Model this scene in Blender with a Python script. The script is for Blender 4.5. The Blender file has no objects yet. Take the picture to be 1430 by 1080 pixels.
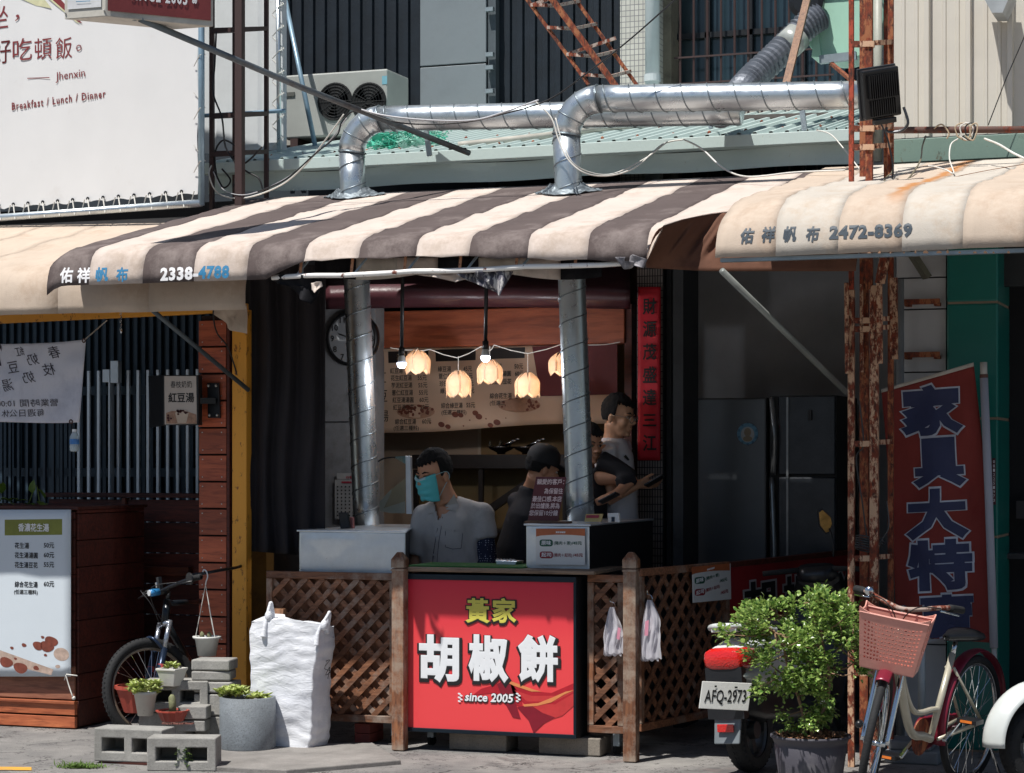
import bpy, bmesh, math, random
from mathutils import Vector, Matrix, noise
random.seed(7)
SC = bpy.context.scene
COL = SC.collection
PI = math.pi
# ------------------------------------------------------------------ camera
F = 3000.0; CX = 715.0; HZ = 645.0; D0 = 11.8; PSI = math.radians(20)
RT = Vector((math.cos(PSI), math.sin(PSI), 0)); FW = Vector((-math.sin(PSI), math.cos(PSI), 0)); UP = Vector((0, 0, 1))
CAM = Vector((D0*math.sin(PSI), -D0*math.cos(PSI), 1.6))
cd = bpy.data.cameras.new('camera'); cam = bpy.data.objects.new('camera', cd); COL.objects.link(cam)
cam.location = CAM; cam.rotation_euler = (PI/2, 0, PSI)
cd.sensor_width = 36; cd.lens = F/1430*36; cd.shift_y = 105/1430; cd.clip_end = 400
SC.camera = cam
# ------------------------------------------------------------------ world and sun
SUNL = Vector((.19, .445, -1)).normalized()
EL = math.asin(-SUNL.z); AZ = math.atan2(-SUNL.x, -SUNL.y)
w = bpy.data.worlds.new('World'); SC.world = w; w.use_nodes = True
nt = w.node_tree; bg = nt.nodes['Background']
sky = nt.nodes.new('ShaderNodeTexSky'); sky.sky_type = 'NISHITA'; sky.sun_disc = False
sky.sun_elevation = EL; sky.sun_rotation = AZ; sky.air_density = 1.0; sky.dust_density = 0.6
nt.links.new(sky.outputs[0], bg.inputs[0]); bg.inputs[1].default_value = 0.062
sl = bpy.data.lights.new('sun', 'SUN'); so = bpy.data.objects.new('sun', sl); COL.objects.link(so)
sl.energy = 4.9; sl.angle = math.radians(.53); sl.color = (1, .965, .91)
so.rotation_euler = SUNL.to_track_quat('-Z', 'Y').to_euler(); so.location = (-3, -9, 15)
vs = SC.view_settings; vs.view_transform = 'Standard'; vs.look = 'None'; vs.exposure = 0.24; vs.gamma = 1
vs.use_curve_mapping = False
SC.cycles.max_bounces = 8; SC.cycles.transparent_max_bounces = 12; SC.cycles.sample_clamp_indirect = 4
# ------------------------------------------------------------------ pixel to place
def ray(px, py): return RT*((px-CX)/F) + FW + UP*((HZ-py)/F)
def DP(px, py, d): return CAM + ray(px, py)*d
def YP(px, py, y):
    r = ray(px, py); return CAM + r*((y-CAM.y)/r.y)
def GP(px, py, z=0.0):
    r = ray(px, py); return CAM + r*((z-CAM.z)/r.z)
def XP(px, py, x):
    r = ray(px, py); return CAM + r*((x-CAM.x)/r.x)
def dep(p): return (Vector(p)-CAM).dot(FW)
def X(px, y): return YP(px, HZ, y).x
def Z(px, py, y): return YP(px, py, y).z
class VP:                                   # a vertical plane standing in the place
    def __init__(s, A, B):
        s.o = Vector((A.x, A.y, 0)); s.d = Vector((B.x-A.x, B.y-A.y, 0)).normalized()
        s.n = Vector((s.d.y, -s.d.x, 0))
        if s.n.dot(CAM-s.o) < 0: s.n = -s.n
    def at(s, px, py, off=0.0):
        r = ray(px, py); t = (s.o + s.n*off - CAM).dot(s.n)/r.dot(s.n); return CAM + r*t
    def p(s, a, z, off=0.0): return s.o + s.d*a + Vector((0, 0, z)) + s.n*off
    def a(s, px): return (s.at(px, HZ)-s.o).dot(s.d)
def yplane(y): return VP(Vector((0, y, 0)), Vector((1, y, 0)))
# ------------------------------------------------------------------ materials
def H(h):
    h = h.lstrip('#'); r = [int(h[i:i+2], 16)/255 for i in (0, 2, 4)]
    return tuple(c/12.92 if c <= .04045 else ((c+.055)/1.055)**2.4 for c in r) + (1,)
MATS = {}
def newmat(name):
    m = bpy.data.materials.new(name); m.use_nodes = True; MATS[name] = m
    return m, m.node_tree.nodes, m.node_tree.links, m.node_tree.nodes['Principled BSDF']
def coord(n, l, scale=(1, 1, 1), rot=(0, 0, 0)):
    t = n.new('ShaderNodeTexCoord'); mp = n.new('ShaderNodeMapping'); mp.inputs['Scale'].default_value = scale
    mp.inputs['Rotation'].default_value = rot
    l.new(t.outputs['Object'], mp.inputs['Vector']); return mp.outputs[0]
def ramp(n, l, fac, a, b, ca, cb):
    r = n.new('ShaderNodeValToRGB'); r.color_ramp.elements[0].position = a; r.color_ramp.elements[1].position = b
    r.color_ramp.elements[0].color = ca; r.color_ramp.elements[1].color = cb; l.new(fac, r.inputs[0]); return r.outputs[0]
def noi(n, l, vec, scale, detail=4, rough=.6, dist=0):
    t = n.new('ShaderNodeTexNoise'); t.inputs['Scale'].default_value = scale; t.inputs['Detail'].default_value = detail
    t.inputs['Roughness'].default_value = rough; t.inputs['Distortion'].default_value = dist; l.new(vec, t.inputs['Vector']); return t.outputs[0]
def mixc(n, l, fac, a, b, mode='MIX'):
    m = n.new('ShaderNodeMix'); m.data_type = 'RGBA'; m.blend_type = mode
    for s, v in ((m.inputs[0], fac), (m.inputs[6], a), (m.inputs[7], b)):
        if hasattr(v, 'links') or hasattr(v, 'is_linked'): l.new(v, s)
        else: s.default_value = v
    return m.outputs[2]
def bump(n, l, b, h, strength, dist=.01):
    bp = n.new('ShaderNodeBump'); bp.inputs['Strength'].default_value = strength; bp.inputs['Distance'].default_value = dist
    l.new(h, bp.inputs['Height']); l.new(bp.outputs[0], b.inputs['Normal'])
def sc3(c, k): return (min(c[0]*k, 1), min(c[1]*k, 1), min(c[2]*k, 1), 1)
def M(name, col, rough=.6, metal=0, var=.25, scale=6, bmp=.1, bscale=40, spec=.5, dirt=None, dscale=3, dpos=(.5, .7), stretch=(1, 1, 1), emit=None, es=0, trans=0):
    """plain surface with tonal drift, fine relief and optional patches of dirt"""
    if name in MATS: return MATS[name]
    m, n, l, b = newmat(name); c = H(col) if isinstance(col, str) else col
    v = coord(n, l, stretch)
    f = noi(n, l, v, scale); cc = ramp(n, l, f, .3, .7, sc3(c, 1-var), sc3(c, 1+var*.6))
    if dirt:
        f2 = noi(n, l, v, dscale, 8, .7); f2 = ramp(n, l, f2, dpos[0], dpos[1], (0, 0, 0, 1), (1, 1, 1, 1))
        cc = mixc(n, l, f2, cc, H(dirt))
    l.new(cc, b.inputs['Base Color']); b.inputs['Roughness'].default_value = rough; b.inputs['Metallic'].default_value = metal
    b.inputs['Specular IOR Level'].default_value = spec
    if bmp: bump(n, l, b, noi(n, l, v, bscale, 5), bmp)
    if emit: b.inputs['Emission Color'].default_value = H(emit); b.inputs['Emission Strength'].default_value = es
    if trans:
        tr = n.new('ShaderNodeBsdfTranslucent'); l.new(cc, tr.inputs[0]); mx = n.new('ShaderNodeMixShader'); mx.inputs[0].default_value = trans
        l.new(b.outputs[0], mx.inputs[1]); l.new(tr.outputs[0], mx.inputs[2]); l.new(mx.outputs[0], n['Material Output'].inputs[0])
    return m
def fabric(name, col, var=.18, dirt=None, trans=.12, rough=.85, dpos=(.52, .75), crease=.5):
    if name in MATS: return MATS[name]
    m, n, l, b = newmat(name); c = H(col); v = coord(n, l)
    f = noi(n, l, v, 2.2, 6, .65); cc = ramp(n, l, f, .3, .72, sc3(c, 1-var), sc3(c, 1+var*.5))
    v2 = coord(n, l, (1, .25, .25)); f3 = noi(n, l, v2, 30, 4, .7)
    cc = mixc(n, l, ramp(n, l, f3, .55, .75, (0, 0, 0, 1), (.35, .35, .35, 1)), cc, sc3(c, .72))
    if dirt:
        f2 = noi(n, l, v, 3.1, 9, .75); cc = mixc(n, l, ramp(n, l, f2, dpos[0], dpos[1], (0, 0, 0, 1), (.8, .8, .8, 1)), cc, H(dirt))
    l.new(cc, b.inputs['Base Color']); b.inputs['Roughness'].default_value = rough; b.inputs['Specular IOR Level'].default_value = .25
    ad = n.new('ShaderNodeMath'); ad.operation = 'ADD'; l.new(noi(n, l, v, 3.5, 3, .5, 1.2), ad.inputs[0])
    ml = n.new('ShaderNodeMath'); ml.operation = 'MULTIPLY'; ml.inputs[1].default_value = .12; l.new(noi(n, l, v, 160, 2), ml.inputs[0]); l.new(ml.outputs[0], ad.inputs[1])
    bump(n, l, b, ad.outputs[0], crease*.55, .03)
    if trans:
        tr = n.new('ShaderNodeBsdfTranslucent'); l.new(cc, tr.inputs[0]); mx = n.new('ShaderNodeMixShader'); mx.inputs[0].default_value = trans
        l.new(b.outputs[0], mx.inputs[1]); l.new(tr.outputs[0], mx.inputs[2]); l.new(mx.outputs[0], n['Material Output'].inputs[0])
    return m
def wood(name, col, dark, axis='x', rough=.55, sc=9, gl=1, grey=None, worn=.62):
    if name in MATS: return MATS[name]
    m, n, l, b = newmat(name); st = {'x': (.12, 1, 1), 'y': (1, .12, 1), 'z': (1, 1, .12)}[axis]
    v = coord(n, l, st); oi = n.new('ShaderNodeObjectInfo')
    va = n.new('ShaderNodeVectorMath'); va.operation = 'ADD'; l.new(v, va.inputs[0])
    cb = n.new('ShaderNodeCombineXYZ'); ml = n.new('ShaderNodeMath'); ml.operation = 'MULTIPLY'; ml.inputs[1].default_value = 37
    l.new(oi.outputs['Random'], ml.inputs[0]); l.new(ml.outputs[0], cb.inputs[0]); l.new(ml.outputs[0], cb.inputs[1]); l.new(ml.outputs[0], cb.inputs[2]); l.new(cb.outputs[0], va.inputs[1]); v = va.outputs[0]
    f = noi(n, l, v, sc*2.2, 8, .7, 1.5); cc = ramp(n, l, f, .3, .7, H(dark), H(col))
    f2 = noi(n, l, v, sc*9, 3, .6); cc = mixc(n, l, ramp(n, l, f2, .5, .66, (0, 0, 0, 1), (.6, .6, .6, 1)), cc, sc3(H(dark), .6))
    hv = n.new('ShaderNodeHueSaturation'); mr = n.new('ShaderNodeMapRange'); mr.inputs[3].default_value = .68; mr.inputs[4].default_value = 1.25
    l.new(oi.outputs['Random'], mr.inputs[0]); l.new(mr.outputs[0], hv.inputs['Value']); l.new(cc, hv.inputs['Color']); cc = hv.outputs[0]
    if grey:
        f4 = noi(n, l, coord(n, l), 5, 6, .7); cc = mixc(n, l, ramp(n, l, f4, worn-.12, worn+.06, (0, 0, 0, 1), (.85, .85, .85, 1)), cc, H(grey))
    l.new(cc, b.inputs['Base Color']); b.inputs['Roughness'].default_value = rough; bump(n, l, b, f2, .35, .004)
    return m
def rusty(name, paint, cover=.5, rough=.75, c1='#8a3a1c', c2='#3a1c12'):
    if name in MATS: return MATS[name]
    m, n, l, b = newmat(name); v = coord(n, l, (1, 1, .45)); f = noi(n, l, v, 26, 9, .72)
    r = ramp(n, l, noi(n, l, v, 60, 5), .35, .65, H(c2), H(c1))
    mk = ramp(n, l, f, cover-.03, cover+.03, (0, 0, 0, 1), (1, 1, 1, 1)); cc = mixc(n, l, mk, r, H(paint))
    l.new(cc, b.inputs['Base Color']); b.inputs['Roughness'].default_value = rough; bump(n, l, b, f, .5, .004); return m
def galv(name, col='#b9c2c6', rough=.3, metal=.95, streak=True):
    if name in MATS: return MATS[name]
    m, n, l, b = newmat(name); c = H(col); v = coord(n, l)
    f = noi(n, l, v, 9, 7, .7); cc = ramp(n, l, f, .3, .7, sc3(c, .85), c); l.new(cc, b.inputs['Base Color'])
    b.inputs['Metallic'].default_value = metal
    l.new(ramp(n, l, noi(n, l, v, 14, 5), .3, .7, (rough*.8,)*3+(1,), (rough*1.3,)*3+(1,)), b.inputs['Roughness'])
    bump(n, l, b, noi(n, l, v, 5, 3), .06, .01); return m
def concrete(name, col, rough=.9, speck=.5):
    if name in MATS: return MATS[name]
    m, n, l, b = newmat(name); c = H(col); v = coord(n, l)
    cc = ramp(n, l, noi(n, l, v, 4, 8, .7), .3, .72, sc3(c, .6), sc3(c, 1.2))
    f = noi(n, l, v, 120, 4, .8); cc = mixc(n, l, ramp(n, l, f, .5, .7, (0, 0, 0, 1), (speck,)*3+(1,)), cc, sc3(c, .35))
    l.new(cc, b.inputs['Base Color']); b.inputs['Roughness'].default_value = rough; bump(n, l, b, noi(n, l, v, 70, 8, .8), .8, .006); return m
def glow(name, col, s, alpha=1):
    if name in MATS: return MATS[name]
    m, n, l, b = newmat(name); b.inputs['Base Color'].default_value = H(col); b.inputs['Emission Color'].default_value = H(col); b.inputs['Emission Strength'].default_value = s; return m
def glass(name, col='#ffffff', rough=.03, mixf=.8):
    if name in MATS: return MATS[name]
    m, n, l, b = newmat(name); b.inputs['Base Color'].default_value = H(col); b.inputs['Roughness'].default_value = rough
    tr = n.new('ShaderNodeBsdfTransparent'); tr.inputs[0].default_value = H(col); mx = n.new('ShaderNodeMixShader'); mx.inputs[0].default_value = mixf
    l.new(b.outputs[0], mx.inputs[1]); l.new(tr.outputs[0], mx.inputs[2]); l.new(mx.outputs[0], n['Material Output'].inputs[0]); return m
# ------------------------------------------------------------------ geometry builder
PM = {}
def thing(name, label, cat, loc=(0, 0, 0), group=None, rz=0):
    o = bpy.data.objects.new(name, None); COL.objects.link(o); o.location = loc; o.rotation_euler = (0, 0, rz); o.empty_display_size = .1
    o['label'] = label; o['category'] = cat
    if group: o['group'] = group
    PM[o.name] = Matrix.Translation(Vector(loc)) @ Matrix.Rotation(rz, 4, 'Z'); return o
class B:
    def __init__(s): s.v = []; s.f = []; s.mi = []; s.k = 0
    def add(s, vs, fs, k=None):
        b = len(s.v); s.v += [Vector(p) for p in vs]; s.f += [tuple(i+b for i in f) for f in fs]; s.mi += [s.k if k is None else k]*len(fs); return s
    def box(s, x0, x1, y0, y1, z0, z1):
        c = [(x, y, z) for x in (x0, x1) for y in (y0, y1) for z in (z0, z1)]
        return s.add(c, [(0, 1, 3, 2), (4, 6, 7, 5), (0, 4, 5, 1), (2, 3, 7, 6), (0, 2, 6, 4), (1, 5, 7, 3)])
    def hexa(s, q, e):                       # quad q swept by vector e
        e = Vector(e); q = [Vector(p) for p in q]
        return s.add(q+[p+e for p in q], [(0, 1, 2, 3), (7, 6, 5, 4), (0, 4, 5, 1), (1, 5, 6, 2), (2, 6, 7, 3), (3, 7, 4, 0)])
    def prism(s, pts, e):
        e = Vector(e); n = len(pts); pts = [Vector(p) for p in pts]
        return s.add(pts+[p+e for p in pts], [tuple(range(n)), tuple(range(2*n-1, n-1, -1))]+[(i, i+n, (i+1) % n+n, (i+1) % n) for i in range(n)])
    def bar(s, a, b, w, h=None, up=(0, 0, 1)):
        a = Vector(a); b = Vector(b); h = w if h is None else h; d = (b-a).normalized(); up = Vector(up)
        if abs(d.dot(up)) > .98: up = Vector((0, 1, 0))
        r = d.cross(up).normalized()*w/2; u = r.cross(d).normalized()*h/2
        return s.add([a-r-u, a+r-u, a+r+u, a-r+u, b-r-u, b+r-u, b+r+u, b-r+u], [(0, 1, 2, 3), (7, 6, 5, 4), (0, 4, 5, 1), (1, 5, 6, 2), (2, 6, 7, 3), (3, 7, 4, 0)])
    def tube(s, path, r, n=8, caps=True):
        path = [Vector(p) for p in path]; m = len(path); rs = r if isinstance(r, (list, tuple)) else [r]*m
        t0 = (path[1]-path[0]).normalized(); ref = Vector((0, 0, 1)) if abs(t0.z) < .9 else Vector((1, 0, 0)); u = t0.cross(ref).normalized()
        vs = []
        for i, p in enumerate(path):
            t = (path[min(i+1, m-1)]-path[max(i-1, 0)]).normalized(); u = (u-t*u.dot(t)).normalized(); w_ = t.cross(u)
            vs += [p+(u*math.cos(2*PI*k/n)+w_*math.sin(2*PI*k/n))*rs[i] for k in range(n)]
        fs = [(i*n+k, i*n+(k+1) % n, (i+1)*n+(k+1) % n, (i+1)*n+k) for i in range(m-1) for k in range(n)]
        if caps: fs += [tuple(range(n-1, -1, -1)), tuple((m-1)*n+k for k in range(n))]
        return s.add(vs, fs)
    def lathe(s, prof, c=(0, 0, 0), n=20, M_=None, capb=True, capt=True):
        c = Vector(c); M_ = M_ or Matrix.Identity(3); m = len(prof)
        vs = [c+M_ @ Vector((r*math.cos(2*PI*k/n), r*math.sin(2*PI*k/n), z)) for r, z in prof for k in range(n)]
        fs = [(i*n+k, i*n+(k+1) % n, (i+1)*n+(k+1) % n, (i+1)*n+k) for i in range(m-1) for k in range(n)]
        if capb: fs.append(tuple(range(n-1, -1, -1)))
        if capt: fs.append(tuple((m-1)*n+k for k in range(n)))
        return s.add(vs, fs)
    def ell(s, c, r, n=14, m=9, M_=None):
        r = r if isinstance(r, (tuple, list)) else (r, r, r); M_ = M_ or Matrix.Identity(3); c = Vector(c); vs = [c+M_ @ Vector((0, 0, -r[2]))]
        for i in range(1, m):
            a = -PI/2+PI*i/m
            vs += [c+M_ @ Vector((r[0]*math.cos(a)*math.cos(2*PI*k/n), r[1]*math.cos(a)*math.sin(2*PI*k/n), r[2]*math.sin(a))) for k in range(n)]
        vs.append(c+M_ @ Vector((0, 0, r[2]))); e = len(vs)-1
        fs = [(0, 1+(k+1) % n, 1+k) for k in range(n)]+[(1+(i*n)+k, 1+i*n+(k+1) % n, 1+(i+1)*n+(k+1) % n, 1+(i+1)*n+k) for i in range(m-2) for k in range(n)]
        fs += [(e, 1+(m-2)*n+k, 1+(m-2)*n+(k+1) % n) for k in range(n)]
        return s.add(vs, fs)
    def torus(s, c, R, r, ax, n=40, m=8, a0=0, a1=2*PI, flat=1):
        ax = Vector(ax).normalized(); u = ax.orthogonal().normalized()
        if abs(ax.z) < .9: u = (UP-ax*ax.z).normalized()
        w_ = ax.cross(u); full = abs(a1-a0-2*PI) < 1e-6; c = Vector(c); vs = []; N = n if full else n+1
        for i in range(N):
            a = a0+(a1-a0)*i/n; d = u*math.cos(a)+w_*math.sin(a)
            vs += [c+d*(R+r*math.cos(2*PI*k/m))+ax*(r*flat*math.sin(2*PI*k/m)) for k in range(m)]
        fs = [(i*m+k, (i+1) % N*m+k, (i+1) % N*m+(k+1) % m, i*m+(k+1) % m) for i in range(n) for k in range(m)]
        return s.add(vs, fs)
    def grid(s, fn, nu, nv, k=None):
        vs = [fn(i/nu, j/nv) for j in range(nv+1) for i in range(nu+1)]
        fs = [(j*(nu+1)+i, j*(nu+1)+i+1, (j+1)*(nu+1)+i+1, (j+1)*(nu+1)+i) for j in range(nv) for i in range(nu)]
        return s.add(vs, fs, k)
    def build(s, name, mat, parent=None, label=None, cat=None, group=None, kind=None, smooth=False, bev=0, thick=0, sub=0, disp=None, xf=None):
        me = bpy.data.meshes.new(name); vs = s.v
        if xf is not None: vs = [xf @ p for p in vs]
        origin = Vector((0, 0, 0)); pm = None
        if parent is not None:
            pm = PM.get(parent.name, Matrix.Identity(4)); inv = pm.inverted(); vs = [inv @ p for p in vs]
        if parent is None or parent.type == 'EMPTY':
            lo = [min(p[i] for p in vs) for i in range(3)]; hi = [max(p[i] for p in vs) for i in range(3)]
            origin = Vector(((lo[0]+hi[0])/2, (lo[1]+hi[1])/2, lo[2])); 
        me.from_pydata([p-origin for p in vs], [], s.f)
        for m in (mat if isinstance(mat, (list, tuple)) else [mat]): me.materials.append(m)
        if isinstance(mat, (list, tuple)) and len(mat) > 1: me.polygons.foreach_set('material_index', s.mi)
        if smooth: me.polygons.foreach_set('use_smooth', [True]*len(me.polygons))
        me.update()
        o = bpy.data.objects.new(name, me); COL.objects.link(o); o.location = origin
        if parent is not None: o.parent = parent; PM[o.name] = pm @ Matrix.Translation(origin)
        else: PM[o.name] = Matrix.Translation(origin)
        if label: o['label'] = label
        if cat: o['category'] = cat
        if group: o['group'] = group
        if kind: o['kind'] = kind
        if thick: q = o.modifiers.new('thickness', 'SOLIDIFY'); q.thickness = thick; q.offset = 0
        if bev: q = o.modifiers.new('edge', 'BEVEL'); q.width = bev; q.segments = 2; q.limit_method = 'ANGLE'
        if sub: q = o.modifiers.new('sub', 'SUBSURF'); q.levels = sub; q.render_levels = sub
        return o
def dup(o, parent=None, loc=None):
    c = o.copy(); COL.objects.link(c); c.parent = parent
    if loc is not None: c.location = loc
    return c
def join_remesh(b, vox=.01, smooth_it=4):
    """one continuous skin grown over overlapping volumes"""
    me = bpy.data.meshes.new('tmp'); me.from_pydata(b.v, [], b.f); o = bpy.data.objects.new('tmp', me); COL.objects.link(o)
    q = o.modifiers.new('r', 'REMESH'); q.mode = 'VOXEL'; q.voxel_size = vox
    q = o.modifiers.new('s', 'SMOOTH'); q.iterations = smooth_it; q.factor = .5
    dg = bpy.context.evaluated_depsgraph_get(); m2 = bpy.data.meshes.new_from_object(o.evaluated_get(dg))
    r = B(); r.v = [v.co.copy() for v in m2.vertices]; r.f = [tuple(p.vertices) for p in m2.polygons]; r.mi = [0]*len(r.f)
    bpy.data.objects.remove(o); bpy.data.meshes.remove(me); bpy.data.meshes.remove(m2); return r
# ------------------------------------------------------------------ lettering
_TC = {}
def glyphs(s, fat, res=2, spacing=1.0):
    key = (s, fat, spacing)
    if key in _TC: return _TC[key]
    c = bpy.data.curves.new('t', 'FONT'); c.body = s; c.bevel_depth = fat; c.bevel_resolution = 0 if fat < .02 else 1; c.resolution_u = res; c.space_character = spacing
    o = bpy.data.objects.new('t', c); COL.objects.link(o)
    dg = bpy.context.evaluated_depsgraph_get(); m = bpy.data.meshes.new_from_object(o.evaluated_get(dg))
    vs = [(v.co.x, v.co.y, v.co.z/(fat or 1)) for v in m.vertices]; fs = [tuple(p.vertices) for p in m.polygons]
    bpy.data.objects.remove(o); bpy.data.curves.remove(c); bpy.data.meshes.remove(m)
    if fat:                                  # keep the camera-side half of the rounded strokes
        keep = [f for f in fs if sum(vs[i][2] for i in f)/len(f) > -.05]; fs = keep
    _TC[key] = (vs, fs); return _TC[key]
def text(b, pl, s, px, py, hpx, w=None, fat=0, off=.003, anchor='c', mirror=False, rot=0, skew=0, spacing=1.0, top=.0006):
    """string s on the plane pl, its middle at pixel (px,py), hpx tall, w wide"""
    vs, fs = glyphs(s, fat, spacing=spacing)
    if not vs: return
    x0 = min(v[0] for v in vs); x1 = max(v[0] for v in vs); y0 = min(v[1] for v in vs); y1 = max(v[1] for v in vs)
    c = pl.at(px, py, off); k = F/dep(c); dx = pl.at(px+1, py, off)-c; mpx = dx.dot(pl.d)      # metres of plane per pixel sideways
    sy = hpx/k/(y1-y0); sx = (w*abs(mpx)/(x1-x0)) if w else sy
    if pl.d.dot(RT) < 0: sx = -sx
    if mirror: sx = -sx
    ax = {'c': (x0+x1)/2, 'l': x0, 'r': x1}[anchor]; ay = (y0+y1)/2; cr, sr = math.cos(rot), math.sin(rot)
    out = []
    for x, y, z in vs:
        a = (x-ax)*sx; h = (y-ay)*sy; a += h*skew; a, h = a*cr-h*sr, a*sr+h*cr
        out.append(c+pl.d*a+UP*h+pl.n*(z*top))
    b.add(out, fs)
def quadpx(b, pl, pts, off=.002): b.add([pl.at(x, y, off) for x, y in pts], [tuple(range(len(pts)))])
def ellpx(b, pl, px, py, rx, ry, off=.003, rot=0, n=18, j=0):
    cr, sr = math.cos(rot), math.sin(rot); pts = []
    for i in range(n):
        a = 2*PI*i/n; q = 1+j*math.sin(3*a+px)*.5; x = rx*q*math.cos(a); y = ry*q*math.sin(a); pts.append((px+x*cr-y*sr, py+x*sr+y*cr))
    quadpx(b, pl, pts, off)
from mathutils.bvhtree import BVHTree
def drape(b, sheets, dirn, off=.0018):
    vs = []; fs = []
    for s_ in sheets:
        m_ = PM[s_.name]; k = len(vs); vs += [m_ @ v.co for v in s_.data.vertices]; fs += [tuple(i+k for i in p.vertices) for p in s_.data.polygons]
    tr = BVHTree.FromPolygons(vs, fs); d = Vector(dirn).normalized()
    for i, p in enumerate(b.v):
        h = tr.ray_cast(p-d*.3, d)
        if h[0] is not None: b.v[i] = h[0]-d*off
    return b
def kids(t): return [o for o in bpy.data.objects if o.parent == t and o.name.startswith('fabric_panel')]
def fine(b_in):                                        # big strokes bend with the cloth
    bm_ = bmesh.new(); vv = [bm_.verts.new(p) for p in b_in.v]
    for f in b_in.f:
        try: bm_.faces.new([vv[i] for i in f])
        except ValueError: pass
    bmesh.ops.triangulate(bm_, faces=bm_.faces[:])
    for _ in range(3):
        ee = [e for e in bm_.edges if e.calc_length() > .035]
        if not ee: break
        bmesh.ops.subdivide_edges(bm_, edges=ee, cuts=1, use_grid_fill=False); bmesh.ops.triangulate(bm_, faces=[f for f in bm_.faces if len(f.verts) > 3])
    bm_.verts.index_update(); r = B(); r.v = [v.co.copy() for v in bm_.verts]; r.f = [tuple(v.index for v in f.verts) for f in bm_.faces]; r.mi = [0]*len(r.f); bm_.free(); return r
# ------------------------------------------------------------------ shared materials
steel = galv('stainless', '#dce4ea', .33, .75); duct_m = galv('galvanised', '#d0d9de', .29, .84); seam_m = galv('seam_metal', '#8a949a', .4, .8); pipe_m = M('grey_pipe', '#9aa6ac', .45, .5, dirt='#6b5a4c', dpos=(.62, .75))
black = M('black_paint', '#14161a', .45, 0, .2); blackplastic = M('black_plastic', '#17181b', .35, 0, .2, bmp=.05); rubber = M('rubber', '#1b1c1e', .8, 0, .3, 20, .3, 90)
chrome = galv('chrome', '#d8dce0', .08, 1); white = M('white_plastic', '#e4e6e6', .35, 0, .08, bmp=.03); wire_w = M('white_cable', '#d9d7d0', .5, 0, .15, bmp=0)
wire_k = M('black_cable', '#17171a', .5, 0, .1, bmp=0); redwood = wood('redwood', '#8e4a30', '#5a2a1c', 'x', .5, 8)
redwood_dk = wood('dark_redwood', '#6c2f22', '#3c1812', 'x', .6, 7); fence_w = wood('fence_wood', '#9c6a4b', '#553424', 'x', .65, 11, grey='#94877c')
fence_z = wood('fence_wood_z', '#93603f', '#533224', 'z', .65, 11, grey='#a39484', worn=.56); rust = rusty('rusty_cream', '#c8a284', .52); rust_dk = rusty('rusty_brown', '#9a5f3c', .53); rust_red = rusty('rust_red', '#a8452e', .5)
brown_steel = rusty('brown_steel', '#3d2b2a', .36, .6, '#5b3326', '#2a1a18'); cream_f = fabric('cream_fabric', '#d6c8be', .14, '#a3907f', dpos=(.5, .74)); brown_f = fabric('brown_fabric', '#5f5452', .2, '#8f8480', .05, dpos=(.52, .74)); brown_u = fabric('side_fabric', '#86604f', .2, '#5c4238', .4)
beige_f = fabric('beige_fabric', '#cab9a8', .14, '#a88d76', dpos=(.52, .78)); pale_f = fabric('pale_fabric', '#c9c1b6', .12, '#b59a7e', dpos=(.52, .78)); green_r = rusty('green_paint', '#b7c7c4', .33, .55, '#8a7a62', '#6b766e')
dark_corr = M('dark_corrugated', '#1c252e', .5, .2, .3, 5, .15, dirt='#1a2128'); concrete_m = concrete('concrete', '#9a9690'); black_f = fabric('black_fabric', '#15151a', .2, None, 0)
ink = M('black_ink', '#1a1a1c', .6, 0, .05, bmp=0); ink_w = M('white_ink', '#e8e8ea', .6, 0, .03, bmp=0); ink_red = M('maroon_ink', '#7a2e30', .6, 0, .05, bmp=0)
screwm = galv('screw_metal', '#c8c8c4', .3, 1)
# ------------------------------------------------------------------ ground
m, n, l, b_ = newmat('asphalt'); v = coord(n, l)
cc = ramp(n, l, noi(n, l, v, 1.6, 10, .72), .3, .72, H('#605f60'), H('#a5a19c'))
cc = mixc(n, l, ramp(n, l, noi(n, l, v, 150, 4, .8), .45, .7, (0, 0, 0, 1), (.6, .6, .6, 1)), cc, H('#4b4a4a'))
vo = n.new('ShaderNodeTexVoronoi'); vo.feature = 'DISTANCE_TO_EDGE'; vo.inputs['Scale'].default_value = 1.6; wv = noi(n, l, v, 5, 4)
va = n.new('ShaderNodeVectorMath'); va.operation = 'ADD'; l.new(v, va.inputs[0]); l.new(wv, va.inputs[1]); l.new(va.outputs[0], vo.inputs['Vector'])
cc = mixc(n, l, ramp(n, l, vo.outputs[0], .004, .014, (.9, .9, .9, 1), (0, 0, 0, 1)), cc, H('#2c2a2a'))
cc = mixc(n, l, ramp(n, l, noi(n, l, v, 1.1, 7, .75), .57, .62, (0, 0, 0, 1), (.55, .55, .55, 1)), cc, H('#454344'))
cc = mixc(n, l, ramp(n, l, noi(n, l, v, 2.3, 5), .6, .7, (0, 0, 0, 1), (.5, .5, .5, 1)), cc, H('#837470'))
l.new(cc, b_.inputs['Base Color']); b_.inputs['Roughness'].default_value = .92; bump(n, l, b_, noi(n, l, v, 90, 8, .8), .9, .008); asphalt = m
B().add([(-90, -60, 0), (90, -60, 0), (90, 60, 0), (-90, 60, 0)], [(0, 1, 2, 3)]).build('ground', asphalt, kind='structure')
b = B(); q = [GP(258, 1051, .0), GP(520, 1043, .0), GP(560, 1068, 0), GP(400, 1082, 0), GP(250, 1075, 0)]
b.prism([p+Vector((0, 0, .025)) for p in q], (0, 0, -.05)); b.build('concrete_slab', concrete('pavement_concrete', '#8e8a86'), kind='structure', bev=.006)
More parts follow.
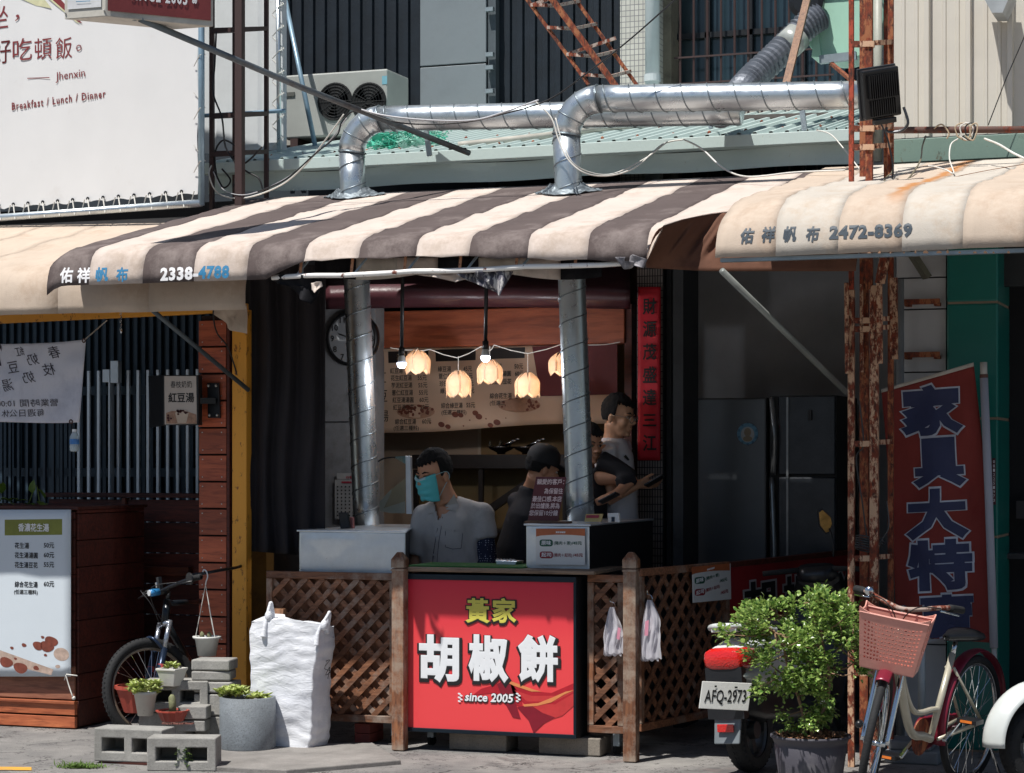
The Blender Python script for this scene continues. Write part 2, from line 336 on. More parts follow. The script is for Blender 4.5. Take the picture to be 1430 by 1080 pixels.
b = B(); q = [GP(-300, 1068), GP(44, 1072.5), GP(44, 1077), GP(-300, 1073)]; b.add([p+Vector((0, 0, .004)) for p in q], [(3, 2, 1, 0)])
b.build('yellow_line', M('road_yellow', '#d8a03a', .8, dirt='#85776a'), kind='structure')
# the far side of the street, which shades the shopfronts and shows in the metal
b = B(); b.box(-30, 40, -27, -26, 0, 5); 
for i in range(14): b.box(-28+i*5, -25.6+i*5, -25.98, -25.9, .2, 3.0)
b.build('opposite_houses', M('opposite_plaster', '#a8a49c', .85, dirt='#7c766f'), kind='structure')
# ------------------------------------------------------------------ shop shells
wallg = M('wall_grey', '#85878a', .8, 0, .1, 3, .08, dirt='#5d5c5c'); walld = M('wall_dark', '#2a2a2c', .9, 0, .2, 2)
x_l = X(455, 1.75); x_r = X(925, 1.8)
b = B(); b.box(-9, 5, 4.0, 4.15, 0, 3.35); b.build('shop_back_wall', M('back_wall_tan', '#6a5540', .85, dirt='#3b2f26'), kind='structure')
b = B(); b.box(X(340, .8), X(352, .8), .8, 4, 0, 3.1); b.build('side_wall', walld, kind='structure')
b = B(); xa = X(448, 1.75); xb = X(524, 1.75); b.box(xa, xb, 1.75, 1.9, 0, 3.2); o = b.build('grey_partition', wallg, kind='structure', bev=.004)
b = B(); zs = Z(470, 590, 1.75); b.box(xa, xb, 1.744, 1.751, zs, zs+.006); b.box(xa+.015, xa+.025, 1.738, 1.751, 0, 3.1); b.build('joint', black, o)
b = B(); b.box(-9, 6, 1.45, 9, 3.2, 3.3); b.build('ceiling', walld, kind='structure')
xr0 = X(925, 1.8); b = B(); b.box(X(940, 1.4), X(954, 1.4), 1.4, 1.75, 0, 3.2); b.box(X(925, 2.0), X(943, 2.0), 1.9, 2.05, 0, 3.2)
b.build('dark_pillar', M('pillar_dark', '#34373a', .7, dirt='#1b1c1e'), kind='structure')
b = B(); b.box(X(930, 3.2), 8, 3.2, 3.3, 0, 3.3); b.build('side_shop_wall', M('side_shop_plaster', '#b4b7ba', .85, 0, .2, 2), kind='structure')
b = B(); b.box(6.0, 6.1, 1.0, 3.3, 0, 3.3); b.box(-9.1, -9, 0.5, 4.1, 0, 3.3); b.build('end_walls', walld, kind='structure')
# upper storey behind the roof
UY = 4.1
b = B(); b.box(-14, 9, UY+.12, UY+.3, 3.2, 9); b.build('upper_wall', M('upper_dark', '#2b343c', .7, 0, .3, 2, dirt='#14191d'), kind='structure')
def corrugated(b, x0, x1, y, z0, z1, pitch, depth, top=.5):
    x = x0; pts = []
    while x < x1:
        pts += [(x, y), (x+pitch*top*.8, y), (x+pitch*top, y+depth), (x+pitch*.9, y+depth)]; x += pitch
    vs = [(px_, py_, z0) for px_, py_ in pts]+[(px_, py_, z1) for px_, py_ in pts]; n_ = len(pts)
    b.add(vs, [(i, i+1, n_+i+1, n_+i) for i in range(n_-1)])
t = thing('corrugated_cladding', 'dark blue grey ribbed metal cladding behind the twin fan unit and silver ducts', 'cladding', (0, UY, 3.3))
for a, c in ((385, 590), (690, 868)):
    b = B(); corrugated(b, X(a, UY), X(c, UY), UY-.04, Z(a, 205, UY), 7.5, .1, .025); b.build('ribbed_sheet', dark_corr, t)
    b = B(); z = Z(a, 190 if a < 500 else 160, UY-.1); b.box(X(a, UY-.1), X(c, UY-.1), UY-.14, UY-.08, z-.14, z); b.build('base_rail', M('rail_blue', '#33424e', .6), t, bev=.004)
t = thing('metal_service_door', 'flat grey steel panel with one seam between the dark ribbed walls', 'panel', (0, UY-.1, 3.3))
g2 = M('grey_panel', '#7c858a', .55, .1, .12, 3, .05, dirt='#737a7e')
x0, x1 = X(588, UY-.1), X(680, UY-.1); zs = Z(630, 92, UY-.1)
b = B(); b.box(x0, x1, UY-.12, UY-.06, zs+.008, 7.5); b.build('door_sheet', g2, t, bev=.004)
b = B(); b.box(x0, x1, UY-.12, UY-.06, Z(630, 215, UY), zs-.004); b.build('door_sheet', g2, t, bev=.004)
b = B(); b.box(x1+.01, x1+.07, UY-.1, UY-.02, 3.3, 7.5); b.build('frame_strip', M('frame_dark', '#4d565c', .6), t)
for py in (14, 77, 128, 95):
    b = B(); p = YP(683, py, UY-.13); b.box(p.x-.02, p.x+.04, UY-.16, UY-.12, p.z-.015, p.z+.015); b.build('hinge', pipe_m, t)
# tiled pier + drain + window
m, n, l, b_ = newmat('small_tiles'); br = n.new('ShaderNodeTexBrick'); br.offset = 0; v = coord(n, l); sw = n.new('ShaderNodeMapping'); sw.inputs['Rotation'].default_value = (PI/2, 0, 0); l.new(v, sw.inputs[0])
l.new(sw.outputs[0], br.inputs[0]); br.inputs['Color1'].default_value = H('#c9c8bf'); br.inputs['Color2'].default_value = H('#bdbcb3'); br.inputs['Mortar'].default_value = H('#77777a')
br.inputs['Scale'].default_value = 1; br.inputs['Brick Width'].default_value = .032; br.inputs['Row Height'].default_value = .04; br.inputs['Mortar Size'].default_value = .0025
l.new(br.outputs[0], b_.inputs['Base Color']); b_.inputs['Roughness'].default_value = .35; bump(n, l, b_, br.outputs[1], -.5, .003); tiles = m
b = B(); b.box(X(866, 3.7), X(918, 3.7), 3.7, 4.1, 3.2, 7.5); b.build('tiled_pier', tiles, kind='structure')
t = thing('drain_pipe', 'fat white drainpipe running down beside the pale tiled pier', 'pipe', YP(911, 118, 3.6)); b = B(); p = YP(911, 60, 3.6); b.tube([(p.x, 3.6, 3.4), (p.x, 3.6, 7.5)], .052, 16); b.build('pipe', M('pvc', '#c4ccce', .4, 0, .1), t, smooth=True)
b = B()
for z in (4.3, 5.2): b.tube([(p.x, 3.6, z), (p.x, 3.6, z+.05)], .06, 16)
b.build('collar', M('pvc', '#c4ccce'), t, smooth=False)
b = B(); b.box(X(922, 3.9), X(940, 3.9), 3.85, 4.1, 3.2, 7.5); b.build('window_jamb', M('old_wood', '#8a8272', .8, dirt='#3e3a33'), kind='structure')
t = thing('barred_window', 'tall dark window behind rusty vertical burglar bars above the duct', 'window', (X(1040, 4), 4, 3.3))
b = B(); b.box(X(938, 4.05), X(1180, 4.05), 4.05, 4.08, 3.3, 7.5); b.build('pane', M('dim_glass', '#26363e', .12, 0, .35, 2, .02, spec=.6), t)
for i, px in enumerate((985, 1045, 1118)):
    b = B(); b.box(X(px, 4.02), X(px+7, 4.02), 4.0, 4.05, 3.3, 7.5); b.build('frame', black, t)
b = B(); zz = Z(1040, 44, 4.02); b.box(X(938, 4.02), X(1180, 4.02), 4.0, 4.045, zz-.03, zz+.01); b.build('frame', black, t)
for px in range(950, 1160, 19):
    b = B(); q = YP(px, 50, 3.8); b.tube([(q.x, 3.8, 3.3), (q.x, 3.8, 7.5)], .009, 6); b.build('bar', brown_steel, t)
for py in (75, 112):
    b = B(); z = Z(1045, py, 3.8); b.bar((X(942, 3.8), 3.79, z), (X(1165, 3.8), 3.79, z), .012); b.build('cross_bar', brown_steel, t)
# ------------------------------------------------------------------ green roof
t = thing('tin_roof', 'weathered pale green tin roof with a deep folded eave behind the striped awning', 'roof', (X(750, 1.5), 1.5, 3.3))
xa, xb = X(292, 1.5), X(1215, 1.5); zb = Z(772, 249, 1.5); z1 = Z(772, 222, 1.5); z2 = Z(772, 206, 1.45)
b = B(); b.grid(lambda u, v_: (xa+(xb-xa)*u, 1.5+.012*math.sin(u*40)*v_, zb+(z1-zb)*v_+.006*math.sin(u*23)), 60, 3); b.build('eave_lower', green_r, t, thick=.01)
b = B(); b.add([(xa, 1.5, z1), (xb, 1.5, z1), (xb, 1.42, z1+.005), (xa, 1.42, z1+.005)], [(0, 1, 2, 3)]); b.build('eave_fold', green_r, t)
b = B(); b.box(xa, xb, 1.415, 1.43, z1+.003, z2+.012); b.build('gutter', green_r, t, bev=.004)
xs = xa; i = 0; yb = 4.0; zt = Z(772, 176, yb)
while xs < xb:
    b = B(); ww = .78; x_ = min(xs+ww, xb); k = int((x_-xs)/.0975)
    prof = []
    for j in range(8):
        u0 = xs+(x_-xs)*j/8; wd = (x_-xs)/8; prof += [(u0, 0), (u0+wd*.55, 0), (u0+wd*.68, .025), (u0+wd*.87, .025)]
    prof.append((x_, 0)); m_ = len(prof)
    b.add([(q[0], 1.43, z2+q[1]) for q in prof]+[(q[0], yb, zt+q[1]) for q in prof], [(j, j+1, m_+j+1, m_+j) for j in range(m_-1)])
    b.build('roof_sheet', green_r, t, thick=.002); xs = x_
b = B(); 
for k in range(46):
    q = Vector((xa+.1+k*.115, 1.75+.9*(k % 2), 0)); q.z = z2+(zt-z2)*(q.y-1.43)/(yb-1.43)+.01; b.lathe([(.012, 0), (.012, .012), (.004, .02)], q, 6)
b.build('screw', rust_dk, t, kind='stuff')
b = B(); b.box(X(400, 3.98), X(1180, 3.98), 3.9, 4.05, zt-.05, zt+.07); b.build('flashing', M('flashing', '#a7a49b', .8, dirt='#5c564d'), t)
# eave end piece at the left (short dark and pale squares)
# ------------------------------------------------------------------ things on the roof
t = thing('air_conditioner', 'beige outdoor air conditioning unit with two round fans on the roof', 'air conditioner', YP(468, 190, 3.3))
y0 = 3.15; x0, x1 = X(395, y0), X(541, y0); z0, z1_ = Z(468, 190, y0), Z(468, 101, y0)
acm = M('ac_beige', '#a0a39f', .5, 0, .1, 4, .05, dirt='#85857c', dpos=(.58, .75))
b = B(); b.box(x0, x1, y0, y0+.4, z0, z1_); b.build('casing', acm, t, bev=.012)
for px in (468, 515):
    p = YP(px, 142, y0-.004); r = .138
    R_ = Matrix.Rotation(PI/2, 3, 'X'); b = B(); b.lathe([(r, 0), (r, .006), (r*.93, .008)], p, 30, R_); o = b.build('fan_opening_disc', M('ac_hole_shade', '#0d0f11', .9), t)  # black disc on the casing, painted shade for the depth of the opening
    b = B()
    for q in range(1, 7): b.torus(p+Vector((0, -.012, 0)), r*q/6.3, .0016, (0, 1, 0), 30, 4)
    for q in range(12): a = q*PI/6; b.tube([p+Vector((math.cos(a)*.02, -.012, math.sin(a)*.02)), p+Vector((math.cos(a)*r, -.012, math.sin(a)*r))], .0014, 4)
    b.build('grille', M('ac_grille', '#1d2024', .6), o)
    b = B()
    for q in range(3):
        a = q*2*PI/3; b.prism([p+Vector((math.cos(a+u)*rr, -.008, math.sin(a+u)*rr)) for u, rr in ((0, .02), (-.1, r*.85), (.7, r*.85), (.9, .02))], (0, .002, 0))
    b.build('fan_blade', M('fan_blade', '#181b1f', .6), o)
b = B(); p = YP(405, 132, y0); b.box(p.x-.03, p.x+.04, y0-.01, y0, p.z-.014, p.z+.014); b.build('badge', M('badge', '#5d5f5b', .5), t)
b = B(); b.box(x0+.06, x0+.12, y0, y0+.4, z0-.25, z0-.002); b.box(x1-.12, x1-.06, y0, y0+.4, z0-.25, z0-.002); b.build('foot', brown_steel, t)
b = B(); p = YP(537, 112, y0-.003); b.add([p+Vector((-.02, 0, -.03)), p+Vector((.02, 0, -.03)), p+Vector((.02, 0, .03)), p+Vector((-.02, 0, .03))], [(0, 1, 2, 3)]); b.build('sticker', M('ac_sticker', '#7ab0c0', .5), t)
# diagonal pale blue pipe
b = B(); b.tube([YP(392, -30, 3.0), YP(441, 208, 2.6)], .018, 8); b.build('stay_pipe', M('blue_grey_pipe', '#8ba6b8', .4, .4), smooth=True, label='thin pale blue pipe leaning in front of the roof air conditioner', cat='pipe')
# rusty ladder truss
t = thing('rusty_truss', 'rusty triangular steel truss leaning over the roof behind the ducts', 'truss', YP(840, 115, 3.0))
A0, A1 = YP(722, -20, 3.0), YP(822, 118, 3.0); B0, B1 = YP(757, -20, 2.9), YP(861, 122, 2.9); C0, C1 = YP(790, -20, 3.15), YP(890, 120, 3.15)
for a, c, r in ((A0, A1, .018), (B0, B1, .03), (C0, C1, .018)):
    b = B(); b.bar(a, c, r*1.3); b.build('chord', rust_dk, t)
for py in (8, 40, 78, 106):
    f = (py+20)/140
    b = B(); P_, Q_, R2 = A0.lerp(A1, f), B0.lerp(B1, f), C0.lerp(C1, f)
    b.bar(P_, Q_+Vector((.02, 0, 0)), .022); b.bar(Q_, R2+Vector((0, 0, .03)), .022)
    if py in (8, 78): b.bar(P_, R2+Vector((0, 0, .12)), .022)
    b.build('lacing_bar', rusty('pale_rust', '#b9a79c', .5), t)
# green tangled net
b = B(); rg = random.Random(3)
for k in range(120):
    c = YP(512+rg.random()*100, 208, 1.75+rg.random()*.5); c.z = Z(560, 208, 2)+rg.random()*.12*(1-abs(c.x-X(570, 2))*.9)
    pts = [c]
    for j in range(7): pts.append(pts[-1]+Vector((rg.uniform(-.06, .06), rg.uniform(-.05, .05), rg.uniform(-.03, .03))))
    b.tube(pts, .004, 4)
for k in range(26):
    c = YP(515+rg.random()*95, 204, 1.8); c.z = Z(560, 206, 1.8)+rg.random()*.07
    b.add([c+Vector((rg.uniform(-.07, .07), rg.uniform(-.04, .04), rg.uniform(-.03, .04))) for _ in range(4)], [(0, 1, 2, 3)])
b.build('tangled_net', M('turquoise_net', '#3fae93', .6, 0, .3, 20, dirt='#cfe5dc'), label='bundle of turquoise netting dumped on the green roof', cat='netting')
# ------------------------------------------------------------------ spiral ducts
def spiral(path, r, pitch=.155, n=20):
    """round duct with a raised lock seam winding round it; returns wall and seam"""
    a = Vector(path[0]); c = Vector(path[1]); d = (c-a); L = d.length; d.normalize(); u = d.orthogonal().normalized(); w_ = d.cross(u)
    b1 = B(); b1.tube([a+d*L*i/12 for i in range(13)], r, 28, True); b2 = B(); st = int(L/pitch*20); pts = []
    for i in range(st+1):
        t_ = i/20*2*PI; s_ = i/20*pitch
        if s_ > L: break
        pts.append(a+d*s_+(u*math.cos(t_)+w_*math.sin(t_))*(r+.0008))
    b2.tube(pts, .0042, 5); return b1, b2
def elbow(c0, d0, d1, R, r, n=6):
    """bend from direction d0 to d1, in gored segments"""
    c0 = Vector(c0); d0 = Vector(d0); d1 = Vector(d1); pts = []
    ctr = c0+d1*R
    for i in range(n+1):
        a = i/n*PI/2; pts.append(ctr-d1*R*math.cos(a)+d0*R*math.sin(a))
    return pts
R1 = .079
def duct(name, label, yv, pxb, pyb, pxt, R_e, z_h, px_end, lean_px, z_h_end):
    base = YP(pxb, pyb, yv); topx = X(pxt, yv)
    t = thing(name, label, 'duct', base, 'exhaust ducts rising through the awning')
    zt_ = z_h-R_e; top = Vector((topx, yv, zt_)); 
    a, s_ = spiral((base, top), R1*1.02); o = a.build('riser', duct_m, t, smooth=True); s_.build('seam', seam_m, o, smooth=True)
    pts = elbow(top, UP, Vector((1, 0, 0)), R_e, R1); b = B(); b.tube(pts, R1*1.05, 28); o = b.build('elbow', duct_m, t, smooth=True)
    b = B()
    for i in (0, 2, 4, 6):
        dd = (pts[min(i+1, 6)]-pts[max(i-1, 0)]).normalized(); b.torus(pts[i], R1*1.06, .004, dd, 28, 5)
    b.build('seam', seam_m, o, smooth=True)
    e = Vector((X(px_end, yv), yv, z_h_end)); a, s_ = spiral((pts[-1], e), R1); o = a.build('run', duct_m, t, smooth=True); s_.build('seam', seam_m, o, smooth=True)
    return t, top
zl = Z(560, 164.5, 1.15); dl, _ = duct('exhaust_duct', 'silver spiral duct rising behind the left steel box, the lower horizontal run', 1.15, 512, 739, 491, .2, zl, 1035, 0, Z(1040, 156, 1.15))
zr = Z(850, 137.5, .82); dr, _ = duct('exhaust_duct', 'silver spiral duct rising behind the price board box and bending right, higher run', .82, 811, 731, 791, .2, zr, 1200, 0, Z(1150, 136, .82))
# brackets carrying the ducts
for px, py0, py1, yv in ((600, 160, 218, 1.3), (1124, 122, 183, 1.45), (993, 150, 180, 1.6)):
    b = B(); p = YP(px, py1, yv); q = YP(px-8, py0, yv); b.bar(p, q, .03, .02); b.bar(q, q+Vector((.1, -.04, 0)), .03, .02)
    b.build('duct_bracket', pipe_m, label={600: 'flat steel strut under the left part of the lower duct', 1124: 'flat steel strut clasping the duct near the blower', 993: 'short steel strut under the duct below the barred window'}[px], cat='bracket', group='struts that hold the ducts')
# crumpled sealing foil where ducts pass the awning
for i, (px, py, yv) in enumerate(((492, 266, 1.15), (791, 252, .82))):
    rg = random.Random(i+5); c = YP(px, py, yv); c.z = 3.29-(1.32-yv)*.24; b = B()
    def fn(u, v_, c=c):
        a = u*2*PI; r = R1*1.0+v_*(.075+.03*math.sin(3*a)); z = (1-v_)**2*.05+.012*noise.noise(Vector((math.cos(a)*4, math.sin(a)*4, v_*9+i)))
        return (c.x+r*math.cos(a)*1.25, c.y+r*math.sin(a)*.7, c.z+z+.008+.24*r*math.sin(a)*.7)
    b.grid(fn, 48, 10); b.build('sealing_foil', galv('crumpled_foil', '#7f888e', .5, .6), label=('crumpled grey foil collar sealing the left duct at the awning', 'crumpled foil and cloth collar sealing the right duct at the awning')[i], cat='foil', thick=.002)
# blower and flexible hose
t = thing('blower', 'mint green snail shaped extractor blower hanging at the rusty mast', 'blower', YP(1168, 84, 2.2))
mint = rusty('mint_paint', '#a3cdb9', .3, .45, '#7f6d55', '#506558'); c = YP(1172, 30, 2.2)
b = B(); pts = []
for i in range(28):
    a = i/27*1.75*PI+.5*PI; r = .2+.09*i/27; pts.append(c+Vector((math.cos(a)*r, 0, math.sin(a)*r)))
b.prism(pts, (0, .26, 0)); b.build('volute', mint, t, bev=.008)
b = B(); b.box(c.x-.17, c.x+.16, 2.2-.02, 2.48, c.z+.16, c.z+.25); b.build('flange', mint, t, bev=.004)
b = B(); q = YP(1146, 60, 2.18); b.prism([YP(1137, 45, 2.18), YP(1143, 45, 2.18), YP(1147, 80, 2.18), YP(1133, 80, 2.18)], (0, .22, 0)); b.build('outlet', mint, t, bev=.003)
b = B(); b.lathe([(.11, 0), (.11, .05), (.08, .06)], YP(1128, 4, 2.15), 20, Matrix.Rotation(PI/2, 3, 'X')); b.build('motor', blackplastic, t)
b = B(); q0 = YP(1145, 84, 2.14); q1 = YP(1196, 78, 2.14); b.bar(q0, q1, .04, .05); b.build('mounting_rail', pipe_m, t)
b = B(); b.bar(YP(1160, 88, 2.2), YP(1200, 122, 1.0), .02); b.build('stay', rust_dk, t)
t = thing('flexible_hose', 'ribbed grey flexible exhaust hose curving from the blower to the duct', 'hose', YP(1040, 128, 2.0))
ctrl = [YP(1146, 22, 2.15), YP(1128, 34, 2.1), YP(1106, 56, 2.05), YP(1082, 80, 1.95), YP(1056, 104, 1.85), YP(1036, 126, 1.7), YP(1020, 150, 1.35), YP(1005, 158, 1.2)]
def spline(P, k=8):
    P = [P[0]]+list(P)+[P[-1]]; out = []
    for i in range(1, len(P)-2):
        for j in range(k):
            t_ = j/k; a, b_1, c_, d = P[i-1], P[i], P[i+1], P[i+2]
            out.append(.5*((2*b_1)+(c_-a)*t_+(2*a-5*b_1+4*c_-d)*t_*t_+(3*b_1-a-3*c_+d)*t_**3))
    out.append(P[-2]); return out
sp = spline([Vector(p) for p in ctrl], 14); b = B(); b.tube(sp, [.078+.007*(i % 3) for i in range(len(sp))], 20); b.build('hose', M('hose_grey', '#70757e', .45, .3, .15, 12, .3, 60), t, smooth=False)
b = B(); b.tube([YP(1115, 50, 2.05), YP(1098, 66, 2.0)], .092, 20); b.build('tape', M('tape', '#b9bdb8', .3, .2), t, smooth=True)
b = B(); b.bar(YP(1127, 0, 1.9), YP(1098, 118, 1.4), .045, .02); b.build('wood_brace', wood('raw_wood', '#a87c5c', '#6d4a34', 'z'), label='thin brown timber batten leaning across the grey hose', cat='batten')
b = B(); c = YP(1045, 172, 3.0); b.tube([c+Vector((-.05, 0, 0)), c+Vector((.5, .2, .02))], .055, 14); b.build('roof_pipe', M('dirty_pipe', '#3e3a36', .8), label='short dark open pipe lying on the roof under the ducts', cat='pipe')
b = B(); rg = random.Random(8); p = [YP(640, 203, 1.7), YP(760, 190, 2.0), YP(850, 178, 2.4), YP(940, 172, 2.8), YP(1000, 177, 3)]; b.tube(spline([Vector(q) for q in p], 6), .022, 8); b.build('roof_hose', M('roof_hose', '#b0aca2', .6), smooth=True, label='thin pale hose snaking over the green tin roof', cat='hose')
# ------------------------------------------------------------------ awnings
def prof_at(P, t):
    """point at share t of the polyline P by length"""
    L = [0]
    for a, c in zip(P, P[1:]): L.append(L[-1]+math.hypot(c[0]-a[0], c[1]-a[1]))
    s = t*L[-1]
    for i in range(len(P)-1):
        if s <= L[i+1] or i == len(P)-2:
            f = (s-L[i])/(L[i+1]-L[i]); return P[i][0]+(P[i+1][0]-P[i][0])*f, P[i][1]+(P[i+1][1]-P[i][1])*f
def smooth_prof(P, it=2):
    for _ in range(it):
        Q = [P[0]]
        for a, c in zip(P, P[1:]): Q += [(a[0]*.75+c[0]*.25, a[1]*.75+c[1]*.25), (a[0]*.25+c[0]*.75, a[1]*.25+c[1]*.75)]
        P = Q+[P[-1]]
    return P
def awning(name, label, edges, cols, PF, parent_cat='awning', nv=46, wr=.006, seed=0, nu=6, group=None, pname='fabric_panel'):
    t = thing(name, label, parent_cat, ((edges[0]+edges[-1])/2, -.5, 2.6), group)
    for i in range(len(edges)-1):
        a, c = edges[i], edges[i+1]
        def fn(u, v_):
            x = a+(c-a)*u; y, z = PF(x, v_); q = Vector((x*1.3, y*5.5, seed)); s_ = min(1, v_*4)*min(1, (1.12-v_)*5)
            k = noise.noise(q)*wr*1.6+noise.noise(Vector((x*7, y*20+x*5, seed+3)))*wr*.8
            sag = -.012*abs(math.sin((y+.1)*PI/.46))*s_ if y > -.7 else 0
            return Vector((x+noise.noise(Vector((x*4, y*9, seed+9)))*wr*1.4*s_, y+(noise.noise(Vector((x*5, z*4, seed+5)))*.014 if y < -.6 else 0), z+k*s_*1.2+sag*.6))
        b = B(); b.grid(fn, nu, nv); b.build(pname, cols[i], t, smooth=True, thick=.002)
    return t
YA = -.9
ex = [X(p, YA-.01) for p in (66, 125, 200, 272, 345, 425, 500, 580, 655, 737, 820, 903, 985, 1068, 1150)]
def lowz(x):                                   # the lower edge is lifted between the pipe hooks
    px = CX+F*((Vector((x, YA, 0))-CAM).dot(RT)/dep((x, YA, 0)))
    if px < 372: return 2.56
    f = min(1, (px-372)/60); base = 2.56+.085*f-.065*max(0, (px-600)/300)
    return base+.010*abs(math.sin((px-372)/81*PI))
zb0 = 3.29
def tmax(x):
    f = max(0, min(1, (x-ex[11])/(X(985, YA)-ex[11]))); return 1-.29*(1-(1-f)**2.4)
def PF_main(x, t):
    lz = lowz(x); left = max(0, min(1, (x-ex[0])/.12))
    P = smooth_prof([(1.32, zb0), (-.45, 2.865), (-.74, 2.79), (-.88, 2.74), (-.915, 2.62), (-.915, lz)], 2)
    y, z = prof_at(P, t*tmax(x)); z -= (1-left)**2*.05
    return y, z
awning('striped_awning', 'wide brown and cream striped canvas awning with white and blue stencilled lettering', ex, [brown_f if i % 2 == 0 else cream_f for i in range(14)], PF_main, seed=2, wr=.004)
AW = [o for o in bpy.data.objects if o.name == 'striped_awning'][0]
def fn(u, v_):
    x = ex[11]-.01+(ex[-1]+.1-ex[11])*u; y, z = PF_main(x, 1); px = 903+(1195-903)*u**1.1; bt = YP(px, 374+5*min(1, u*3), -.52+.1*u); tp = Vector((x, y+.004, z-.002))
    q = tp.lerp(bt, v_); a = u*46+v_*4*(1-u); q.y += (.03*math.sin(a*1.3)+.018*math.sin(a*2.9+1))*math.sin(PI*min(1, v_*1.2))*(.5+.5*u); return q
b = B(); b.grid(fn, 120, 14); b.build('side_flap', brown_u, AW, smooth=True, thick=.002)
pl = yplane(YA-.03)
b = B()
for s_, px in (('佑', 90), ('祥', 114)): text(b, pl, s_, px, 384, 22, 18, .03, .004)
text(b, pl, '2338-', 248, 382, 19, 54, .045, .004, spacing=1.1); b = fine(b); drape(b, kids(AW), (0, 1, 0), .0026); b.build('white_lettering', ink_w, AW)
b = B(); blue = M('blue_ink', '#2f7ba6', .6, 0, .1, bmp=0)
for s_, px in (('帆', 139), ('布', 167)): text(b, pl, s_, px, 383, 21, 17, .03, .004)
text(b, pl, '4788', 296, 380, 19, 42, .045, .004, spacing=1.1); b = fine(b); drape(b, kids(AW), (0, 1, 0), .0026); b.build('blue_lettering', blue, AW)
# pipe with hooks and torn cloth
t = thing('awning_rail', 'long white pipe slung on short orange hooks under the front of the striped awning', 'rail', YP(640, 378, YA))
p0, p1 = YP(380, 388, -.88), YP(895, 367, -.88); b = B(); b.tube([p0.lerp(p1, i/10)+Vector((0, 0, .004*math.sin(i*2))) for i in range(11)], .0135, 10); b.build('pipe', rusty('white_rail', '#f0eeea', .38, .5), t, smooth=True)
for i, px in enumerate((421, 496, 572, 650, 728, 808)):
    b = B(); f = (px-380)/515; a = p0.lerp(p1, f); b.bar(a, a+Vector((0, .02, .085)), .014, .006); b.build('hook', rusty('hook_orange', '#c08a68', .45), t)
for px in (415, 500, 575, 660, 735):
    f = (px-380)/515; a = p0.lerp(p1, f); b = B(); b.tube([a, a+Vector((.06, .05, .1))], .007, 6); b.build('brace', pipe_m, t)
b = B(); f0 = p0.lerp(p1, .07); b.tube([f0+Vector((0, .06, -.005)), f0+Vector((0, .06, .12))], .012, 8); b.build('upright', pipe_m, t)
def rag(name, label, pts, mat, y, seed, parent=None):
    b = B(); n_ = len(pts); cx_ = sum(p[0] for p in pts)/n_; cy_ = sum(p[1] for p in pts)/n_; rings = 8; vs = [YP(cx_, cy_, y-.02)]
    fine = []
    for i in range(n_):
        a, c_ = pts[i], pts[(i+1) % n_]
        for j in range(6): fine.append((a[0]+(c_[0]-a[0])*j/6, a[1]+(c_[1]-a[1])*j/6))
    m_ = len(fine)
    for r in range(1, rings+1):
        for i, (px, py) in enumerate(fine):
            f = r/rings; q = YP(cx_+(px-cx_)*f, cy_+(py-cy_)*f, y); q.y += .05*noise.noise(Vector((q.x*14, q.z*6, seed)))+.03*math.sin(q.x*55+seed)*f; vs.append(q)
    fs = [(0, 1+i, 1+(i+1) % m_) for i in range(m_)]+[(1+(r-1)*m_+i, 1+r*m_+i, 1+r*m_+(i+1) % m_, 1+(r-1)*m_+(i+1) % m_) for r in range(1, rings) for i in range(m_)]
    b.add(vs, fs); return b.build(name, mat, parent, label=label, cat=None if parent else 'rag', smooth=True, thick=.002)
rag('torn_cloth', 'black torn awning scrap hanging at the left end of the white pipe', [(375, 388), (400, 384), (452, 386), (451, 398), (447, 408), (440, 412), (434, 425), (420, 417), (404, 400), (386, 396)], black_f, -.86, 1)
rag('torn_cloth', 'small pale scrap of cloth caught in the black rag at the left pipe end', [(432, 395), (450, 394), (451, 400), (443, 410), (434, 405)], cream_f, -.90, 2)
rag('torn_cloth', 'ragged striped scrap hanging from the middle of the white pipe', [(640, 383), (672, 380), (712, 378), (708, 395), (702, 415), (690, 408), (670, 398), (652, 392)], M('rag_grey', '#4d4c58', .8, 0, .7, 22, dirt='#b9b6b4', dscale=30, dpos=(.5, .56), stretch=(1, 1, .3)), -.86, 3)
rag('torn_cloth', 'frayed cream strip sagging under the white pipe', [(575, 383), (600, 379), (655, 378), (656, 388), (640, 395), (610, 388)], cream_f, -.84, 4)
rag('torn_cloth', 'bunched grey cloth knot at the right end of the white pipe', [(862, 360), (885, 356), (903, 362), (900, 375), (885, 371), (870, 376)], M('rag_pale', '#8d8a8e', .8, 0, .6, 30), -.93, 6)
b = B(); b.add([YP(a, c_, .1) for a, c_ in ((470, 372), (900, 360), (880, 392), (480, 400))], [(0, 1, 2, 3)])
# inner cloth hanging from behind the pipe: cream and dark lining
b = B()
def fn(u, v_):
    px = 440+(840-440)*u; y = -.55+.03*math.sin(u*60)
    return YP(px, 360+v_*(24+7*math.sin(u*9)), y)
for k in range(7):
    bb = B(); bb.grid(lambda u, v_, k=k: fn((k+u)/7, v_), 10, 3); bb.build('lining_strip', [cream_f, black_f, pale_f][(k+1) % 3 if k != 3 else 1], AW, smooth=True, thick=.002)
# ---- left beige awning, runs lower behind the striped one
el = [X(p, -.6) for p in (-330, -240, -150, -60, 84, 210, 345)]
def PF_l(x, t):
    P = smooth_prof([(1.15, 3.17), (-.2, 2.80), (-.46, 2.74), (-.58, 2.66), (-.62, 2.56), (-.62, 2.43)], 2); y, z = prof_at(P, t)
    if x > el[3]+.1: z -= 0
    return y, z
awning('beige_awning', 'plain beige canvas awning over the dessert stall, tucked under the striped one', el, [beige_f]*6, PF_l, seed=8)
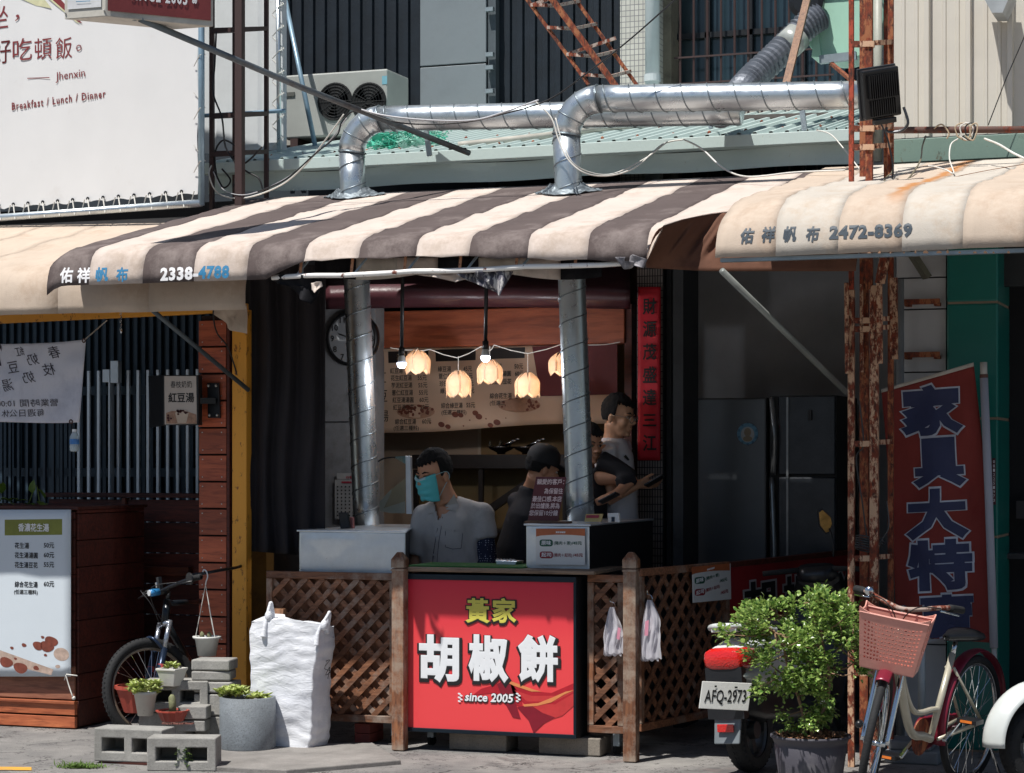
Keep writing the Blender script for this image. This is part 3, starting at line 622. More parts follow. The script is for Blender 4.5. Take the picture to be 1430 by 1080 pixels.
# hanging scrap at its right end, above the pillar
rag('torn_cloth', 'beige awning corner hanging down beside the yellow post', [(300, 428), (342, 425), (344, 445), (343, 466), (325, 462), (302, 440)], beige_f, -.3, 9)
# ---- right beige/white awning
er = [X(p, -1.3) for p in (1000, 1084, 1172, 1260, 1346, 1436, 1530, 1620)]
def PF_r(x, t):
    l_ = max(0, 1-(x-er[0])/.22)
    P = smooth_prof([(1.2, 3.30), (.1, 3.07), (-.75, 2.93-.02*l_), (-1.12, 2.84-.05*l_), (-1.3, 2.72-.04*l_), (-1.32, 2.555)], 2); return prof_at(P, t)
stf = fabric('stained_beige', '#cab9a8', .14, '#a88d76', dpos=(.52, .78)); n, l = stf.node_tree.nodes, stf.node_tree.links
v = coord(n, l); sx = n.new('ShaderNodeSeparateXYZ'); l.new(v, sx.inputs[0]); nn = noi(n, l, v, 6, 5); ma = n.new('ShaderNodeMath'); ma.operation = 'MULTIPLY_ADD'; ma.inputs[1].default_value = .13; l.new(nn, ma.inputs[0]); l.new(sx.outputs[0], ma.inputs[2])
mb_ = n.new('ShaderNodeMath'); mb_.operation = 'SUBTRACT'; mb_.inputs[1].default_value = .155; l.new(ma.outputs[0], mb_.inputs[0]); mc = n.new('ShaderNodeMath'); mc.operation = 'ABSOLUTE'; l.new(mb_.outputs[0], mc.inputs[0])
fk = ramp(n, l, mc.outputs[0], .012, .05, (.85,)*3+(1,), (0, 0, 0, 1)); zf = ramp(n, l, sx.outputs[2], .22, .34, (0, 0, 0, 1), (1, 1, 1, 1)); fm2 = mixc(n, l, zf, (0, 0, 0, 1), fk)
old = n['Principled BSDF'].inputs['Base Color'].links[0].from_socket; l.new(mixc(n, l, fm2, old, H('#b87838')), n['Principled BSDF'].inputs['Base Color'])
awning('cream_awning', 'rounded beige and white panelled awning with dark stencilled phone number and rust streaks', er, [beige_f, pale_f, stf, pale_f, beige_f, pale_f, beige_f], PF_r, seed=14, wr=.005)
AR = bpy.data.objects['cream_awning']; pl = yplane(-1.335)
b = B(); slate = M('slate_ink', '#3b4650', .6, 0, .1, bmp=0)
for s_, px, py in (('佑', 1040, 328), ('祥', 1070, 326), ('帆', 1101, 326), ('布', 1133, 326)): text(b, pl, s_, px, py, 23, 19, .035, .006, skew=.12)
text(b, pl, '2472-8369', 1214, 322, 21, 116, .05, .006, spacing=1.1); b = fine(b); drape(b, kids(AR), (0, 1, 0), .004); b.build('lettering', slate, AR)
# rust runs on the fabric: stains with their own outline
b = B(); rs = fabric('rust_stain', '#7d5f49', .3, '#54483f', 0, dpos=(.4, .6))
def stain(pts):
    b.add([YP(x, y, -1.33) for x, y in pts], [tuple(range(len(pts)))])
# rust stains follow the front of the fabric
for k in range(13):
    px = 1215+k*16+random.uniform(-4, 4); h = random.uniform(1, 4); w_ = random.uniform(1, 4); q = [(px-w_, 354), (px+w_, 354), (px+w_*.8, 353-h*.5), (px, 352.5-h), (px-w_*.9, 353-h*.6)]; b.add([YP(x, y, -1.337) for x, y in q], [(0, 1, 2, 3, 4)])
drape(b, kids(AR), (0, 1, 0), .001); b.build('rust_stain', rs, AR, kind='stuff')
b = B(); b.box(er[0]+.02, er[-1], -1.3, -1.26, 2.535, 2.553); b.build('front_bar', pipe_m, AR)
# stay poles below the awnings
b = B(); b.tube([YP(182, 408, -.55), YP(347, 545, .3)], .014, 8); b.build('stay_pole', M('stay_grey', '#59636a', .45, .4), smooth=True, label='grey steel stay slanting down to the yellow post under the striped awning', cat='pole')
b = B(); b.tube([YP(1008, 378, -.7), YP(1182, 548, .25)], .016, 8); b.build('stay_pole', M('stay_pale', '#8d928f', .5, .3), smooth=True, label='pale steel stay slanting down in front of the dark side room', cat='pole')
# ------------------------------------------------------------------ billboard on the left
A_ = DP(0, 300, 14.15); C_ = DP(283, 280, 13.35); BB = VP(A_, C_)
t = thing('billboard', 'huge white vinyl billboard lashed to a pipe frame with maroon Chinese and English lettering', 'billboard', BB.at(140, 290))
vin = M('vinyl_white', '#d9d9d9', .45, 0, .04, 2, .12, 3, dirt='#c5c2be', dpos=(.6, .9))
a0, a1 = BB.a(-260), BB.a(276); zb_, zt_ = 3.26, 6.2
b = B(); b.grid(lambda u, v_: BB.p(a0+(a1-a0)*u+.006*math.sin(v_*40)*(u > .99), zb_+(zt_-zb_)*v_+.015*abs(math.sin(u*60))*(v_ < .01), .0015*math.sin(u*75)+.001*noise.noise(Vector((u*30, v_*3, 0)))), 120, 24)
b.build('sheet', vin, t, smooth=True)
b = B(); pz = Z(0, 302, 1)
b.tube([BB.p(a0, 3.205, .02), BB.p(BB.a(284), 3.205, .02)], .024, 10); b.build('bottom_pipe', duct_m, t, smooth=True)
b = B(); b.tube([BB.p(BB.a(284), 3.19, .02), BB.p(BB.a(284), 5.0, .02)], .02, 10); b.build('side_pipe', M('blue_grey_pipe', '#8ba6b8'), t, smooth=True)
b = B(); k = 0; a = BB.a(-20)
while a < a1:
    b.tube([BB.p(a, 3.285, .012), BB.p(a+.045, 3.185, .045), BB.p(a+.05, 3.19, -.01), BB.p(a+.1, 3.285, .012)], .004, 5); a += .125
z = 3.4
while z < 4.6: b.tube([BB.p(a1-.02, z, .012), BB.p(a1+.055, z+.06, .05), BB.p(a1+.05, z+.07, -.01), BB.p(a1-.02, z+.17, .012)], .003, 5); z += .33
b.build('lashing_rope', wire_w, t)
b = B(); a = BB.a(-20)
while a < a1: b.lathe([(.012, 0), (.012, .004), (.006, .004)], BB.p(a, 3.287, .01), 8, Matrix.Rotation(PI/2, 3, 'X')); a += .125
b.build('grommet', black, t, kind='stuff')
b = B(); of = .0045
text(b, BB, '好', 2, 72, 34, 26, .0, of); text(b, BB, '吃', 31, 69, 31, 27, .0, of); text(b, BB, '頓', 60, 68, 30, 24, 0, of); text(b, BB, '飯', 89, 67, 30, 23, 0, of); text(b, BB, '。', 110, 67, 9, 8, .0, of)
text(b, BB, '坐', -2, 24, 32, 26, 0, of); text(b, BB, '，', 24, 25, 9, 6, .0, of)
text(b, BB, '好', 2, 72, 34, 26, .0, of)
quadpx(b, BB, [(38, 110.2), (69, 109.2), (69, 108), (38, 109)], of)
text(b, BB, 'Jhenxin', 98, 106, 15, 41, .0, of, rot=.02); text(b, BB, 'Breakfast / Lunch / Dinner', 81, 140, 11, 131, .02, of, spacing=1.25, rot=.026)
quadpx(b, BB, [(62, -8), (78, -8), (115, 33), (108, 30)], of); b.build('lettering', ink_red, t)
b = B(); quadpx(b, BB, [(20, -6), (58, -6), (72, 12), (50, 8)], of*.9); quadpx(b, BB, [(60, -8), (64, -8), (112, 34), (106, 31)], of*1.1); b.build('ribbon_print', M('ribbon_cream', '#cbc9a4', .6), t)
# second white sheet behind the steel tower
t = thing('rear_sheet', 'white ribbed sheet laced to a pipe behind the brown steel tower', 'sheet', YP(340, 215, 2.0))
b = B(); corrugated(b, X(270, 2.0), X(381, 2.0), 2.0, Z(340, 212, 2), 5.6, .18, .012, .9); b.build('sheet', M('sheet_pale', '#d0d4d6', .5, 0, .06), t)
b = B(); b.tube([YP(390, 212, 1.95), YP(388, -40, 1.95)], .017, 8); b.build('side_pipe', duct_m, t, smooth=True)
b = B(); z = Z(390, 205, 1.95)
while z < 5.3: xx = X(389, 1.95); b.tube([(xx-.05, 1.96, z), (xx+.02, 1.925, z+.04), (xx+.03, 1.97, z+.06), (xx-.05, 1.96, z+.14)], .004, 5); z += .15
b.build('lashing_rope', wire_w, t)
b = B(); z = Z(330, 159, 1.9); b.tube([(X(276, 1.9), 1.9, z), (X(398, 1.9), 1.9, z)], .014, 8); b.build('cross_pipe', M('blue_grey_pipe', '#8ba6b8'), t, smooth=True)
# brown steel tower
t = thing('steel_tower', 'dark brown square tube tower carrying the overhead box sign', 'tower', YP(335, 275, 1.3))
for px, yv, w_ in ((296, 1.1, .028), (335, 1.0, .05), (372, 1.4, .026), (327, 1.5, .02)):
    b = B(); p = YP(px, 280, yv); b.bar((p.x, yv, p.z-.1), (p.x, yv, 5.4), w_); b.build('post', brown_steel, t, bev=.003)
for py in (42, 161, 214):
    b = B(); b.bar(YP(296, py+2, 1.1), YP(335, py, 1.0), .028); b.bar(YP(335, py, 1.0), YP(372, py-2, 1.4), .028); b.bar(YP(372, py-2, 1.4), YP(300, py, 1.55), .024); b.build('cross_bar', brown_steel, t)
# loose black cables by the tower
rg = random.Random(12)
for i, P in enumerate(([(302, 45), (300, 90), (298, 130), (310, 165), (315, 205), (330, 232), (326, 262)], [(329, 227), (345, 240), (362, 250), (368, 270)], [(303, 250), (300, 215), (312, 196), (332, 208), (338, 228), (350, 222), (366, 205)], [(300, 240), (312, 262), (322, 252), (310, 236)])):
    b = B(); b.tube(spline([YP(x, y, 1.0+.05*i) for x, y in P], 6), .006, 5); b.build('black_cable', wire_k, smooth=True, label=('long black cable hanging down the brown steel tower', 'short black cable trailing from the foot of the tower', 'looped black cable coiled round the tower posts', 'tight black cable loop low beside the billboard pipe')[i], cat='cable', group='cables on the steel tower')
# overhead box sign
E0 = DP(147, 10, 11.3); E1 = DP(298, 10, 11.57); E2 = DP(90, 10, 11.38); FR = VP(E0, E1); SD = VP(E2, E0)
t = thing('box_sign', 'maroon and white lightbox sign jutting out high above the billboard, cropped by the frame', 'sign', E0)
zb_ = CAM.z+(HZ-23)/F*dep(E0); zt_ = zb_+.9; E3 = E1+(E2-E0)
b = B(); b.prism([Vector((p.x, p.y, zb_)) for p in (E0, E1, E3, E2)], (0, 0, .9)); b.build('casing', M('casing_cream', '#c6c2b8', .5, dirt='#8f8a80'), t, bev=.004)
b = B(); 
def q4(b, pl_, pa, pb, z0, z1, off): a_, c_ = pl_.a(pa), pl_.a(pb); b.add([pl_.p(a_, z0, off), pl_.p(c_, z0, off), pl_.p(c_, z1, off), pl_.p(a_, z1, off)], [(0, 1, 2, 3)])
q4(b, FR, 150, 294, zb_+.03, zt_, .006); b.build('front_face', M('maroon_face', '#7a3434', .5, dirt='#6a2c2c'), t)
b = B(); text(b, FR, 'SINCE 2005', 222, -5, 18, 80, .03, .01, spacing=1.2); text(b, FR, '❀', 272, -1, 13, 9, .03, .01); b.build('lettering', ink_w, t)
b = B(); q4(b, SD, 95, 142, zb_+.05, zt_, .006); b.build('side_face', M('white_face', '#d5d6d8', .5), t)
b = B(); quadpx(b, SD, [(106, 2), (126, 1), (126, 2), (106, 3)], .012); b.build('print_line', M('blue_ink', '#2f7ba6'), t)
b = B()
for px in (92, 146): 
    for z in (zb_+.03, zb_+.2): b.ell(SD.p(SD.a(px), z, .004), .006, 6, 4)
b.build('screw', screwm, t)
b = B(); b.tube([DP(196, 27, 11.4), YP(420, 122, .2), YP(655, 214, 1.35)], .019, 8); b.bar(DP(186, 26, 11.4), DP(204, 28, 11.45), .03, .02); b.build('sign_stay', M('stay_steel', '#6b747a', .45, .5, dirt='#4b3a32'), smooth=True, label='long grey tubular stay running from the box sign down to the roof eave', cat='pole')
# ------------------------------------------------------------------ right upper wall
t = thing('ribbed_wall', 'cream ribbed metal wall filling the upper right corner', 'wall', YP(1335, 190, 1.5))
xx = X(1243, 1.5); xe_ = X(1700, 1.5); prof = [(xx, 1.5)]
cr = M('cream_sheet', '#cfcabf', .45, .1, .06, 3, .05, dirt='#b5afa2', dpos=(.58, .8))
wdt = X(1300, 1.5)-X(1243, 1.5)
while xx < xe_:
    b = B(); P_ = [(xx, 1.5), (xx+wdt*.28, 1.5), (xx+wdt*.3, 1.492), (xx+wdt*.36, 1.492), (xx+wdt*.38, 1.5), (xx+wdt*.6, 1.5), (xx+wdt*.62, 1.492), (xx+wdt*.68, 1.492), (xx+wdt*.7, 1.5), (xx+wdt*.83, 1.5), (xx+wdt*.86, 1.46), (xx+wdt*.97, 1.46), (xx+wdt, 1.5)]
    n_ = len(P_); z0 = Z(1330, 190, 1.5); b.add([(x, y, z0) for x, y in P_]+[(x, y, 6.5) for x, y in P_], [(i, i+1, n_+i+1, n_+i) for i in range(n_-1)]); b.build('ribbed_sheet', cr, t, thick=.002); xx += wdt
b = B(); b.box(X(1240, 1.4), X(1700, 1.4), 1.42, 1.47, Z(1330, 224, 1.42), Z(1330, 191, 1.42)); b.build('green_fascia', rusty('green_fascia_paint', '#70877c', .36, .55, '#70604c', '#46564c'), label='dull green steel fascia under the cream ribbed wall', cat='fascia', bev=.004)
b = B(); b.tube([YP(1240, 182, .8), YP(1480, 181, .8)], .019, 8); b.build('brown_pipe', rusty('brown_pipe', '#5a4038', .45), smooth=True, label='brown steel pipe running level above the cream awning', cat='pipe')
b = B(); p = YP(1215, 100, 1.6); b.tube([YP(1226, -40, 1.5), YP(1226, 226, 1.5)], .026, 10); b.build('white_downpipe', M('pvc_dull', '#a2a398', .5), smooth=True, label='slim white downpipe behind the rusty mast', cat='pipe')
b = B(); b.prism([YP(1370, -10, 1.2), YP(1412, -10, 1.2), YP(1400, 18, 1.2), YP(1385, 18, 1.2)], (0, .25, 0)); b.build('wall_bracket', M('bracket_grey', '#9aa0a4', .5), label='grey metal bracket cropped by the top edge on the cream wall', cat='bracket')
b = B(); b.tube([YP(1432, 48, 1.3), YP(1405, 110, 1.3), YP(1380, 175, 1.3)], .003, 4); b.build('wall_wire', wire_k, label='thin dark wire slanting down the cream ribbed wall', cat='wire')
# tangled wires on the brown pipe and over the awning
def wire(P, y, r, mat, label, grp=None, cat='wire'):
    r *= .78; b = B(); ys = y if isinstance(y, (list, tuple)) else [y]*len(P); b.tube(spline([YP(a, c, yy) for (a, c), yy in zip(P, ys)], 7), r, 6); return b.build('wire', mat, label=label, cat=cat, group=grp, smooth=True)
wire([(1293, 190), (1288, 205), (1285, 225), (1270, 248), (1250, 266), (1238, 262), (1236, 250), (1246, 240), (1247, 225), (1246, 200)], [.75, .7, .5, .2, -.2, -.2, 0, .2, .5, .7], .006, M('olive_wire', '#6f6a58', .5), 'dull olive wire looping down over the cream awning')
wire([(1304, 180), (1315, 174), (1325, 186), (1322, 194)], .76, .006, M('tan_wire', '#b9a58a', .5), 'short tan wire twisted over the brown pipe')
for i in range(4): wire([(1338+i*6, 192), (1334+i*7, 178), (1345+i*6, 172), (1356+i*3, 180), (1350+i*3, 196), (1336+i*4, 190)], .74-.02*i, .005, [M('tan_wire', '#b9a58a'), wire_w, wire_k, M('tan_wire', '#b9a58a')][i], ('loose tan coil of wire round the brown pipe', 'white coil of wire round the brown pipe', 'black coil of wire in the knot on the brown pipe', 'last tan coil of the wire knot on the brown pipe')[i], 'wire knot on the brown pipe')
wire([(1338, 194), (1328, 202), (1326, 222), (1332, 242), (1322, 238), (1305, 233), (1296, 232)], [.74, .7, .5, .1, .1, .1, .1], .005, wire_w, 'white wire dangling from the knot onto the awning')
wire([(1375, 194), (1395, 202), (1415, 214), (1436, 224)], [.74, .6, .4, .3], .008, wire_w, 'thick white cable leading from the wire knot to the right edge')
wire([(1250, 263), (1300, 254), (1380, 238), (1440, 228)], [-.3, -.1, .3, .6], .0025, M('rust_wire', '#8a5a34', .7), 'rust brown line lying across the cream awning')
# wires across the ducts
wire([(948, -5), (880, 55), (820, 102), (765, 140), (700, 160), (640, 172), (560, 172), (500, 155), (478, 170), (470, 190), (440, 215), (400, 250), (360, 268)], [.6]*13, .006, wire_k, 'black cable sagging from the top across both ducts')
wire([(752, 140), (700, 158), (660, 168), (600, 168), (540, 162), (500, 152)], .58, .007, M('silver_wire', '#b8b8bc', .4), 'silvery cable twisted along the lower duct')
wire([(748, 142), (770, 165), (780, 195), (795, 225), (820, 243), (855, 245), (890, 232), (925, 202), (955, 195)], [.6, .6, .6, .58, .6, .8, 1, 1.3, 1.35], .006, wire_w, 'white cable hanging round the right duct riser')
wire([(776, 165), (786, 200), (805, 232), (850, 244), (900, 222), (932, 198)], [.62, .6, .6, .8, 1.1, 1.3], .005, wire_w, 'second white cable swinging from the duct to the eave')
wire([(955, 195), (980, 208), (1010, 235), (1045, 247), (1110, 241), (1180, 238)], [1.3, 1.2, 1.0, .8, .7, .6], .007, wire_w, 'thick white cable arcing down the eave onto the striped awning')
wire([(1140, 182), (1160, 188), (1180, 210), (1200, 236)], [1.35, 1.3, 1.0, .8], .005, wire_w, 'pale cable curling off the gutter near the rusty mast')
wire([(480, 160), (455, 195), (425, 232), (390, 260), (340, 277), (305, 270), (292, 245), (296, 230)], [.6, .7, .9, 1, 1, 1, 1, 1.1], .006, wire_w, 'white cable drooping from the duct elbow towards the billboard')
wire([(484, 165), (462, 195), (430, 225), (395, 252), (345, 272), (312, 265), (298, 240)], [.58, .66, .86, .96, .97, .98, 1.0], .004, M('silver_wire', '#b8b8bc'), 'thin silvery cable beside the drooping white one')
# ------------------------------------------------------------------ rusty mast
t = thing('rusty_mast', 'tall rusty four legged steel mast with peeling cream paint passing the cream awning', 'mast', YP(1210, 1040, .2))
yf, yb_ = .1, .38
def post(px, yv, w_, mat, z0=0, z1=5.3, nm='post'):
    b = B(); x = X(px, yv); b.bar((x, yv, z0), (x, yv, z1), w_, w_*.9, up=(0, 1, 0)); return b.build(nm, mat, t, bev=.002)
post(1189, yf, .034, rust, 0, 2.5); post(1189, yf, .026, rust_red, 2.5, 5.3); post(1221, yf, .044, rust, 0, 2.52); post(1214, yf+.01, .036, rust_dk, 2.5, 5.3)
post(1207, yb_, .045, rust_dk); post(1244, yb_, .03, rust_dk); post(1237, yb_-.1, .02, rust_dk, 2.9, 5.3)
for py in (62, 180, 206, 448, 460, 620, 780, 940):
    b = B(); b.bar(YP(1191, py, yf), YP(1221, py, yf), .03); b.build('rung', rust, t)
    b = B(); b.bar(YP(1223, py-2, yf+.02), YP(1244, py-3, yb_-.02), .026); b.build('rung', rust, t)
for px, a, c_, yv, w_ in ((1183, 395, 522, .06, .022), (1229, 382, 508, .06, .03), (1249, 388, 502, .3, .04), (1204, 397, 520, .34, .018)):
    b = B(); b.bar(YP(px, c_, yv), YP(px-1, a, yv), w_, w_*.4, up=(0, 1, 0)); b.build('splice_plate', rust, t)
b = B(); b.bar(YP(1229, 396, 0), YP(1236, 358, 0), .05, .02); b.build('gusset', rust, t)
b = B(); 
for i in range(6): b.torus(YP(1208+i*1.5, 768-i*3, .2), .055+.004*i, .005, (0.2, .2, 1), 24, 5)
b.tube(spline([YP(x, y, .15) for x, y in ((1200, 560), (1206, 620), (1196, 640), (1204, 700), (1215, 760), (1240, 740), (1238, 700))], 6), .004, 5)
b.build('cable_coil', M('coil_grey', '#4a4d50', .5), label='grey cable coiled on the cross bar of the rusty mast', cat='cable', smooth=True)
# floodlight
t = thing('floodlight', 'black finned floodlight seen from behind, clamped to the rusty mast', 'floodlight', YP(1235, 185, -.1))
Rm = Matrix.Rotation(math.radians(-9), 4, RT.cross(UP).normalized()*-1) @ Matrix.Rotation(PSI, 4, 'Z') @ Matrix.Rotation(math.radians(18), 4, 'X') ; c0 = YP(1230, 130, -.15)
xf = Matrix.Translation(c0) @ Matrix.Rotation(PSI+.25, 4, 'Z') @ Matrix.Rotation(math.radians(-11), 4, 'Y') @ Matrix.Rotation(math.radians(14), 4, 'X')
b = B(); b.box(-.10, .10, -.02, .05, -.125, .125); b.build('housing', blackplastic, t, bev=.008, xf=xf)
for i in range(14):
    b = B(); x = -.078+i*.012; b.box(x, x+.004, -.045, -.021, -.02, .1); b.build('fin', blackplastic, t, xf=xf)
for i in range(12):
    b = B(); x = -.07+i*.012; b.box(x, x+.004, -.035, -.021, -.11, -.03); b.build('fin', blackplastic, t, xf=xf)
b = B(); b.box(-.108, .108, .03, .045, -.133, .133); b.build('rim', M('lamp_rim', '#3a3d42', .4, .3), t, bev=.004, xf=xf)
b = B(); b.box(-.06, .06, -.04, -.0, -.155, -.127); b.build('driver_box', blackplastic, t, bev=.004, xf=xf)
b = B(); p = YP(1262, 150, -.1); b.tube(spline([YP(x, y, -.1) for x, y in ((1262, 150), (1268, 172), (1258, 183), (1240, 184), (1238, 178))], 5), .008, 6); b.build('yoke', M('lamp_rim', '#3a3d42'), t)
b = B(); b.tube(spline([YP(x, y, .1) for x, y in ((1228, 168), (1238, 190), (1242, 205), (1247, 232), (1246, 250))], 5), .005, 6); b.build('cable', wire_k, t)
# ------------------------------------------------------------------ left dessert stall
YC = .1                                               # front of the low counter
t = thing('wood_counter', 'low plank-clad wooden counter with an orange lit plinth at the left edge', 'counter', (X(50, .3), .4, 0))
xl, xr = X(-260, YC), X(104, YC); zt = Z(50, 712, YC); zk = Z(50, 980, YC)
b = B(); b.box(xl, xr-.02, YC+.02, YC+.78, 0, zt-.01); b.build('carcass', redwood_dk, t)
lit = wood('sunlit_plank', '#c4734a', '#91492e', 'x', .5, 6)  # plinth wood made oranger and lighter, sunlight put into its colour
hp = (zk-.0)/2
for k in range(2): b = B(); b.box(xl, xr+.02, YC-.03, YC+.0, .008+k*hp, .004+(k+1)*hp-.006); b.build('plank', lit, t, bev=.003)
b = B(); b.box(xl, xr+.025, YC-.045, YC+.0, zk-.004, zk+.014); b.build('ledge', lit, t, bev=.003)
zz = zk+.02; fr = wood('sunlit_upper_plank', '#9a6b54', '#6d4433', 'x', .6, 6)  # the board above the plinth carries its sunlit, lighter tone as colour
b = B(); b.box(xl, xr, YC+.0, YC+.02, zz, zz+.2); b.build('plank', fr, t, bev=.003)
k = 0; z = zz+.203
while z < zt-.02: b = B(); b.box(xl, xr, YC, YC+.02, z, min(z+.105, zt-.012)); b.build('plank', redwood_dk, t, bev=.003); z += .11
z = .01
while z < zt-.02: b = B(); b.box(xr-.0, xr+.018, YC+.02, YC+.8, z, min(z+.155, zt)); b.build('plank', redwood_dk, t, bev=.003); z += .16
b = B(); b.box(xl, xr+.03, YC-.01, YC+.82, zt, zt+.02); b.build('top', redwood_dk, t, bev=.004)
# menu board hung on it
pl = yplane(YC-.045)
t = thing('menu_board', 'white peanut soup price board with olive heading tied to the low wooden counter', 'menu board', pl.at(50, 945))
b = B(); b.grid(lambda u, v_: pl.at(-140+(239)*u, 945+(712-945)*v_, .0006*math.sin(u*9+v_*3)), 20, 16); mbo = b.build('panel', M('board_white', '#cfd8df', .4, 0, .04, 2, .05), t, smooth=True, thick=.004)
of = .0
LV = {'heading_band': .0026, 'slice_print': .0028}
def DB(b, nm, mat, par): drape(b, [mbo], (0, 1, 0), LV.get(nm, .0036)); return b.build(nm, mat, par)
b = B(); quadpx(b, pl, [(7, 748), (87, 747), (87, 725), (7, 726)], of); DB(b, 'heading_band', M('olive', '#7d8236', .6), t)
b = B(); text(b, pl, '香濃花生湯', 47, 737, 11.5, 43, .02, of+.0015); DB(b, 'heading_lettering', ink_w, t)
b = B()
for s_, p_, y_ in (('花生湯', '50元', 762), ('花生湯湯圓', '60元', 775.5), ('花生湯豆花', '55元', 789), ('綜合花生湯', '60元', 816)):
    text(b, pl, s_, 21, y_, 8.5, {3: 20, 5: 32}[len(s_)], .02, of, 'l'); text(b, pl, p_, 76, y_, 8, 14.5, .02, of, 'r')
text(b, pl, '(任選三種料)', 20, 827, 7.5, 33, .02, of, 'l'); DB(b, 'lettering', ink, t)
b = B(); nut = M('nut_print', '#7c3f30', .6, 0, .3, 30, 0)
for x, y, r in ((54, 902, 8), (72, 896, 9.5), (66, 903, 10), (9, 925, 9.5), (29, 933, 10), (17, 905, 2.6), (34, 901, 3.4), (60, 890, 2.5), (22, 920, 2.2), (51, 933, 4), (64, 915, 2.4)): ellpx(b, pl, x, y, r, r*.72, of, .35, j=.12)
DB(b, 'nut_print', nut, t)
b = B(); ellpx(b, pl, 86, 914, 11, 9, of, .3); ellpx(b, pl, 81, 931, 3.5, 2.4, of); quadpx(b, pl, [(0, 908), (75, 935), (72, 943), (0, 925)], of*.8); DB(b, 'slice_print', M('slice_print', '#b7a092', .6, 0, .3, 30, 0), t)
b = B(); b.tube(spline([pl.at(92, 943, .02), pl.at(96, 957, .02), pl.at(101, 972, .03), pl.at(103, 977, .0)], 5), .004, 5); b.ell(pl.at(103, 975, .02), .012, 8, 6); b.tube([pl.at(90, 950, .02), pl.at(93, 942, .02), pl.at(108, 944, .02)], .004, 5); b.build('tie_string', wire_w, t, smooth=True)
# back counter
yb2 = 1.25
t = thing('panelled_partition', 'dark red plank partition behind the mountain bike', 'partition', (X(200, yb2), yb2, 0))
xa, xb, xm = X(68, yb2), X(283, yb2), X(172, yb2); zt2 = Z(170, 689, yb2)
z = .01
while z < zt2-.05:
    zz = min(z+.2, zt2-.035)
    b = B(); b.box(xm+.03, xb, yb2, yb2+.02, z, zz-.006); b.build('plank', redwood_dk, t, bev=.003)
    b = B(); b.box(xa, xm-.0, yb2+.0, yb2+.02, z, zz-.006); b.build('plank', redwood_dk, t, bev=.003); z = zz
b = B(); b.box(xm, xm+.028, yb2-.02, yb2+.04, 0, zt2-.03); b.build('stile', redwood, t, bev=.003)
b = B(); b.box(xa-.02, xb, yb2-.03, yb2+.2, zt2-.028, zt2); b.build('cap', redwood_dk, t, bev=.004)
b = B(); z = Z(220, 797, 1.2); b.box(X(190, 1.2), X(265, 1.2), 1.18, 1.248, z-.03, z+.025); b.build('ledge', redwood, t, bev=.003)
# dark ribbed wall and slatted metal fence behind
b = B(); corrugated(b, X(-200, 2.6), X(345, 2.6), 2.6, 0, 2.9, .065, .03); b.build('ribbed_wall', M('ribbed_navy', '#2c3f4e', .45, .3, .2, 3, .1, dirt='#1d2a33'), label='dark navy ribbed metal wall behind the dessert stall', cat='wall')
t = thing('metal_fence', 'fence of grey upright flat bars standing before the navy ribbed wall', 'fence', (X(200, 2.0), 2.0, 0))
zz1 = Z(200, 517, 2.0); fm = M('fence_grey', '#d3e0ea', .4, .3, .1, 8, .05); fd = M('fence_navy', '#2b3d4b', .5, .2)
px = 3.
while px < 285:
    m_ = fm if px > 108 else fd; top = zz1 if px > 118 else zz1
    if not (146 < px < 158):
        b = B(); x = X(px, 2.0); b.box(x-.0105, x+.0105, 1.985, 2.005, .3, top); b.build('upright', m_, t, bev=.002)
    px += 13.8 if px > 105 else 12
for z in (Z(200, 545, 2.05), Z(200, 660, 2.05)):
    b = B(); b.box(X(-100, 2.05), X(284, 2.05), 2.05, 2.09, z-.03, z+.03); b.build('rail', fd, t)
b = B(); b.box(X(154, 1.93), X(165, 1.93), 1.93, 1.98, Z(160, 535, 1.93), Z(160, 504, 1.93)); b.box(X(143, 1.93), X(153, 1.93), 1.93, 1.95, Z(150, 534, 1.93), Z(150, 516, 1.93)); b.box(X(151, 1.94), X(153.5, 1.94), 1.94, 2.0, .3, Z(150, 520, 1.93)); b.build('latch', fm, t, bev=.003)
# yellow beam under the beige awning, yellow post
yel = rusty('yellow_paint', '#e8a23a', .40, .55, '#a0582a', '#4a2c18')
b = B(); b.bar(YP(-200, 456, .35), YP(345, 430, .35), .04, .05); b.build('yellow_beam', yel, label='yellow ochre timber beam under the beige awning', cat='beam', bev=.003)
b = B(); b.box(X(324, .3), X(344, .3), .3, .37, 0, 2.5); b.build('yellow_post', yel, label='rust streaked yellow post beside the plank pillar', cat='post', bev=.004)
b = B(); b.box(X(351, .62), X(372, .62), .62, .72, 0, Z(360, 765, .62)); b.build('inner_post', M('ochre_dark', '#8a6427', .8, dirt='#4a341a'), label='short ochre post in shade beside the lattice', cat='post')
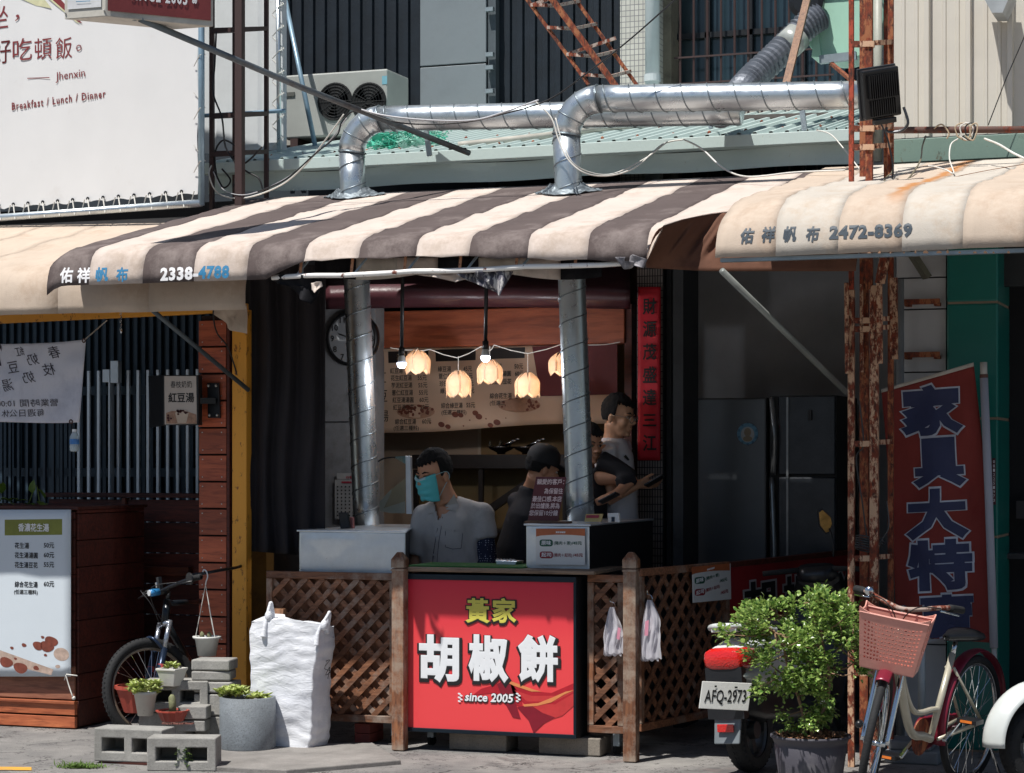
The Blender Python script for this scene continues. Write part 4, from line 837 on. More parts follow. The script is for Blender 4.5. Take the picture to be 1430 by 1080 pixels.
# plank clad pillar
t = thing('plank_pillar', 'pillar clad in short red brown planks with screw heads', 'pillar', (X(300, .33), .4, 0))
yp = .3; xa, xb = X(277.5, yp), X(315.5, yp); b = B(); b.box(xa+.004, xb+.05, yp+.03, yp+.14, 0, 2.47); b.build('core', M('core_dark', '#2a1510', .8), t)
b = B(); b.box(xb+.004, xb+.022, yp+.002, yp+.03, 0, 2.44); b.build('side_board', redwood_dk, t)
sw = wood('slat_wood', '#cb6a45', '#944630', 'x', .45, 6)
py = 448.; i = 0; dpy = 37.7
while py < 1025:
    z1 = Z(296, py, yp); z0 = Z(296, py+dpy-2.6, yp); s_ = random.uniform(-.003, .003)
    b = B(); b.box(xa+s_+.0002*i, xb+s_+.0002*i, yp, yp+.026, max(z0, .01), z1); o = b.build('plank', sw, t, bev=.002)
    b = B()
    for fx in (.14, .84):
        for fz in (.15, .85): b.lathe([(.0042, 0), (.0042, .002)], (xa+(xb-xa)*fx+random.uniform(-.003, .003), yp-.0005, z0+(z1-z0)*fz), 6, Matrix.Rotation(PI/2, 3, 'X'))
    b.build('screw', screwm, o); py += dpy; i += 1
# black cable by the pillar
wire([(300, 408), (298, 440), (303, 465), (318, 485), (330, 520), (340, 560), (343, 575)], [.0, .1, .2, .25, .3, .35, .4], .006, wire_k, 'black cable looping down over the top of the plank pillar')
# projecting sign
t = thing('hanging_sign', 'small black framed red bean soup sign on a black wall bracket', 'sign', YP(268, 597, .2))
pl = yplane(.16)
b = B(); b.prism([pl.at(228, 524), pl.at(277, 524), pl.at(277, 594), pl.at(228, 594)], (0, .05, 0)); b.build('frame', black, t, bev=.003)
b = B(); b.prism([YP(207, 525, .45), YP(228, 524, .17), YP(228, 595, .17), YP(209, 597, .45)], (.01, .012, 0)); b.build('side_panel', blackplastic, t, bev=.002)
b = B(); quadpx(b, pl, [(229.5, 525.5), (274, 525.5), (275, 592), (230, 593)], .003); b.build('face', M('sign_paper', '#bdb3aa', .5, 0, .04), t)
b = B(); text(b, pl, '春枝奶奶', 253, 537, 9.5, 30, .0, .005); text(b, pl, '紅豆湯', 253, 555.5, 14, 36, .02, .005); b.build('lettering', ink, t)
b = B(); quadpx(b, pl, [(232, 592), (232, 577), (240, 574), (262, 575), (274, 579), (275, 592)], .004); b.build('table_print', M('table_print', '#a3806a', .6, 0, .4, 40, 0), t)
b = B(); ellpx(b, pl, 254, 577, 9, 5, .006); b.add([pl.at(x, y, .0055) for x, y in ((244.5, 577), (263.5, 577), (260, 591), (248, 591))], [(3, 2, 1, 0)]); b.build('bowl_print', M('bowl_print', '#c9b7a4', .6), t)
b = B()
for i in range(14): ellpx(b, pl, 247+random.random()*14, 573.5+random.random()*6, 1.6, 1.3, .008)
for i in range(5): ellpx(b, pl, 234+random.random()*5, 580+random.random()*9, 1.6, 1.3, .008)
b.build('bean_print', M('bean_print', '#4f1f20', .6), t)
b = B(); yb3 = .27; b.prism([YP(289, 535, yb3), YP(305, 535, yb3), YP(307, 584, yb3), YP(290, 584, yb3)], (0, .02, 0)); b.build('wall_plate', black, t, bev=.003)
b = B(); b.bar(YP(277, 560, .19), YP(300, 560, .26), .035, .035); b.build('arm', black, t)
b = B()
for x, y in ((291, 539), (301.5, 539), (292.5, 580), (303, 580)): b.ell(YP(x, y, yb3-.003), .009, 8, 6)
b.build('bolt', screwm, t)
# white cloth with mirrored handwriting
t = thing('cloth_banner', 'white cloth banner seen from behind with mirrored handwritten characters', 'banner', YP(50, 592, -.25))
pl = yplane(-.25)
def clothp(u, v_):
    px = -160+u*280-(9*v_ if u > .5 else 0)*(u-.5)*2+4*(1-v_)*(u > 2); py = 481-7*(u**6)+v_*(105+4*u)-6*math.sin(u*PI)*0+v_*7*u**3-4*math.sin(PI*v_)*0
    return YP(px, py, -.25+.012*math.sin(u*14+v_*3)+.02*noise.noise(Vector((u*7, v_*4, 3)))-.03*max(0, u-.8)*math.sin(v_*12+u*30))
b = B(); b.grid(clothp, 70, 26); cloth_w = fabric('white_cloth', '#eeeef4', .05, '#cfcfd8', .45); o = b.build('cloth', cloth_w, t, smooth=True, thick=.001)
pen = M('pen_ink', '#352f3a', .7, 0, .1, bmp=0)
b = B()
for s_, x, y, h in (('春', 75, 492, 17), ('枝', 67, 516, 17), ('奶', 46, 502, 16), ('奶', 40, 527, 16), ('紅', 27, 491, 13), ('豆', 17, 513, 16), ('湯', 11, 538, 17)): text(b, pl, s_, x, y, h, h*.95, 0, .01, mirror=True, rot=.12, skew=-.2)
text(b, pl, '營業時間 10:00-17:00', 79, 562, 10.5, 118, 0, .01, 'l', mirror=True, rot=0.01); text(b, pl, '每週日公休', 58, 576, 10.5, 56, 0, .01, 'l', mirror=True, rot=.02)
text(b, pl, '21', -6, 496, 30, 12, .02, .01, mirror=True)
drape(b, [o], (0, 1, 0), .004); b.build('handwriting', pen, t)
b = B()
for x, y in ((117, 476), (99, 589)): b.torus(YP(x, y, -.265), .01, .004, (0, 1, 0), 12, 5)
b.build('eyelet', M('eyelet', '#5a4038', .5, .5), t)
b = B(); b.tube([YP(118, 475, -.25), YP(149, 448, .2)], .004, 5); b.build('string', wire_w, t)
t = thing('water_bottle', 'small blue labelled water bottle hung as a weight below the cloth banner corner', 'bottle', YP(103, 632, -.25))
c = YP(104, 631, -.25); b = B(); b.lathe([(.020, 0), (.027, .006), (.028, .03), (.026, .06), (.028, .07), (.028, .085), (.016, .108), (.013, .118)], c, 16); b.build('body', glass('bottle_plastic', '#e2eef4', .05, .55), t, smooth=True)
b = B(); b.lathe([(.0285, .043), (.0285, .074)], c, 16, None, False, False); b.build('label_band', M('label_blue', '#3f78b8', .4, 0, .3, 60, 0), t, smooth=True)
b = B(); b.lathe([(.024, .004), (.0255, .03), (.025, .04)], c, 14); b.build('water', glass('water_fill', '#b8c8cf', .02, .5), t, smooth=True)
b = B(); b.lathe([(.014, .116), (.014, .13)], c, 12); b.build('cap', white, t)
b = B(); b.tube([YP(100, 590, -.25), YP(103, 603, -.25)], .003, 5); b.build('string', wire_k, t)
b = B(); 
for i in range(5): b.torus(YP(168.5+(i % 2), 438+i*5.5, .2), .009, .0022, (1, i % 2, 0), 10, 4)
b.ell(YP(169.5, 463, .2), (.007, .007, .014), 8, 6); b.build('hanging_chain', chrome, label='short chain hanging from the yellow beam', cat='chain')
# leafy pot plants on the low counter
leafm = M('vine_leaf', '#6d8a35', .4, 0, .4, 14, .1, trans=.25)
t = thing('potted_plant', 'trailing yellow green plant leaning on the low counter by the navy wall', 'plant', YP(30, 712, .5))
rg = random.Random(4)
def leaf(b, c, d, L, W, up=UP, fold=.2):
    d = Vector(d).normalized(); s_ = d.cross(up).normalized() if abs(d.dot(up)) < .95 else Vector((1, 0, 0)); n_ = s_.cross(d)
    b.add([c, c+d*L*.35+s_*W+n_*W*fold, c+d*L*.75+s_*W*.7+n_*W*fold-n_*.1*L, c+d*L-n_*.25*L, c+d*L*.75-s_*W*.7+n_*W*fold-n_*.1*L, c+d*L*.35-s_*W+n_*W*fold, c+d*L*.4], [(0, 1, 6), (1, 2, 6), (2, 3, 6), (3, 4, 6), (4, 5, 6), (5, 0, 6)])
for x, y, dx, dz in ((2, 690, .3, 1), (12, 700, 1, .4), (20, 703, -.8, .5), (35, 705, .9, .2), (45, 690, .2, 1.1), (40, 700, -1, .2), (52, 700, .8, -.3), (63, 698, -.2, .8), (9, 706, -.7, .1)):
    b = B(); leaf(b, YP(x, y, .5), (dx, -.3, dz), .09, .028); b.build('leaf', leafm, t, smooth=True)
b = B(); b.tube(spline([YP(x, y, .52) for x, y in ((-5, 712), (4, 695), (20, 705), (38, 706), (50, 678), (56, 702), (66, 704))], 5), .004, 5); b.build('stem', M('stem_green', '#6b7a3a', .6), t)
b = B(); c = YP(25, 735, .5); b.lathe([(.07, 0), (.1, .11), (.105, .12)], c+Vector((0, 0, -.02)), 16); b.build('pot', M('pot_dark', '#5a3024', .7), t)
# black side curtain
t = thing('side_curtain', 'black fabric curtain hanging in loose folds between the two stalls', 'curtain', YP(400, 770, .35))
b = B(); b.grid(lambda u, v_: YP(349+105*u, 370+v_*400+8*u*v_, .36+.03*math.sin(u*22+2*noise.noise(Vector((u*3, v_*2, 1))))+.025*noise.noise(Vector((u*6, v_*3, 0)))), 70, 30)
b.build('cloth', M('curtain_black', '#221f24', .9, 0, .25, 4, .1, 60), t, smooth=True, thick=.002)
# ------------------------------------------------------------------ pepper bun stall, front row
def lattice(name, label, pl, pa, pb, z0, z1, slat_mat, rail_mat, back=None, step=.108, w_=.031, dirs=(1, -1), group=None, px_foot=None):
    a0, a1 = pl.a(pa), pl.a(pb)
    if a0 > a1: a0, a1 = a1, a0
    t = thing(name, label, 'lattice panel', pl.p((a0+a1)/2, z0), group)
    fw = .04
    for nm, q in (('rail', (a0, a1, z1-fw, z1)), ('rail', (a0, a1, z0, z0+fw)), ('stile', (a0, a0+fw*.9, z0+fw+.002, z1-fw-.002)), ('stile', (a1-fw*.9, a1, z0+fw+.002, z1-fw-.002))):
        b = B(); b.prism([pl.p(q[0], q[2], .012), pl.p(q[1], q[2], .012), pl.p(q[1], q[3], .012), pl.p(q[0], q[3], .012)], pl.n*-.034); b.build(nm, rail_mat if nm == 'rail' else fence_z, t, bev=.003)
    A0, A1, Z0, Z1 = a0+fw*.8, a1-fw*.8, z0+fw*.9, z1-fw*.9; Hh = Z1-Z0
    for s_, off in zip(dirs, (.004, -.008)):
        k = A0-Hh if s_ > 0 else A0
        while k < (A1 if s_ > 0 else A1+Hh):
            # line a = k + s_*(z-Z0)
            lo, hi = Z0, Z1
            za, zb = Z0+(A0-k)*s_, Z0+(A1-k)*s_
            lo = max(lo, min(za, zb)); hi = min(hi, max(za, zb))
            if hi-lo > .03:
                j = random.uniform(-.004, .004)
                P, Q = pl.p(k+j+s_*(lo-Z0), lo, off), pl.p(k+j*.3+s_*(hi-Z0), hi, off)
                b = B(); b.bar(P, Q, .010, w_, up=UP) if False else b.prism([P+(pl.d*w_*.5*-s_*.707+UP*w_*.5*.707), P-(pl.d*w_*.5*-s_*.707+UP*w_*.5*.707), Q-(pl.d*w_*.5*-s_*.707+UP*w_*.5*.707), Q+(pl.d*w_*.5*-s_*.707+UP*w_*.5*.707)], pl.n*-.011)
                b.build('slat', slat_mat, t, bev=.0015)
            k += step
    if back:
        b = B(); b.prism([pl.p(a0+.02, z0+.02, -.045), pl.p(a1-.02, z0+.02, -.045), pl.p(a1-.02, z1-.02, -.045), pl.p(a0+.02, z1-.02, -.045)], pl.n*-.01); b.build('backing_board', back, t)
    return t
YL = .02; plf = yplane(YL); zl0, zl1 = .13, Z(460, 799, YL)
ply = wood('plywood', '#b07c5c', '#845238', 'z', .7, 4)
lattice('lattice_panel', 'weathered brown lattice fence panel behind the white bulk bag', plf, 373, 553, zl0, zl1, fence_w, fence_w, ply, group='lattice panels round the bun stall')
lattice('lattice_panel', 'narrow brown lattice panel between the red sign and the right post', plf, 821, 872, zl0, Z(846, 803, YL), fence_w, fence_w, None, group='lattice panels round the bun stall')
P3a, P3b = DP(893, 800, 11.62), DP(1018, 790, 12.5); pl3 = VP(P3a, P3b); z3 = CAM.z-(795-HZ)/F*11.62
lattice('lattice_panel', 'dark brown lattice panel turning back to the right of the wooden post', pl3, 893, 1017, .14, z3, fence_w, fence_w, None, step=.13, group='lattice panels round the bun stall')
b = B(); a_, c_ = pl3.a(895), pl3.a(1015); b.add([pl3.p(a_, .15, -.12), pl3.p(c_, .15, -.12), pl3.p(c_, z3-.02, -.12), pl3.p(a_, z3-.02, -.12)], [(0, 1, 2, 3)]); b.build('plastic_sheet', M('sheet_black', '#202226', .5, 0, .4, 8, .6, 12), label='black plastic sheet behind the right lattice panels', cat='sheet')
for px, yv, lab in ((558.5, -.12, 'weathered square wooden post with cut top left of the red sign'), (881.5, -.12, 'weathered square wooden post with pyramid top right of the red sign')):
    x = X(px, yv); t = thing('fence_post', lab, 'post', (x, yv, 0), 'fence posts of the bun stall'); w_ = .036; zt = Z(px, 772, yv); b = B(); b.box(x-w_, x+w_, yv-w_, yv+w_, .004, zt-.085); b.build('shaft', fence_z, t, bev=.005)
    b = B(); b.lathe([(w_*1.5, 0), (w_*1.5, .045), (w_*.5, .085)], (x, yv, zt-.082), 4, Matrix.Rotation(PI/4, 3, 'Z')); b.build('finial', fence_z, t, bev=.001)
    b = B(); b.box(x-w_-.003, x+w_+.003, yv-w_-.003, yv+w_+.003, zt-.1, zt-.09); b.build('collar', fence_z, t)
# red lightbox sign
YS = -.08; pls = yplane(YS); x0, x1 = X(565, YS), X(805.5, YS); zs0, zs1 = .105, .978
t = thing('lightbox_sign', 'big red lightbox sign with yellow and white Chinese characters under the counter top', 'sign', ((x0+x1)/2, YS, zs0))
fr = M('sign_frame', '#1d2a35', .35, .5, .15, 10, .05)
b = B(); b.box(x0, x1, YS+.012, YS+.26, zs0, zs1); b.build('casing', M('sign_case', '#15181c', .6, .2), t, bev=.004)
for q in ((x0, x1, zs1-.03, zs1), (x0, x1, zs0, zs0+.022), (x0, x0+.016, zs0+.024, zs1-.032), (x1-.016, x1, zs0+.024, zs1-.032)):
    b = B(); b.box(q[0], q[1], YS-.012, YS+.012, q[2], q[3]); b.build('frame', fr, t, bev=.002)
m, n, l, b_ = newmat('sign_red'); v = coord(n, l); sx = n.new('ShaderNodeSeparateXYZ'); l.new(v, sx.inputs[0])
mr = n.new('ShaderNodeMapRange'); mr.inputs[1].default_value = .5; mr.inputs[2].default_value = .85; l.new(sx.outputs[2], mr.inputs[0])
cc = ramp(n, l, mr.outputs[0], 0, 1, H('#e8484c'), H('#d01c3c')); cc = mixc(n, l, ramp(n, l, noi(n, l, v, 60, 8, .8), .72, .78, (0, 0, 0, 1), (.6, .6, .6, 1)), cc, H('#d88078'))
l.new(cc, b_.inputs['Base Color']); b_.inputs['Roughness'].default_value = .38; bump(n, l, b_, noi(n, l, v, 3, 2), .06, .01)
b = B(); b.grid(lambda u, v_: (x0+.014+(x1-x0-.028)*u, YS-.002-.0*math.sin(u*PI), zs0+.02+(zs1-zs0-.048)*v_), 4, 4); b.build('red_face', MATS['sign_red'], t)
# printed ribbon, flat print on the face
def prn(name, col, polys, off): 
    b = B()
    for P in polys: quadpx(b, pls, P, off)
    return b.build(name, M('print_'+name, col, .4, 0, .12, 14, 0), t)
prn('ribbon_print', '#b3202e', [[(660, 971), (672, 962), (700, 954), (716, 956), (728, 975), (730, 990), (704, 975), (690, 968)], [(700, 954), (712, 950), (742, 965), (770, 968), (802, 954), (802, 978), (770, 990), (735, 985), (716, 968)]], .004)
prn('ribbon_shade', '#84182a', [[(694, 956), (702, 950), (712, 953), (718, 975), (727, 1004), (716, 1002), (704, 980)], [(722, 988), (740, 984), (758, 996), (775, 1002), (760, 1010), (745, 1024), (738, 1006)]], .0048)
prn('ribbon_fold', '#c83a3c', [[(742, 982), (775, 984), (802, 968), (802, 985), (785, 1000), (765, 1006), (752, 1012), (740, 998)], [(718, 964), (742, 972), (780, 972), (802, 962), (802, 966), (775, 980), (736, 980)]], .0044)
prn('ribbon_glint', '#e08c56', [[(703, 951), (715, 952), (745, 963), (756, 966), (742, 966), (718, 958)], [(730, 984), (752, 982), (772, 974), (790, 966), (802, 964), (788, 970), (770, 981), (750, 986), (732, 987)]], .0054)
yel_i = M('yellow_ink', '#d8cf5a', .5, 0, .05, bmp=0)
b = B(); b2 = B()
for s_, px, py, h in (('黃', 667, 853, 36), ('家', 704, 853, 36)):
    text(b, pls, s_, px+.4, py+.8, h+5, h+4, .062, .0062); text(b2, pls, s_, px, py, h-1, h-2, .030, .0078)
for s_, px, py in (('胡', 613, 921), ('椒', 682, 921), ('餅', 751, 921)): text(b, pls, s_, px+.8, py+2.2, 74, 63, .075, .0062); 
text(b, pls, 'since 2005', 683.5, 975, 15, 71, .06, .0062, skew=.15)
b.build('lettering_outline', ink, t); b2.build('yellow_lettering', yel_i, t)
b = B()
for s_, px, py in (('胡', 613, 920), ('椒', 682, 920), ('餅', 751, 920)): text(b, pls, s_, px, py, 67, 56, .042, .0078)
text(b, pls, 'since 2005', 683, 974.5, 12.5, 67, .028, .0078, skew=.15)
for sx_ in (642.5, 723.5):
    for k in range(5): ellpx(b, pls, sx_+(1.5 if k % 2 else -1.2), 969+k*2.6, 2.2, 1.3, .0078, .3, 8)
b.build('white_lettering', M('sign_white', '#e9ecef', .4, 0, .03, bmp=0), t)
b = B(); yq = YS-.02
b.box(X(562, yq)-.01, X(830, yq), yq, .5, .992, 1.012); b.build('counter_board', wood('bleached_wood', '#9c8672', '#6f5c4c', 'x', .75, 6), label='bleached wooden board on top of the red sign', cat='counter top', bev=.004)
b = B(); b.box(X(575, .1), X(735, .1), .03, .42, 1.0125, 1.02); b.build('green_mat', M('mat_green', '#3f7a40', .9, 0, .2, 40, .4, 90), label='green mat lying on the bleached counter board', cat='mat')
# blocks and bricks under the sign
def cblock(name, label, px0, px1, py0, py1, y, dy, group='hollow concrete blocks', mat=None, rz=0):
    b = B(); xx0, xx1 = X(px0, y), X(px1, y); b.box(xx0, xx1, y, y+dy, Z((px0+px1)/2, py1, y), Z((px0+px1)/2, py0, y)); return b.build(name, mat or concrete_m, label=label, cat='block', group=group, bev=.005)
for px0, px1, lab in ((627, 707, 'solid concrete block under the left half of the red sign'), (752, 838, 'solid concrete block under the right half of the red sign')):
    xx0, xx1 = X(px0, 0), X(px1, 0); b = B(); b.box(xx0, xx1, .0, .2, .004, .1); b.build('concrete_block', concrete('block_speckled', '#8d857a', .95, .8), label=lab, cat='block', bev=.006, group='blocks under the red sign')
for i, z in enumerate((.006, .062)): b = B(); b.box(X(495, .06), X(516, .06), .06, .26, z, z+.053); b.build('brick', M('brick_red', '#8a4038', .85, 0, .25, 12, .4, dirt='#5c2f2a'), label=('lower red brick of the pair under the lattice panel', 'upper red brick of the pair under the lattice panel')[i], cat='brick', bev=.003, group='bricks under the lattice')
for px in (552, 603, 862):
    t2 = thing('caster', {552: 'small metal caster beside the left fence post', 603: 'small metal caster under the red sign', 862: 'small metal caster under the narrow lattice panel'}[px], 'caster', (X(px, .1), .1, 0), 'casters under the stall')
    b = B(); x = X(px, .12); b.lathe([(.028, -.01), (.028, .01)], (x, .12, .032), 16, Matrix.Rotation(PI/2, 3, 'Y') @ Matrix.Rotation(.4, 3, 'X')); b.build('wheel', rubber, t2); b = B(); b.box(x-.018, x+.018, .1, .14, .05, .12); b.build('fork', pipe_m, t2)
# stainless steel boxes the ducts stand on
zsb = Z(495, 741, .12)
def steelbox(label, px0, px1, y0, y1, z0, z1, side):
    t = thing('steel_box', label, 'box', (X((px0+px1)/2, y0), y0, z0), 'steel boxes beneath the ducts'); a, c = X(px0, y0), X(px1, y0); ck = X(px1+14, y1) if px0 < 500 else c
    b = B(); b.prism([(a+.002, y0+.006, z0), (c-.002, y0+.006, z0), (ck-.002, y1, z0), (a+.002, y1, z0)], (0, 0, z1-.012-z0)); b.build('casing', side, t)
    def fn(u, v_): 
        q = Vector((u*1.3, v_*1.2, px0)); return (a+(c-a)*u, y0+.006*noise.noise(q)-.03*max(0, .25-abs(u-.3)-abs(v_-.85)*.5)+.0006*noise.noise(q*5), z0+(z1-z0-.01)*v_)
    b = B(); b.grid(fn, 50, 30); b.build('front_sheet', steel, t, smooth=True, thick=.002)
    b = B(); b.prism([(a-.012, y0-.012, z1-.01), (c+.012, y0-.012, z1-.01), (ck+.012, y1, z1-.01), (a-.012, y1, z1-.01)], (0, 0, .01)); b.build('top_sheet', steel, t, bev=.003)
    return t
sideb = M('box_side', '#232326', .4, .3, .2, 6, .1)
steelbox('dented stainless steel box under the left duct', 418, 566, .12, 1.35, .93, zsb, sideb)
TB = steelbox('stainless steel box carrying the price sign under the right duct', 735, 823, .12, 1.35, .93, Z(780, 732, .12), sideb)
def pricesign(label, pl, P, off, side=False):
    """white card with orange band, green and red tags; P = four corners in pixels tl tr br bl"""
    t = thing('price_sign', label, 'sign', pl.at(*P[3]), 'bun price signs'); tl, tr, br, bl = [Vector((a, c)) for a, c in P]
    def uv(u, v_): return tuple(tl*(1-u)*(1-v_)+tr*u*(1-v_)+br*u*v_+bl*(1-u)*v_)
    b = B(); b.prism([pl.at(*P[i], off) for i in range(4)], pl.n*.006); b.build('card', M('card_white', '#d9d9d6', .4, 0, .03), t, bev=.001)
    o2 = off+.0075; q = [uv(0, 0), uv(1, 0), uv(1, .2)]+[uv(1-i/10, .2+.0-.035*math.sin(PI*i/10)) for i in range(1, 10)]+[uv(0, .22)]
    b = B(); quadpx(b, pl, q, o2); b.build('orange_band', M('band_orange', '#b7653c', .5), t)
    hh = (bl-tl).length; ww = (tr-tl).length; rot = -math.atan2(tr.y-tl.y, tr.x-tl.x)
    b = B()
    def tag_(v_, mat, nm, ch):
        b = B(); c = [uv(.07+.27*u, v_+.19*w2) for u, w2 in ((.0, .25), (.08, .05), (.2, 0), (.8, 0), (.92, .05), (1, .25), (1, .75), (.92, .95), (.8, 1), (.2, 1), (.08, .95), (0, .75))]; quadpx(b, pl, c, o2); b.build(nm, mat, t)
        b = B(); x, y = uv(.205, v_+.09); text(b, pl, ch, x, y, hh*.125, ww*.2, .02, o2+.0015, rot=rot); b.build('tag_lettering', ink_w, t)
    tag_(.3, M('tag_green', '#1f5a46', .5), 'green_tag', '原味'); tag_(.63, M('tag_red', '#8f1f2c', .5), 'red_tag', '起司')
    b = B(); x, y = uv(.5, .1); text(b, pl, '黃家胡椒餅', x, y, hh*.055, ww*.2, .03, o2+.001, rot=rot); b.build('band_lettering', ink_w, t)
    b = B(); x, y = uv(.655, .4); text(b, pl, '(豬肉＋蔥)', uv(.36, .4)[0], y, hh*.12, ww*.36, .01, o2, 'l', rot=rot); text(b, pl, '/45元', uv(.93, .4)[0], y, hh*.1, ww*.2, .03, o2, 'r', rot=rot); b.build('green_lettering', M('tag_green', '#1f5a46'), t)
    b = B(); x, y = uv(.655, .73); text(b, pl, '(豬肉＋起司)', uv(.35, .73)[0], y, hh*.12, ww*.38, .01, o2, 'l', rot=rot); text(b, pl, '/45元', uv(.95, .73)[0], y, hh*.1, ww*.2, .03, o2, 'r', rot=rot); b.build('red_lettering', M('tag_red', '#8f1f2c'), t)
pricesign('white price sign with orange band stuck on the right steel box', yplane(.108), [(748.5, 738.5), (817, 738.5), (817.5, 789.5), (749, 789)], .004)
pricesign('white price sign with orange band at the corner of the turned lattice panel', pl3, [(966, 792), (1019, 787), (1020, 837), (967, 842)], .03)
# small things on the boxes
pn = yplane(.25)
t = thing('notice_board', 'maroon acrylic notice with white slanted handwriting leaning on the right box', 'sign', pn.at(760, 730))
b = B(); b.prism([pn.at(x, y) for x, y in ((748.5, 666), (791, 666.5), (779, 727.5), (737, 727))], (0, .006, 0)); b.build('panel', M('maroon_acrylic', '#57202c', .3, 0, .08), t, bev=.001)
b = B()
for s_, x, y, w_ in (('親愛的客戶：', 769, 673, 38), ('為保留住', 773, 686, 26), ('最佳口感.本店', 764, 697, 41), ('於出爐後.將為', 761.5, 706.5, 40), ('您保留10分鐘', 759, 716.5, 40)): text(b, pn, s_, x, y, 8.2, w_, .022, .003, skew=.12)
b.build('lettering', M('notice_ink', '#ddc9cc', .5), t)
b = B(); b.box(pn.at(735, 727).x, pn.at(795, 727).x, .22, .3, pn.at(760, 731).z, pn.at(760, 728).z); b.build('wood_base', wood('base_wood', '#7a563e', '#4c3326', 'x'), t)
p = YP(832, 730, .35)
t = thing('card_stand', 'small clear stand with yellow and red card on the right box', 'card stand', p)
b = B(); b.prism([YP(818, 718, .3), YP(842, 718, .3), YP(839, 729, .3), YP(816, 729, .3)], (0, .01, 0)); b.build('yellow_card', M('card_yellow', '#c9b073', .5, 0, .1, 20, 0), t)
b = B(); b.prism([YP(819, 719.5, .297), YP(837, 719.5, .297), YP(836, 723.5, .297), YP(818.5, 723.5, .297)], (0, -.003, 0)); b.build('red_print', M('print_red', '#a83448', .5), t)
t = thing('white_gadget', 'tiny white plastic stand with dark screen on the right box', 'gadget', YP(857, 730, .35))
b = B(); b.prism([YP(848, 717, .35), YP(864, 716.5, .35), YP(865, 730, .35), YP(849, 730, .35)], (0, .03, 0)); b.build('body', white, t, bev=.004)
b = B(); b.prism([YP(854, 722, .345), YP(858.5, 722, .345), YP(858.5, 729, .345), YP(854, 729, .345)], (0, -.002, 0)); b.build('screen', M('screen_navy', '#22344a', .2), t)
t = thing('card_reader', 'black handheld phone standing at the left duct foot', 'phone', YP(479, 740, .4)); b = B(); b.prism([YP(472, 716, .4), YP(484, 715.5, .4), YP(488, 738, .4), YP(475, 738.5, .4)], (0, .03, 0)); b.build('body', blackplastic, t, bev=.005); b = B(); b.prism([YP(488, 722, .45), YP(492, 723, .45), YP(493, 739, .45), YP(488, 739, .45)], (0, .03, 0)); b.build('cover', M('cover_pink', '#a86a68', .5), t, bev=.003)
# trays and gloves by the man
t = thing('steel_tray', 'shallow steel tray with folded white gloves beside the man', 'tray', YP(708, 795, .3)); b = B(); b.prism([YP(692, 783, .3), YP(722, 784, .3), YP(718, 794, .3), YP(694, 794, .3)], (0, .12, 0)); b.build('tray', steel, t, bev=.004)
b = B(); rg = random.Random(5)
for i in range(6): b.ell(YP(695+i*4.5, 782+rg.random()*2, .34), (.014, .02, .012), 8, 6)
b.build('glove', M('glove_white', '#c9c6c2', .8), t, smooth=True)
# hanging bundles of plastic bags
bagm = None
m, n, l, b_ = newmat('thin_plastic'); b_.inputs['Base Color'].default_value = H('#e6e4ea'); b_.inputs['Roughness'].default_value = .28
tr = n.new('ShaderNodeBsdfTranslucent'); tr.inputs[0].default_value = H('#e6e4ea'); tp = n.new('ShaderNodeBsdfTransparent'); m1 = n.new('ShaderNodeMixShader'); m1.inputs[0].default_value = .4; m2 = n.new('ShaderNodeMixShader'); m2.inputs[0].default_value = .15
l.new(b_.outputs[0], m1.inputs[1]); l.new(tr.outputs[0], m1.inputs[2]); l.new(m1.outputs[0], m2.inputs[1]); l.new(tp.outputs[0], m2.inputs[2]); l.new(m2.outputs[0], n['Material Output'].inputs[0]); bagm = m
for px, lab, ty, by in ((855, 'bundle of white plastic bags hooked on the narrow lattice panel', 848, 914), (907, 'bundle of white plastic bags with pink print right of the wooden post', 838, 921)):
    yv = -.08; t = thing('plastic_bags', lab, 'plastic bags', YP(px, by, yv), 'plastic bag bundles'); r0 = random.Random(px)
    for i in range(5):
        w0 = 7+2*i; dx = (i-2)*2.2
        def fn(u, v_, i=i, dx=dx, w0=w0):
            ww = 5+(w0+6)*min(1, v_*1.6)**.8*(1-.25*max(0, v_-.7)); ex_ = (u-.5)*ww+dx*v_+(4 if px > 900 and v_ < .5 and u > .8 else 0)*math.sin(v_*6)
            return YP(px+ex_+1.2*math.sin(v_*9+i), ty+(by-ty-3*(i % 3))*v_+3*abs(math.sin(u*8))*(v_ > .95), yv-.008*i+.012*math.sin(u*11+i*2+v_*5)+.006*noise.noise(Vector((u*6, v_*6, i))))
        b = B(); b.grid(fn, 14, 20); b.build('bag', bagm, t, smooth=True)
    b = B(); b.tube(spline([YP(px+a, ty+c, yv-.01) for a, c in ((1, 6), (4, 0), (2, -6), (-3, -8), (-3, -13))], 5), .0022, 5); b.build('hook', chrome, t)
    b = B(); q = [(px+8, ty+28), (px+12, ty+30), (px+10, ty+46), (px+6, ty+44)] if px < 900 else [(px-6, ty+30), (px-1, ty+28), (px-2, ty+50), (px-7, ty+50)]
    quadpx(b, yplane(yv-.05), q, 0); b.build('pink_print', M('pink_print', '#d88fa4', .5), t)
